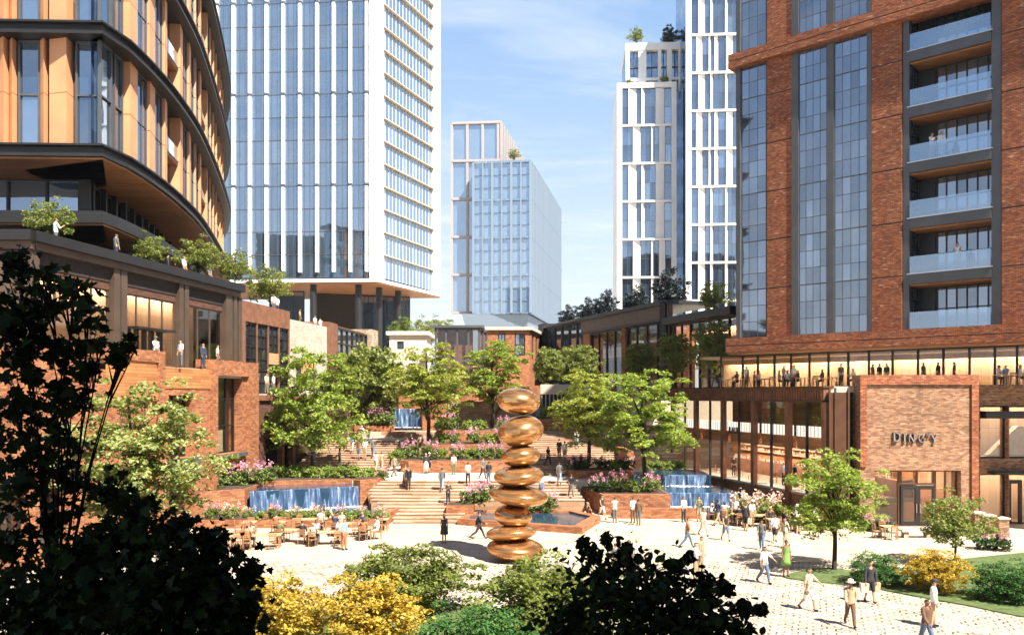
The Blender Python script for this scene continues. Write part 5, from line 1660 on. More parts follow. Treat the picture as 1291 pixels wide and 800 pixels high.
# nearest foliage: shade from the added block, plus shade in the leaf colour
def near_foliage(name, label, clusters, leaf, shape, seed, base, trunk_r, nleaf, twigs=True):
    rg = np.random.default_rng(seed)
    e = empty(name, base, label, 'tree')
    P = []; mb = MB()
    b = Vector(base)
    hub = None
    cs_ = [(W(px, py, Y), rp * Y / FPX) for px, py, Y, rp in clusters]
    hub = sum((c for c, r in cs_), Vector()) / len(cs_); hub.z = min(c.z for c, r in cs_) - .2
    mb.tube([b, b.lerp(hub, .5) + Vector((.1, .05, 0)), hub], [trunk_r, trunk_r * .8, trunk_r * .6], 8)
    for c, r in cs_:
        d = rg.normal(0, 1, (int(nleaf * max(.12, (r / .5) ** 2)), 3)); d /= np.linalg.norm(d, axis=1)[:, None]
        q = d * (np.clip(np.abs(rg.normal(.62, .30, len(d))), 0, 1.45))[:, None] * r * np.array([1, 1.5, 1])
        P.append(q + np.array(c))
        mid = hub.lerp(c, .55) + Vector((rg.normal(0, .08), rg.normal(0, .08), .1))
        mb.tube([hub, mid, c], [.012, .009, .005], 5, caps=False)
        for k in range(7):
            t = Vector(q[rg.integers(len(q))]) + c
            mb.tube([mid.lerp(c, rg.uniform(.5, 1)), t], [.011, .004], 4, caps=False)
    P = np.concatenate(P)
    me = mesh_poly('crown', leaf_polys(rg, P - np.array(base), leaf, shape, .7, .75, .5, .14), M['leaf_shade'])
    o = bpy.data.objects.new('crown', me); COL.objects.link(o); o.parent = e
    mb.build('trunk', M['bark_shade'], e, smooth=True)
    return e


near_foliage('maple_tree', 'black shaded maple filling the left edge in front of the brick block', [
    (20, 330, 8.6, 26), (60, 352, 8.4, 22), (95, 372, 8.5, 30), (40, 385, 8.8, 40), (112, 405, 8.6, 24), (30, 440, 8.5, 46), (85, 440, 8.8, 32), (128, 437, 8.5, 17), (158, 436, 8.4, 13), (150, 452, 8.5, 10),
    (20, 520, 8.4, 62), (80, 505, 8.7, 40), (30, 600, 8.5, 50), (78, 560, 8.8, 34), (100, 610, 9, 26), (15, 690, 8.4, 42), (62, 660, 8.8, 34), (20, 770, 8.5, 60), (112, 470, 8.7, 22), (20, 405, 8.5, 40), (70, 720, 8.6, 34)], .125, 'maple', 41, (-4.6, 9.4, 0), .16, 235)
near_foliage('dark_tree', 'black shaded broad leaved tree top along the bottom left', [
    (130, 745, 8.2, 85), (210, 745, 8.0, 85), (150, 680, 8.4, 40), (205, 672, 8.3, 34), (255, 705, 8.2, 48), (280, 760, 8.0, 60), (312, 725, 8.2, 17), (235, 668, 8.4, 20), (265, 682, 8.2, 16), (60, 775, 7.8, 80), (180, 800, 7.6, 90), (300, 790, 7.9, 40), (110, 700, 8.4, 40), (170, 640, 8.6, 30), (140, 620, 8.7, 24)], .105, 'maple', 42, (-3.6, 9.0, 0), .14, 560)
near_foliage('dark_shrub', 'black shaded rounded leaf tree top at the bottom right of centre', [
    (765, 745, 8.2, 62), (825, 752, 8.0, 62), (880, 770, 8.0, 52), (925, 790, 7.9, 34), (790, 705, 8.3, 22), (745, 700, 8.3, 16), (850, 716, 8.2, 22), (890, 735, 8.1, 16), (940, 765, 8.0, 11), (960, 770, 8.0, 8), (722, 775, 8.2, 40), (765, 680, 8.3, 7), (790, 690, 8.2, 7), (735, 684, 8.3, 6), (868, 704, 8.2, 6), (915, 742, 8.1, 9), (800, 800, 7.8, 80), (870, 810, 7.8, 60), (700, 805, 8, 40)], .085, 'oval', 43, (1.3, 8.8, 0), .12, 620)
# ------------------------------------------------------------------ the sculpture
e = empty('sculpture', (.19, 44, 0), 'tall sculpture of eight polished copper pebbles stacked on the plaza', 'sculpture')
for i, (cx_, cy_, w, h, tx, ty) in enumerate(((650, 693.5, 73, 27, 3, -4), (644.5, 671, 62, 20, -3, 4), (647, 649.5, 47, 28, 4, -3), (653.5, 624, 75, 25, 2, -5), (654, 599.5, 65, 25, 3, 4), (656, 574.5, 52, 27, -3, 4), (656.5, 543, 59, 38, 6, 9), (654, 505.5, 54, 33, 4, -7))):
    s = 44 / FPX
    rx, rz = w * s / 2, h * s / 2
    n = 26
    prof = [(max(.0, math.cos(a) ** .9 if abs(a) < 1.5707 else 0), math.sin(a)) for a in np.linspace(-math.pi / 2, math.pi / 2, n)]
    mb = MB().lathe([(r, z) for r, z in prof], (0, 0, 0), 48)
    rot = Matrix.Rotation(R(tx), 3, 'X') @ Matrix.Rotation(R(-ty), 3, 'Y')
    c = Vector((WX(cx_, 44), 44, WZ(cy_, 44)))
    if i == 0: c.z = max(c.z, rz * 1.02)
    V = []
    for v in mb.v:
        q = Vector(v); a = math.atan2(q.y, q.x)
        q = Vector((q.x * rx * (1 + .03 * math.sin(2 * a + i)), q.y * rx * .96 * (1 + .03 * math.cos(3 * a + i)), q.z * rz))
        V.append(tuple(rot @ q + c))
    mb.v = V
    mb.build('pebble', M['sculpt'], e, smooth=True)
# collars where the pebbles meet
# ------------------------------------------------------------------ people
SK = {k: plain('skin ' + k, c, .55, var=.04) for k, c in {'light': (.60, .37, .26), 'tan': (.45, .25, .15), 'brown': (.24, .12, .07), 'dark': (.11, .055, .035)}.items()}
CL = {k: plain('cloth ' + k, c, .85, var=.10, nscale=9) for k, c in {
    'white': (.78, .76, .73), 'black': (.010, .010, .011), 'grey': (.12, .12, .12), 'charcoal': (.028, .028, .032), 'navy': (.025, .035, .07), 'denim': (.09, .14, .23), 'lightdenim': (.22, .31, .42),
    'khaki': (.36, .26, .16), 'brown': (.13, .07, .04), 'olive': (.13, .14, .06), 'green': (.17, .30, .07), 'beige': (.58, .46, .34), 'blue': (.20, .36, .60), 'rust': (.36, .14, .06), 'tan': (.46, .32, .2), 'cream': (.68, .6, .5)}.items()}
HR = {k: plain('hair ' + k, c, .6, var=.15, nscale=20) for k, c in {'black': (.012, .01, .009), 'brown': (.05, .026, .014), 'blond': (.36, .24, .11), 'grey': (.35, .33, .31)}.items()}
EYE_M = plain('eye', (.01, .01, .01), .2)

POSE = {
    'stand': dict(lh=3, lk=2, rh=-3, rk=3, la=4, le=12, ra=6, re=10),
    'stand_phone': dict(lh=2, lk=2, rh=-5, rk=6, la=5, le=10, ra=35, re=95),
    'stand_fold': dict(lh=3, lk=2, rh=-2, rk=2, la=32, le=92, ra=32, re=92),
    'walk': dict(lh=24, lk=8, rh=-20, rk=22, la=-20, le=15, ra=22, re=24),
    'stride': dict(lh=30, lk=6, rh=-26, rk=30, la=-28, le=20, ra=30, re=35),
    'walk_reach': dict(lh=20, lk=10, rh=-18, rk=24, la=38, le=25, ra=-12, re=20, lab=32),
    'bags': dict(lh=14, lk=6, rh=-12, rk=14, la=6, le=6, ra=4, re=6, lab=14, rab=14),
    'sit': dict(lh=84, lk=86, rh=82, rk=84, la=38, le=62, ra=34, re=70),
    'sit_lean': dict(lh=80, lk=92, rh=86, rk=80, la=52, le=48, ra=48, re=56, lean=10),
}
BASE = {}


def rotx(v, a):
    """swing a downward vector forward (towards -Y) by a degrees"""
    a = R(a); return Vector((v.x, v.y * math.cos(a) + v.z * math.sin(a), -v.y * math.sin(a) + v.z * math.cos(a)))


def make_pose(key):
    p = POSE[key]
    V, E, Rr, T = [], [], [], []

    def add(pt, r, par, tag_):
        V.append(Vector(pt)); Rr.append(r); T.append(tag_)
        if par is not None: E.append((par, len(V) - 1))
        return len(V) - 1
    lean = p.get('lean', 0)
    def up(z, y=0): return Vector((0, y, .95)) + rotx(Vector((0, 0, z)), -lean)
    pel = add((0, 0, .95), .125, None, 'hip')
    wst = add(up(.17), .108, pel, 'torso'); ch = add(up(.36, -.01), .128, wst, 'torso'); ns = add(up(.50), .075, ch, 'torso')
    nk = add(up(.56, -.012), .052, ns, 'neck'); h1 = add(up(.63, -.025), .078, nk, 'head'); h2 = add(up(.71, -.028), .088, h1, 'head'); h3 = add(up(.775, -.02), .06, h2, 'head')
    feet = []
    for sd, hh, kk in ((1, p['lh'], p['lk']), (-1, p['rh'], p['rk'])):
        hp = add((sd * .085, 0, .90), .092, pel, 'hip')
        th = rotx(Vector((0, 0, -.43)), hh)
        kn = V[hp] + th
        m1 = add(V[hp] + th * .5, .076, hp, 'thigh'); k_ = add(kn, .056, m1, 'thigh')
        cf = rotx(Vector((0, 0, -.42)), hh - kk)
        m2 = add(kn + cf * .35 + rotx(Vector((0, .012, 0)), hh - kk), .054, k_, 'calf'); an = add(kn + cf * .95, .036, m2, 'calf')
        fd_ = rotx(Vector((0, -1, 0)), max(-35, min(20, (hh - kk))))
        hl = add(V[an] + Vector((0, .02, 0)) + cf.normalized() * .04, .04, an, 'foot'); to = add(V[an] + fd_ * .15 + cf.normalized() * .05, .032, hl, 'foot')
        feet.append(min(V[hl].z, V[to].z) - .04)
    for sd, aa, ee, ab in ((1, p['la'], p['le'], p.get('lab', 7)), (-1, p['ra'], p['re'], p.get('rab', 7))):
        sh = add(up(.455) + Vector((sd * .165, 0, 0)), .056, ns, 'torso')
        ua = rotx(Vector((math.sin(R(ab)) * sd * .29, 0, -.29 * math.cos(R(ab)))), aa)
        m = add(V[sh] + ua * .5, .045, sh, 'uparm'); el = add(V[sh] + ua, .037, m, 'uparm')
        inn = -sd * (.10 if ee > 40 else .02)
        fa = rotx(Vector((0, 0, -.25)), aa + ee) + Vector((inn * (.9 if ee > 40 else .4), 0, 0))
        m = add(V[el] + fa * .5, .034, el, 'forearm'); wr = add(V[el] + fa, .024, m, 'forearm')
        f = fa.normalized(); side = Vector((sd, 0, 0)); side = (side - f * side.dot(f)).normalized(); nrm = f.cross(side)
        pm = add(V[wr] + f * .045, .030, wr, 'hand'); pm2 = add(V[wr] + f * .085, .030, pm, 'hand')
        fwd = nrm if nrm.y < 0 else -nrm
        for j, (o, L) in enumerate(((.027, .066), (.009, .078), (-.009, .073), (-.026, .056))):
            b0 = V[wr] + f * .075 + fwd * o
            a1 = add(b0, .010, None, 'hand'); a2 = add(b0 + f * L * .55 - side * .006, .0095, a1, 'hand'); add(b0 + f * L * .95 - side * .026, .0085, a2, 'hand')
        b0 = V[wr] + f * .035 + fwd * .025
        a1 = add(b0, .011, None, 'hand'); a2 = add(b0 + fwd * .028 + f * .03, .0105, a1, 'hand'); add(b0 + fwd * .034 + f * .06 - side * .01, .009, a2, 'hand')
    me = bpy.data.meshes.new('body'); me.from_pydata([tuple(v) for v in V], E, [])
    ob = bpy.data.objects.new('posed', me); COL.objects.link(ob)
    md = ob.modifiers.new('skin', 'SKIN'); md.use_smooth_shade = True
    sv = me.skin_vertices[0].data
    par = {b: a for a, b in E}
    for i, r in enumerate(Rr):
        sv[i].radius = (r, r); sv[i].use_root = i not in par
    s2 = ob.modifiers.new('sub', 'SUBSURF'); s2.levels = 1; s2.render_levels = 1
    dg = bpy.context.evaluated_depsgraph_get(); dg.update()
    bm_ = bpy.data.meshes.new_from_object(ob.evaluated_get(dg))
    bpy.data.objects.remove(ob)
    # bone tags per vertex
    co = np.zeros(len(bm_.vertices) * 3); bm_.vertices.foreach_get('co', co); co = co.reshape(-1, 3)
    Va = np.array([tuple(v) for v in V]); tags = np.array(T)
    best = np.full(len(co), 1e9); who = np.zeros(len(co), int)
    for a, b in E:
        A_, B_ = Va[a], Va[b]; d = B_ - A_; t = np.clip(((co - A_) @ d) / (d @ d), 0, 1)
        dist = np.linalg.norm(co - (A_ + t[:, None] * d), axis=1) - .5 * (Rr[a] + (Rr[b] - Rr[a]) * t)
        k = dist < best; best[k] = dist[k]; who[k] = b
    tg = tags[who]
    tor = np.isin(tg, ['torso', 'hip'])
    co[tor, 0] *= 1.14; yy = co[tor, 1]; co[tor, 1] = yy * .86
    hd = tg == 'head'
    hc = np.array(tuple(V[h2]))
    co[hd, 0] = hc[0] + (co[hd, 0] - hc[0]) * .88; co[hd, 1] = hc[1] + (co[hd, 1] - hc[1]) * 1.08
    fz = min(feet) if 'sit' not in key else min(feet)
    co[:, 2] -= fz
    hz = float(hc[2] - fz)
    polys = [tuple(pl.vertices) for pl in bm_.polygons]
    nv = len(co)
    # nose, ears and brow join the head surface; eyes are small dark ellipsoids set into it
    def blob(c, rx, ry, rz):
        nonlocal co, tg, polys
        mb = MB().lathe([(0, -1), (.7, -.7), (1, 0), (.7, .7), (0, 1)], (0, 0, 0), 6)
        b = len(co)
        v = np.array(mb.v) * np.array([rx, ry, rz]) + np.array(c)
        co = np.vstack([co, v]); tg = np.concatenate([tg, np.array(['head_' ] * len(v))]); polys += [tuple(b + i for i in f) for f in mb.f]
    blob((0, hc[1] - .104, hz - .012), .015, .018, .026)
    for sd in (1, -1): blob((sd * .08, hc[1] + .012, hz - .005), .012, .022, .034)
    ne = len(polys)
    blob((.032, hc[1] - .088, hz + .012), .014, .012, .009); blob((-.032, hc[1] - .088, hz + .012), .014, .012, .009)
    nm_ = len(polys)
    blob((0, hc[1] - .088, hz - .052), .024, .01, .008)
    me2 = bpy.data.meshes.new('body'); me2.from_pydata(co.tolist(), [], polys)
    me2.polygons.foreach_set('use_smooth', [True] * len(polys))
    for _ in range(2): me2.materials.append(SK['tan'])
    mi = np.zeros(len(polys), int); mi[ne:nm_] = 1
    me2.polygons.foreach_set('material_index', mi)
    me2.materials[1] = EYE_M
    me2.update()
    nrm = np.zeros(len(co) * 3); me2.vertices.foreach_get('normal', nrm); nrm = nrm.reshape(-1, 3)
    BASE[key] = dict(mesh=me2, co=co, tg=tg, polys=polys, nrm=nrm, hc=(0, float(hc[1]), hz), pel=float(.95 - fz))
    bpy.data.meshes.remove(bm_)


GARM = {}


def garment(pose, kind, mat):
    k = (pose, kind)
    if k in GARM: return GARM[k]
    B = BASE[pose]; co, tg, nrm, polys, hc = B['co'], B['tg'], B['nrm'], B['polys'], B['hc']
    sets = {'tee': ('torso', 'uparm'), 'jacket': ('torso', 'uparm', 'forearm'), 'tank': ('torso',), 'trousers': ('hip', 'thigh', 'calf'), 'shorts': ('hip', 'thigh'), 'shoe': ('foot',), 'othershoe': ('foot',), 'front': ('torso',)}
    name = {'tee': 'shirt', 'jacket': 'jacket', 'tank': 'top', 'trousers': 'trousers', 'shorts': 'shorts', 'shoe': 'shoe', 'othershoe': 'shoe', 'front': 'shirt', 'hair': 'hair', 'longhair': 'hair', 'hat': 'hat', 'cap': 'cap', 'skirt': 'skirt', 'dress': 'dress', 'longskirt': 'skirt'}[kind]
    off = {'tee': .018, 'jacket': .03, 'tank': .014, 'trousers': .016, 'shorts': .024, 'shoe': .012, 'othershoe': .012, 'front': .04, 'hair': .02, 'longhair': .022}.get(kind, .02)
    V, F = [], []
    if kind in ('hat', 'cap'):
        mb = MB()
        if kind == 'hat': mb.lathe([(.19, .045), (.195, .052), (.105, .062), (.098, .15), (.06, .165), (0, .168)], hc, 18, 1, 1.05)
        else:
            mb.lathe([(.1, .03), (.102, .07), (.08, .12), (0, .135)], hc, 16, .95, 1.1); mb.box(-.06, .06, hc[1] - .2, hc[1] - .08, hc[2] + .035, hc[2] + .047)
        me = mb.mesh(name, mat, smooth=True)
    elif kind in ('skirt', 'dress', 'longskirt'):
        z1 = B['pel'] + (.02 if kind != 'dress' else .5); z0 = B['pel'] - (.42 if kind != 'longskirt' else .78)
        mb = MB(); prof = []
        if kind == 'dress': prof = [(.165, z1 - .03), (.16, z1 - .18), (.13, B['pel'] + .16), (.17, B['pel'] - .02)]
        else: prof = [(.14, z1 + .1), (.165, z1 - .02)]
        prof += [(.2, B['pel'] - .2), (.225, z0), (.2, z0 + .005)]
        mb.lathe(list(reversed(prof)), (0, 0, 0), 20, 1.1, .86)
        me = mb.mesh(name, mat, smooth=True)
        if kind == 'dress': pass
    else:
        if kind in ('hair', 'longhair'):
            rel = co - np.array(hc)
            sel = (tg == 'head') & ((rel[:, 2] > .03) | ((rel[:, 1] > .0) & (rel[:, 2] > -.06)))
        else:
            sel = np.isin(tg, sets[kind])
            if kind in ('tee', 'jacket', 'tank'):
                sel |= (tg == 'hip') & (co[:, 2] > B['pel'] - (.05 if kind != 'jacket' else .16))
            if kind == 'front': sel &= (np.abs(co[:, 0]) < .075) & (nrm[:, 1] < -.2) & (co[:, 2] > B['pel'] + .02)
            if 'shoe' in kind: sel &= (co[:, 0] > 0) == (kind == 'shoe')
            if kind == 'tee':   # sleeve stops above the elbow only by the bone tag
                pass
        idx = -np.ones(len(co), int); sf = [p for p in polys if all(sel[i] for i in p)]
        for p in sf:
            for i in p:
                if idx[i] < 0: idx[i] = len(V); V.append(tuple(co[i] + nrm[i] * off))
            F.append(tuple(int(idx[i]) for i in p))
        if kind == 'longhair':
            mb = MB().lathe([(.0, -.24), (.07, -.22), (.095, -.05), (.085, .05), (0, .07)], (0, hc[1] + .055, hc[2]), 14, 1, .55)
            b = len(V); V += mb.v; F += [tuple(b + i for i in f) for f in mb.f]
        me = bpy.data.meshes.new(name); me.from_pydata(V, [], F)
        me.polygons.foreach_set('use_smooth', [True] * len(F)); me.materials.append(mat); me.update()
    GARM[k] = (name, me)
    return GARM[k]


def colour(o, mat, slot=0):
    o.material_slots[slot].link = 'OBJECT'; o.material_slots[slot].material = mat


def person(loc, rot, pose, top, bottom, skin, hair, label, group=None, extra=(), scale=1.0, shoes='black'):
    if pose not in BASE: make_pose(pose)
    e = empty('person', loc, label, 'person', group)
    e.rotation_euler.z = R(rot); e.scale = (scale,) * 3
    b = bpy.data.objects.new('body', BASE[pose]['mesh']); COL.objects.link(b); b.parent = e; colour(b, SK[skin])
    its = []
    for spec in (top, bottom):
        if spec:
            k, c = spec.split(':'); its.append((k, CL[c]))
    if top and top.startswith('jacket'): its.append(('front', CL['white' if top.split(':')[1] in ('charcoal', 'black', 'navy') else 'grey']))
    if shoes: its += [('shoe', CL[shoes]), ('othershoe', CL[shoes])]
    hk, hcol = hair.split(':') if ':' in hair else ('hair', hair)
    its.append((hk, HR[hcol]))
    bag = None
    for x in extra:
        k, c = x.split(':')
        if k in ('hat', 'cap'): its.append((k, CL[c]))
        else: bag = (k, c)
    for k, mt in its:
        nm, me = garment(pose, k, mt)
        o = bpy.data.objects.new(nm, me); COL.objects.link(o); o.parent = e; colour(o, mt)
    return e


def bag_for(p, kind, col, side=1, label='', dz=.52, dx=.27, dy=0.0, s=1.0):
    """a carrier bag or shoulder bag held by a person: a thing of its own"""
    a = p.rotation_euler.z
    off = Vector((dx * side, dy, 0)); off.rotate(Matrix.Rotation(a, 3, 'Z'))
    x, y, z = p.location + off
    e = empty(kind, (x, y, z + dz), label, 'bag')
    e.rotation_euler.z = a
    m = MB().hexa([(-.13 * s, -.06, -.34 * s), (.13 * s, -.06, -.34 * s), (.13 * s, .06, -.34 * s), (-.13 * s, .06, -.34 * s), (-.16 * s, -.08, 0), (.16 * s, -.08, 0), (.16 * s, .08, 0), (-.16 * s, .08, 0)])
    m_ = m.mesh('body', CL[col]); o = bpy.data.objects.new('bag_body', m_); COL.objects.link(o); o.parent = e
    h = MB().tube([(-.08 * s, 0, 0), (-.06 * s, 0, .12), (0, 0, .17), (.06 * s, 0, .12), (.08 * s, 0, 0)], .012, 5).mesh('handle', CL['brown']); o = bpy.data.objects.new('handle', h); COL.objects.link(o); o.parent = e


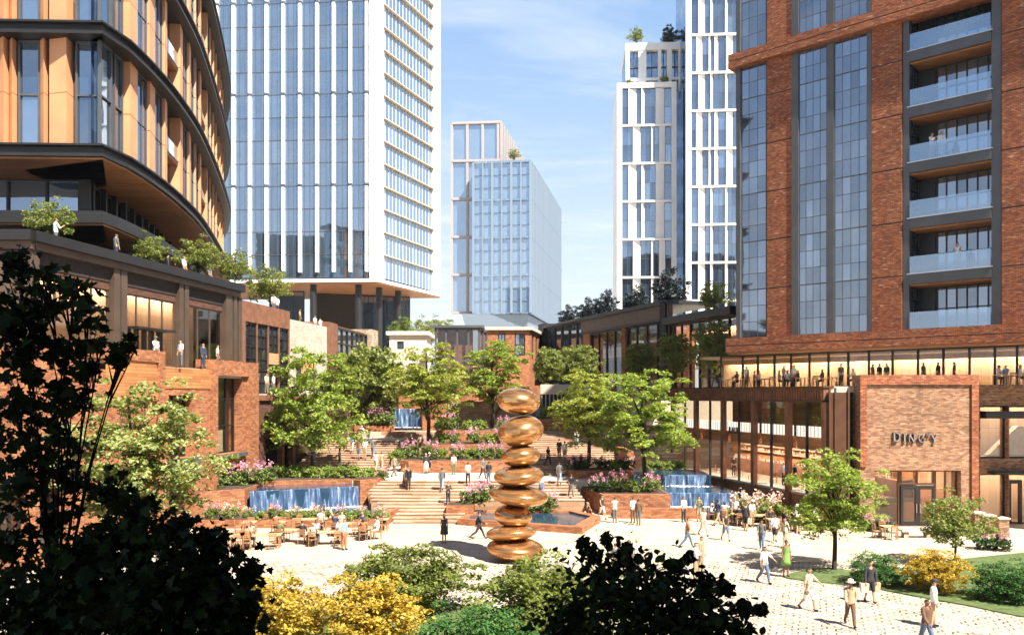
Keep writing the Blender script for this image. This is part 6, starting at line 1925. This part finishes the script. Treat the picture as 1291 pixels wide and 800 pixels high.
# ---- standing and walking figures: (px, py of the feet, pose, facing, top, bottom, skin, hair, label, extras, scale)
# facing 0 looks at the viewer, 90 turns to the viewer's right, 180 shows the back
PP = [
    (1072, 789, 'walk', -8, 'jacket:tan', 'trousers:brown', 'brown', 'black', 'man in straw hat, tan jacket and brown trousers walking on the cobbles', ('hat:beige',), 1.0),
    (1020, 769, 'walk_reach', 35, 'tee:beige', 'shorts:white', 'tan', 'brown', 'man in beige shirt and white shorts stretching one arm out on the cobbles', (), 1.0),
    (1097, 760, 'bags', 5, 'jacket:charcoal', 'shorts:black', 'tan', 'black', 'man in dark suit jacket and shorts carrying a paper bag in each hand', (), 1.0),
    (1177, 790, 'stand', 60, 'jacket:white', 'trousers:tan', 'tan', 'black', 'man in dark cap and loose white shirt standing near the bottom right', ('cap:charcoal',), 1.0),
    (1168, 818, 'walk', 20, 'jacket:brown', 'trousers:denim', 'brown', 'black', 'person in brown jacket and jeans cut off by the bottom edge', (), 1.0),
    (964, 735, 'walk_reach', 25, 'tee:white', 'trousers:denim', 'tan', 'black', 'man in white tee shirt and jeans walking across the cobbles', (), 1.0),
    (991, 727, 'stand', 5, '', 'dress:green', 'brown', 'black', 'woman in a green dress standing beside the shade of the lone tree', (), 1.0),
    (960, 693, 'walk', -20, 'tee:grey', 'trousers:denim', 'brown', 'black', 'man in grey shirt and jeans walking towards the viewer before the right tables', (), 1.0),
    (977, 683, 'stride', 160, 'tee:white', 'shorts:charcoal', 'tan', 'brown', 'person in white tee shirt and dark shorts striding away beside the right tables', (), 1.0),
    (1030, 676, 'stand_fold', 170, 'tee:beige', 'shorts:khaki', 'tan', 'black', 'person in beige top and khaki shorts standing left of the lone tree', (), .97),
    (887, 675, 'walk', 20, 'tank:cream', 'shorts:beige', 'tan', 'brown', 'woman in cream top and beige shorts walking before the right fountain', (), 1.0),
    (915, 681, 'walk', 10, 'tank:charcoal', 'shorts:denim', 'tan', 'black', 'woman in dark sleeveless top and knee length denim shorts on the plaza', (), 1.0),
    (940, 669, 'stand', 150, 'jacket:charcoal', 'shorts:black', 'light', 'brown', 'man with charcoal jacket and black shorts standing by the right tables', (), 1.0),
    (862, 658, 'stand', 30, 'tee:white', 'trousers:charcoal', 'tan', 'black', 'man in white tee shirt and dark trousers in front of the lower right waterfall', (), 1.0),
    (881, 657, 'stand_fold', 0, 'tee:olive', 'shorts:khaki', 'tan', 'black', 'man in olive patterned tee shirt before the lower right waterfall', (), 1.0),
    (759, 654, 'walk', 30, 'tank:charcoal', 'shorts:cream', 'tan', 'black', 'man in dark vest and cream shorts right of the hexagonal pool', (), 1.0),
    (775, 659, 'stand', 185, 'tank:white', 'trousers:grey', 'tan', 'black', 'woman in white sleeveless top and grey trousers seen from behind by the pool', (), 1.0),
    (798, 659, 'stand', 200, 'tee:white', 'trousers:brown', 'tan', 'brown', 'person in white shirt and brown trousers beside the low basin wall', (), 1.0),
    (805, 662, 'stand', 170, 'jacket:brown', 'trousers:grey', 'brown', 'black', 'person in brown jacket and grey trousers, back turned, by the low basin wall', (), 1.0),
    (877, 732, 'stand_fold', 60, 'tee:white', 'trousers:khaki', 'light', 'brown', 'woman in white top half hidden behind the black foliage, facing right', (), 1.02),
    (884, 722, 'stand', 50, 'tee:khaki', 'trousers:khaki', 'tan', 'black', 'man in sunglasses and khaki shirt beside the woman in white behind the foliage', (), 1.02),
    (793, 728, 'stand', 180, 'tank:grey', 'trousers:charcoal', 'tan', 'longhair:brown', 'woman with long brown hair seen from behind above the black foliage', (), 1.02),
    (803, 726, 'stand', 190, 'tee:white', 'trousers:grey', 'light', 'blond', 'fair haired man in white shirt seen from behind above the black foliage', (), 1.02),
    (776, 732, 'stand', 175, 'tee:grey', 'trousers:charcoal', 'tan', 'brown', 'man in grey shirt seen from behind, leftmost of the three above the black foliage', (), 1.0),
    (604, 679, 'stride', 95, 'jacket:charcoal', 'trousers:charcoal', 'tan', 'black', 'man in dark jacket and blue cap striding past the sculpture base', ('cap:navy',), 1.0),
    (560, 685, 'stand', 175, '', 'dress:charcoal', 'tan', 'longhair:brown', 'woman in a dark dress with long hair standing left of the sculpture shadow', (), 1.0),
    (434, 693, 'stand', 60, 'tee:blue', 'trousers:rust', 'tan', 'brown', 'person in blue top standing at the right end of the left tables', (), 1.0),
    (515, 617, 'stand', 15, 'jacket:black', 'trousers:charcoal', 'tan', 'black', 'man in black jacket and white shirt at the left of the lower stairs', (), 1.0),
    (511, 613, 'stand_phone', 10, 'tank:rust', 'longskirt:brown', 'tan', 'brown', 'woman in rust brown standing close beside the man in black jacket on the stairs', (), .95),
    (557, 618, 'walk', 180, 'jacket:grey', 'trousers:lightdenim', 'brown', 'black', 'man in grey and black top and light jeans climbing the lower stairs', (), 1.0),
    (565, 637, 'stand_fold', 30, 'tee:charcoal', 'trousers:navy', 'tan', 'black', 'man in dark shirt and navy trousers waiting on the middle of the lower stairs', (), 1.0),
    (537, 597, 'stand', 190, 'jacket:charcoal', 'longskirt:cream', 'tan', 'grey', 'person in dark jacket and long cream skirt on the landing by the planter', (), 1.0),
    (541, 596, 'stand', 150, 'tee:black', 'shorts:black', 'tan', 'brown', 'person in black with a white cap on the landing by the planter', ('cap:white',), .98),
    (517, 590, 'stand_phone', 170, 'tee:white', 'trousers:beige', 'tan', 'black', 'person in white tee shirt at the left end of the landing planter', (), 1.0),
    (604, 593, 'walk', 20, 'tank:white', 'trousers:charcoal', 'tan', 'brown', 'woman in white top and dark trousers on the landing left of the sculpture', (), 1.0),
    (609, 603, 'walk', 30, 'tee:grey', 'trousers:charcoal', 'tan', 'black', 'person in grey shirt and dark trousers at the landing edge left of the sculpture', (), 1.0),
    (616, 612, 'stand', 170, 'tee:charcoal', 'trousers:denim', 'brown', 'black', 'person in charcoal shirt and jeans on the top steps left of the sculpture', (), 1.0),
    (631, 590, 'stand', 90, 'tee:blue', 'shorts:khaki', 'tan', 'brown', 'person in blue top just left of the third pebble of the sculpture', (), 1.0),
    (705, 612, 'walk', 180, 'tee:grey', 'trousers:lightdenim', 'brown', 'black', 'man in grey tee shirt and light jeans climbing right of the sculpture', (), 1.0),
    (691, 589, 'walk', 40, 'tee:black', 'trousers:black', 'tan', 'black', 'man all in black at the foot of the right hand upper steps', (), 1.0),
    (705, 580, 'stand', 180, 'tee:black', 'trousers:brown', 'tan', 'black', 'person in black top and brown trousers on the right hand upper steps', (), 1.0),
    (712, 582, 'stand', 180, 'tee:white', 'shorts:khaki', 'tan', 'brown', 'person in white tee shirt and khaki shorts on the right hand upper steps', (), 1.0),
    (727, 564, 'walk', 190, 'tee:white', 'trousers:lightdenim', 'light', 'brown', 'person in white top and light jeans high on the right hand upper steps', (), 1.0),
    (428, 592, 'stand', 100, 'tee:charcoal', 'trousers:charcoal', 'dark', 'black', 'man in charcoal clothes at the left foot of the left upper steps', (), 1.0),
    (452, 579, 'stand', 170, 'tank:brown', 'shorts:denim', 'tan', 'brown', 'woman in brown top and short denim skirt on the left upper steps', (), .98),
    (460, 580, 'stand', 180, 'tee:white', 'shorts:khaki', 'tan', 'brown', 'man in white tee shirt and khaki shorts on the left upper steps', (), 1.05),
    (470, 576, 'walk', 180, 'tee:grey', 'trousers:denim', 'tan', 'brown', 'person in grey top and jeans on the left upper steps', (), 1.0),
    (456, 562, 'stand', 170, 'tee:white', 'trousers:khaki', 'tan', 'grey', 'person in bright white top highest of the group on the left upper steps', (), 1.05),
    (464, 560, 'stand', 190, 'tee:brown', 'trousers:lightdenim', 'tan', 'black', 'person in brown top and light jeans highest at the right of the left steps group', (), 1.0),
    (474, 597, 'walk', 165, 'tank:white', 'trousers:tan', 'tan', 'brown', 'woman in white top at the lower right of the group on the left upper steps', (), 1.0),
    (948, 664, 'stand', 20, 'tee:cream', 'trousers:khaki', 'tan', 'black', 'person in cream shirt standing among the right tables', ('cap:white',), 1.0),
    (927, 660, 'stand', -30, 'tee:white', 'trousers:charcoal', 'light', 'blond', 'person in white shirt behind the right tables, by the waterfall', (), 1.0),
    (1006, 672, 'stand_fold', 200, 'tee:white', 'shorts:charcoal', 'tan', 'brown', 'person in white with folded arms by the lone tree tables', ('hat:white',), 1.0),
    (867, 690, 'walk', 80, 'tee:rust', 'trousers:denim', 'tan', 'black', 'person in rust tee shirt and jeans crossing the middle of the plaza', (), 1.0),
    (905, 662, 'walk', 120, 'tee:navy', 'trousers:khaki', 'brown', 'black', 'person in navy tee shirt walking by the lower basin', (), 1.0),
    (990, 690, 'walk', -60, 'tee:cream', 'shorts:khaki', 'tan', 'brown', 'person in cream tee shirt walking left near the right tables', (), 1.0),
    (590, 612, 'walk', 190, 'tee:white', 'trousers:charcoal', 'tan', 'black', 'person in white tee shirt climbing beside the pink flowers', (), 1.0),
    (720, 628, 'walk', 10, 'tee:black', 'trousers:grey', 'brown', 'black', 'person in black tee shirt coming down the right side of the stairs', (), 1.0),
    (683, 625, 'walk', 20, 'tank:white', 'skirt:denim', 'tan', 'longhair:brown', 'woman in white top and denim skirt behind the fifth pebble', (), 1.0),
    (497, 600, 'walk', 150, 'tee:khaki', 'trousers:brown', 'tan', 'brown', 'person in khaki at the left corner of the landing', (), 1.0),
    (572, 598, 'stand', 20, 'tee:cream', 'trousers:olive', 'tan', 'black', 'person in cream shirt in the middle of the landing', (), 1.0),
    (444, 571, 'walk', 175, 'tee:blue', 'shorts:white', 'light', 'blond', 'person in blue tee shirt and white shorts on the left upper steps', (), 1.0),
    (481, 595, 'walk', 175, 'tee:khaki', 'shorts:khaki', 'tan', 'brown', 'man in khaki shirt and shorts at the lower right of the left steps group', (), 1.0),
]
BAGS = []
for px, py, pose, rot, top, bot, skin, hair, lab, extra, s in PP:
    loc = foot(px, py)
    p = person(loc, rot + (px - CX) / FPX * -0, pose, top, bot, skin, hair, lab, 'people on the plaza and stairs', extra, s)
    BAGS.append(p)
p = BAGS[2]
bag_for(p, 'paper_bag', 'tan', 1, 'pale paper bag in the suited man\'s hand nearer the golden bush', .86, .25, .0, 1.15)
bag_for(p, 'paper_bag', 'beige', -1, 'paper bag in the suited man\'s hand nearer the lone tree', .86, .25, .0, 1.15)
bag_for(BAGS[12], 'shoulder_bag', 'cream', -1, 'cream bag held by the man in charcoal jacket by the right tables', .82, .22, .0, 1.0)

# figures on roofs, balconies and terraces: explicit places
def onroof(fr, px, n, z, pose, rot, top, bot, skin, hair, lab, grp, s=1.0, extra=()):
    u = fr.at(px, n); q = fr.p(u, n, z)
    person(q, rot, pose, top, bot, skin, hair, lab, grp, extra, s)


g = 'people on the left roof terraces'
onroof(fbz, 70, -.5, 16.75, 'stand_phone', 140, 'tee:white', 'trousers:grey', 'tan', 'brown', 'figure in white with raised arm at the near corner of the bronze roof terrace', g)
onroof(fbz, 146, -.6, 16.9, 'stand', 150, 'tee:grey', 'trousers:navy', 'tan', 'black', 'man in grey shirt standing at the edge of the bronze roof terrace', g)
onroof(fbz, 211, -.8, 16.6, 'stand', 120, 'jacket:charcoal', 'trousers:navy', 'tan', 'brown', 'figure in dark jacket on the bronze roof terrace, partly hidden by the cornice', g)
onroof(fbz, 232, -.6, 16.75, 'stand', 80, 'tee:white', 'trousers:grey', 'tan', 'brown', 'person in white shirt next to the roof tree near the far end', g)
onroof(fbz, 264, -.6, 16.7, 'stand', 80, 'tee:white', 'trousers:grey', 'light', 'brown', 'person in white shirt closest to the far tip of the bronze cornice', g)
onroof(f3, 345, -.5, 16.3, 'stand', 20, 'tee:white', 'trousers:grey', 'tan', 'black', 'person in white on the roof of the rusty steel clad building', g)
onroof(f3, 349, -.9, 16.3, 'stand', 200, 'tee:white', 'trousers:navy', 'tan', 'black', 'second figure close beside the one in white on the rusty steel roof', g)
onroof(f3, 378, -.7, 15.6, 'stand', 90, 'tee:khaki', 'trousers:brown', 'brown', 'black', 'person in khaki on the roof of the white brick building', g)
onroof(f3, 397, -.7, 15.3, 'stand', 60, 'tee:white', 'trousers:grey', 'tan', 'brown', 'person in white on the white brick roof, left of the other one in white', g)
onroof(f3, 404, -.7, 15.2, 'stand', 240, 'tee:white', 'trousers:navy', 'tan', 'brown', 'person in white at the far end of the white brick roof', g)
g = 'people on the terrace above the brick block'
onroof(fbz, 196, 1.6, 10.55, 'stand_phone', 60, 'tee:white', 'trousers:black', 'tan', 'black', 'man in cap behind the brick parapet near the door canopy', g, extra=('cap:grey',))
onroof(fbz, 228, 1.6, 10.55, 'stand', 330, 'tee:white', 'trousers:grey', 'tan', 'black', 'man in white shirt in the gap of the brick parapet', g)
onroof(fbz, 256, 1.2, 10.55, 'stand', 60, 'jacket:navy', 'trousers:navy', 'tan', 'brown', 'man in navy jacket behind the right hand brick parapet', g)
onroof(fbz, 274, 1.2, 10.55, 'stand', 120, 'tee:white', 'trousers:grey', 'tan', 'brown', 'figure in white behind the far end of the brick parapet', g)
g = 'people on the rusty steel building balcony'
onroof(f3, 336, 1.2, 8.85, 'stand', 60, 'tee:beige', 'trousers:grey', 'tan', 'black', 'person in beige at the balcony below the sign board', g)
onroof(f3, 345, 1.2, 8.85, 'stand', 260, 'tee:white', 'trousers:grey', 'tan', 'brown', 'person in white at the balcony below the sign board', g)
g = 'people on the tower balconies'
zb3 = z0l + sl * 3
onroof(ft, 1175, -.5, zb3, 'stand_phone', 20, 'jacket:white', 'trousers:beige', 'tan', 'black', 'man in white jacket on the third balcony of the brick tower', g, 1.08)
onroof(ft, 1187, -.5, zb3, 'stand', -20, 'jacket:white', 'trousers:white', 'light', 'longhair:brown', 'woman in white with long hair on the third balcony of the brick tower', g, 1.08)
onroof(ft, 1207, -.5, z0l + sl, 'stand_phone', -40, 'tank:white', 'longskirt:white', 'tan', 'black', 'woman in a white top alone on a low balcony of the brick tower', g, 1.08)
g = 'people in the glazed lounge'
FP2 = ft.shift(.2)
for i, (px, pose, rot, top, lab) in enumerate((
        (903, 'sit', 90, 'tee:charcoal', 'seated figure in dark clothes behind the tree at the left end of the lounge'),
        (929, 'sit', -60, 'tee:brown', 'seated figure in brown at the left lounge windows'),
        (941, 'stand', 30, 'tee:white', 'standing figure in white at the left lounge windows'),
        (951, 'sit', 80, 'tee:khaki', 'seated figure in khaki right of the standing one in white in the lounge'),
        (957, 'sit', -80, 'tee:cream', 'seated figure in cream near the fourth lounge mullion'),
        (982, 'sit', 70, 'tee:beige', 'leftmost seated figure of the lively lounge table in the middle'),
        (988, 'stand_fold', 40, 'tank:tan', 'standing figure in tan at the lively lounge table'),
        (993, 'sit', -30, 'tee:white', 'seated figure in white at the lively lounge table'),
        (1001, 'stand', -70, 'tee:white', 'standing figure in white at the right of the lively lounge table'),
        (1006, 'sit', -80, 'tee:brown', 'rightmost seated figure of the lively lounge table'),
        (1037, 'sit', -80, 'tank:charcoal', 'figure sitting alone at a lounge table left of the raised lettering wall'),
        (1060, 'stand', 10, 'tee:brown', 'figure in brown standing close to the raised lettering wall'),
        (1076, 'sit', -80, 'tee:white', 'figure in white sitting just left of the raised lettering wall'),
        (1100, 'stand', 40, 'tee:brown', 'leftmost head showing over the raised lettering wall'),
        (1109, 'stand', 200, 'tee:black', 'second head showing over the raised lettering wall'),
        (1118, 'stand', -60, 'tee:charcoal', 'third head showing over the raised lettering wall'),
        (1164, 'stand', 30, 'tee:brown', 'head showing over the middle of the raised lettering wall'),
        (1183, 'stand', 210, 'tee:black', 'head right of the middle above the raised lettering wall'),
        (1203, 'stand', 60, 'tee:charcoal', 'rightmost head showing over the raised lettering wall'),
        (1259, 'sit', 70, 'tee:white', 'figure in white sitting in the lounge near the right edge'),
        (1268, 'sit', -60, 'tee:blue', 'figure in blue sitting in the lounge near the right edge'),
        (1286, 'sit', 60, 'tee:white', 'figure in white sitting at the very right edge of the lounge'))):
    z = 9.32
    sc2 = 1.0
    if 1090 < px < 1210: sc2 = .96
    onroof(FP2, px, -1.2, z, pose, rot, top, 'trousers:charcoal', ('tan', 'brown', 'light')[i % 3], ('black', 'brown')[i % 2], lab, g, sc2)

# ------------------------------------------------------------------ chairs and tables
def chair_proto():
    e = empty('chair', (0, 0, 0), 'wooden cafe chair', 'chair')
    MB().box(-.22, .22, -.22, .22, .43, .47).build('seat', M['wood_chair'], e)
    m = MB()
    for z in (.62, .74, .84): m.box(-.2, .2, .2, .225, z, z + .07)
    m.build('backrest', M['wood_chair'], e)
    for x in (-.19, .19):
        MB().tube([(x, -.19, 0), (x, -.19, .43)], .02, 6).build('leg', M['wood_chair'], e)
        MB().tube([(x, .2, 0), (x, .2, .45), (x * .98, .235, .92)], .02, 6).build('leg', M['wood_chair'], e)
    return e


def table_proto():
    e = empty('table', (0, 0, 0), 'wooden cafe table', 'table')
    MB().box(-.42, .42, -.42, .42, .71, .75).build('tabletop', M['wood_table'], e)
    for x in (-.36, .36):
        for y in (-.36, .36): MB().box(x - .03, x + .03, y - .03, y + .03, 0, .71).build('leg', M['wood_chair'], e)
    return e


def long_table_proto():
    e = empty('table', (0, 0, 0), 'long wooden cafe table', 'table')
    MB().box(-1.1, 1.1, -.4, .4, .71, .76).build('tabletop', M['wood_table'], e)
    for x in (-1, 1):
        for y in (-.32, .32): MB().box(x - .035, x + .035, y - .035, y + .035, 0, .71).build('leg', M['wood_chair'], e)
    return e


CHP, TBP, LTP = chair_proto(), table_proto(), long_table_proto()
used = {}


def place(proto, x, y, z, rot, label, group):
    if proto.name not in used: o = proto; used[proto.name] = 1
    else: o = copy_tree(proto)
    o.location = (x, y, z); o.rotation_euler.z = R(rot)
    o['label'] = label; o['group'] = group
    return o


rc = random.Random(9)
SITT = ['tee:white', 'tee:navy', 'tee:black', 'tee:blue', 'tank:white', 'tee:rust', 'tee:cream', 'tee:charcoal', 'tank:beige', 'tee:olive']


def cafe(tables, where, tag_, names, z=0.0):
    for i, (px, py, rot, kind, seats) in enumerate(tables):
        Y = FPX * (EYE - z - .0) / (py - HZ); x = WX(px, Y)
        place(LTP if kind else TBP, x, Y, z, rot, 'wooden table %s' % names[i], 'tables ' + tag_)
        spots = [(-.62, -.5), (.62, -.5), (-.62, .5), (.62, .5)] if kind else [(0, -.62), (0, .62), (-.62, 0), (.62, 0)]
        for k, who in enumerate(seats):
            if who == '-': continue
            dx, dy = spots[k]
            if kind: dy *= 1.2
            face = math.degrees(math.atan2(dx, -dy)) + 180 if not kind else (180 if dy < 0 else 0)
            v = Vector((dx, dy, 0)); v.rotate(Matrix.Rotation(R(rot), 3, 'Z'))
            fa = face + rot + rc.uniform(-10, 10)
            pos = ('near side', 'far side', 'left side', 'right side')[k] if not kind else ('left near side', 'right near side', 'left far side', 'right far side')[k]
            place(CHP, x + v.x * 1.12, Y + v.y * 1.12, z, fa, 'chair, %s of table %s' % (pos, names[i]), 'chairs ' + tag_)
            if who != 'c':
                sp = rc.choice(SITT)
                # seat top at .47: the seated figure's hips rest on it
                pz = z - .0
                fw = Vector((0, -1, 0)); fw.rotate(Matrix.Rotation(R(fa), 3, 'Z'))
                q = Vector((x, Y, 0)) + v * 1.12
                person((q.x, q.y, z + .0), fa, 'sit' if who == 's' else 'sit_lean', sp, 'trousers:' + rc.choice(['charcoal', 'denim', 'khaki', 'beige']), rc.choice(['tan', 'light', 'brown']), rc.choice(['brown', 'black', 'longhair:brown', 'blond']), 'diner in %s, %s of table %s' % (sp.split(':')[1], pos, names[i]), 'people at tables ' + tag_)


cafe([(330, 690, 8, 1, 'scs-'), (372, 683, -6, 1, 'ssc-'), (412, 686, 5, 1, 'scsl'), (352, 672, 0, 0, 'sc-c'), (391, 668, 10, 1, 'cscs'), (440, 674, -8, 1, 'lcsl'), (315, 672, 12, 0, 'ccc-'), (482, 668, 0, 0, 'cs--'), (430, 664, 0, 0, '-ssc'), (300, 690, 14, 0, 'cccc'), (352, 662, 5, 1, 'ccsc'), (462, 679, -5, 0, 'sc-s'), (395, 657, 4, 0, 'c-cs')], '', 'before the left fountain', [
    'just behind the left golden bush', 'in front row, middle of left cafe', 'in front row, right of left cafe', 'in back row, third from left', 'in back row, middle of left cafe', 'in back row nearest the stairs', 'farthest left by the pink bushes', 'farthest right below the stairs', 'against the left pool wall', 'at the near left corner of the left cafe', 'back against the flowers, left cafe', 'under the olive bush tips, left cafe', 'small one close to the blush flowers'])
cafe([(908, 655, 10, 0, 's-lc'), (930, 661, -8, 0, 'ssc-'), (953, 663, 6, 1, 'csl-'), (975, 668, 0, 0, 'cs-c'), (1000, 668, 12, 0, 'scs-'), (1018, 660, 0, 1, 'sc-s'), (985, 655, 0, 0, '-cc-'), (1120, 678, 0, 0, 'ccc-'), (940, 650, 0, 0, 'cs-s'), (962, 653, 4, 0, '-csc'), (1035, 668, 6, 0, 'cscc')], '', 'before the bronze colonnade', [
    'nearest the lower right waterfall', 'second from the lower right waterfall', 'below the blush colonnade flowers', 'just right of the blush colonnade flowers', 'half behind the lone tree', 'close to the rusty colonnade end panel', 'tucked against the colonnade plinth', 'before the brick shop entrance', 'behind, nearest the plinth flowers', 'behind the blush colonnade flowers', 'right behind the lone tree trunk'])
# chairs inside the colonnade restaurant and lounge
for i, px in enumerate((905, 918, 928, 938, 948, 960, 975)):
    u = fc.at(px, -1.6); q = fc.p(u, -1.6 - (i % 2) * 1.1, 1.72)
    place(CHP, q[0], q[1], q[2], 60 + 40 * i, 'wooden chair inside the bronze colonnade, %s from left' % ORD[i], 'chairs inside the colonnade')
g = 'people inside the colonnade restaurant'
for i, (px, c) in enumerate(((925, 'charcoal'), (988, 'blue'), (1002, 'black'), (1028, 'charcoal'))):
    onroof(fc, px, -2.4, 1.72, 'stand', 50 * i, 'tee:' + c, 'trousers:black', 'tan', 'black', 'figure in %s inside the bronze colonnade, %s from left' % (c, ORD[i]), g)
for i, px in enumerate((916, 935, 962, 985, 1012, 1028, 1046, 1262, 1280)):
    u = FP2.at(px, -.8); q = FP2.p(u, -.8, 9.31)
    place(TBP, q[0], q[1], q[2], 42, 'small table at the lounge windows, %s from left' % ORD[i], 'tables in the glazed lounge')
    place(CHP, q[0] + .7, q[1] - .1, q[2], 80 + 33 * i, 'chair at the right of the lounge table %s from left' % ORD[i], 'chairs in the glazed lounge')
# small bollards and slab seats by the planting
for i, (px, py) in enumerate(((1245, 672), (1262, 676), (1232, 668))):
    Y = FPX * EYE / (py - HZ)
    x = WX(px, Y)
    e = empty('brick_pillar', (x, Y, 0), 'short brick pillar with stone cap before the right shop, %s from left' % ['second', 'third', 'first'][i], 'pillar', 'brick pillars before the right shop')
    MB().box(x - .32, x + .32, Y - .32, Y + .32, 0, 1.1).build('shaft', BP, e)
    MB().box(x - .38, x + .38, Y - .38, Y + .38, 1.1, 1.2).build('cap', M['pale_stone'], e)
e = empty('stone_bench', (WX(1160, 51), 51, 0), 'pale stone bench and slabs in front of the brick shop entrance', 'bench')
MB().box(WX(1135, 51), WX(1175, 51), 50.7, 51.3, .38, .5).build('seat', M['pale_stone'], e)
MB().box(WX(1138, 51), WX(1144, 51), 50.8, 51.2, 0, .38).build('leg', M['stone_wall'], e)
MB().box(WX(1166, 51), WX(1172, 51), 50.8, 51.2, 0, .38).build('leg', M['stone_wall'], e)
# lettering over the bar and on the left sign board
m_e = empty('bar_sign', fc.p(fc.at(924, -.3), -.3, 5.6), 'small dark lettering on the pale striped band inside the colonnade', 'sign')
fr_t = fc.shift(-1.1)
for k, ch in enumerate('BAUM'):
    m = MB(); strokes(m, GL[ch], 0, 0, .5, -.06, 0)
    u0_ = fc.at(919.3 + k * 3.35, -.34)
    V = []
    for x, y, z in m.v: V.append(fc.p(u0_ - x * .95, -.34 - y, z + 5.62))
    m.v = V
    m.build('letter', M['dark_metal'], m_e)
# ------------------------------------------------------------------ light, sky, air
SUN_EL, SH = R(53), Vector((-1.0, 1.2)).normalized()
sdir = Vector((-SH.x * math.cos(SUN_EL), -SH.y * math.cos(SUN_EL), math.sin(SUN_EL)))   # towards the sun
ld = bpy.data.lights.new('sun', 'SUN'); ld.energy = 5.0; ld.angle = R(.53); ld.color = (1, .93, .82)
lo = bpy.data.objects.new('sun', ld); COL.objects.link(lo)
lo.rotation_euler = sdir.to_track_quat('Z', 'Y').to_euler()
lo.location = (60, -40, 90)
w = bpy.data.worlds.new('World'); sc.world = w; w.use_nodes = True
nt = w.node_tree
for n in list(nt.nodes): nt.nodes.remove(n)
out = nt.nodes.new('ShaderNodeOutputWorld'); bg = nt.nodes.new('ShaderNodeBackground'); bg.inputs['Strength'].default_value = .05
sky = nt.nodes.new('ShaderNodeTexSky'); sky.sky_type = 'NISHITA'; sky.sun_disc = False
sky.sun_elevation = SUN_EL; sky.sun_rotation = math.atan2(sdir.x, sdir.y)
sky.altitude = 50; sky.air_density = 1.0; sky.dust_density = 1.5; sky.ozone_density = 1.2
# thin cirrus streaks, by direction
tc = nt.nodes.new('ShaderNodeTexCoord')
sp = nt.nodes.new('ShaderNodeSeparateXYZ'); nt.links.new(tc.outputs['Generated'], sp.inputs[0])
dz = N(nt, 'ShaderNodeMath', operation='MAXIMUM'); dz.inputs[1].default_value = .06; nt.links.new(sp.outputs['Z'], dz.inputs[0])
vx = N(nt, 'ShaderNodeMath', operation='DIVIDE'); nt.links.new(sp.outputs['X'], vx.inputs[0]); nt.links.new(dz.outputs[0], vx.inputs[1])
vy = N(nt, 'ShaderNodeMath', operation='DIVIDE'); nt.links.new(sp.outputs['Y'], vy.inputs[0]); nt.links.new(dz.outputs[0], vy.inputs[1])
cb = nt.nodes.new('ShaderNodeCombineXYZ'); nt.links.new(vx.outputs[0], cb.inputs[0]); nt.links.new(vy.outputs[0], cb.inputs[1])
mp = nt.nodes.new('ShaderNodeMapping'); mp.inputs['Rotation'].default_value = (0, 0, R(62)); mp.inputs['Scale'].default_value = (.8, 1.9, 1)
nt.links.new(cb.outputs[0], mp.inputs['Vector'])
no = N(nt, 'ShaderNodeTexNoise', i_Scale=1.1, i_Detail=9.0, i_Roughness=.62, i_Distortion=.6)
nt.links.new(mp.outputs[0], no.inputs['Vector'])
r = ramp(nt, no.outputs['Fac'], [(.46, (0, 0, 0)), (.78, (1, 1, 1))])
lowsky = N(nt, 'ShaderNodeMapRange'); lowsky.inputs['From Min'].default_value = .5; lowsky.inputs['From Max'].default_value = .75; lowsky.inputs['To Min'].default_value = .55; lowsky.inputs['To Max'].default_value = .1
nt.links.new(sp.outputs['Z'], lowsky.inputs['Value'])
mm = N(nt, 'ShaderNodeMath', operation='MULTIPLY'); nt.links.new(lowsky.outputs[0], mm.inputs[1]); nt.links.new(r.outputs['Color'], mm.inputs[0])
dv_ = N(nt, 'ShaderNodeMath', operation='MULTIPLY'); dv_.inputs[1].default_value = 1.0; nt.links.new(sp.outputs['Z'], dv_.inputs[0])
air = ramp(nt, dv_.outputs[0], [(.0, (.78, .80, .82)), (.16, (.56, .66, .79)), (.32, (.35, .50, .73)), (.48, (.21, .37, .64)), (.62, (.07, .15, .34)), (1.0, (.02, .05, .14))])
sc10 = mixc(nt, 1.0, air.outputs['Color'], (10.0, 10.0, 10.0), 'MULTIPLY')
c0_ = mixc(nt, .85, sky.outputs['Color'], sc10)
c = mixc(nt, mm.outputs[0], c0_, (7.6, 7.9, 8.2))
nt.links.new(c, bg.inputs['Color']); nt.links.new(bg.outputs[0], out.inputs[0])

# unseen block added behind the viewer to keep the nearest foliage dark
MB().box(2, 45, -24, -5, 0, 40).build('wall', M['brick_dark'], empty('shade_block', (30, -10, 0), 'unseen shade block added behind the viewpoint to darken the nearest trees', 'building'))

if HAZE > 0:
    hm, nt, out = nt_new('haze air')
    pv = nt.nodes.new('ShaderNodeVolumePrincipled')
    pv.inputs['Color'].default_value = (.86, .93, 1, 1); pv.inputs['Density'].default_value = HAZE
    pv.inputs['Anisotropy'].default_value = .2
    nt.links.new(pv.outputs[0], out.inputs['Volume'])
    h = MB().box(-260, 260, -60, 640, -1.2, 128).build('haze', hm)
    h['kind'] = 'stuff'

sc.view_settings.view_transform = 'Standard'; sc.view_settings.look = 'None'; sc.view_settings.gamma = 1
sc.view_settings.use_curve_mapping = False
sc.view_settings.exposure = EXPO
sc.render.engine = 'CYCLES'
sc.cycles.use_denoising = True
sc.cycles.max_bounces = 7; sc.cycles.diffuse_bounces = 2; sc.cycles.glossy_bounces = 3; sc.cycles.transparent_max_bounces = 12
sc.cycles.volume_bounces = 0
sc.cycles.sample_clamp_indirect = 8
sc.cycles.caustics_reflective = False; sc.cycles.caustics_refractive = False
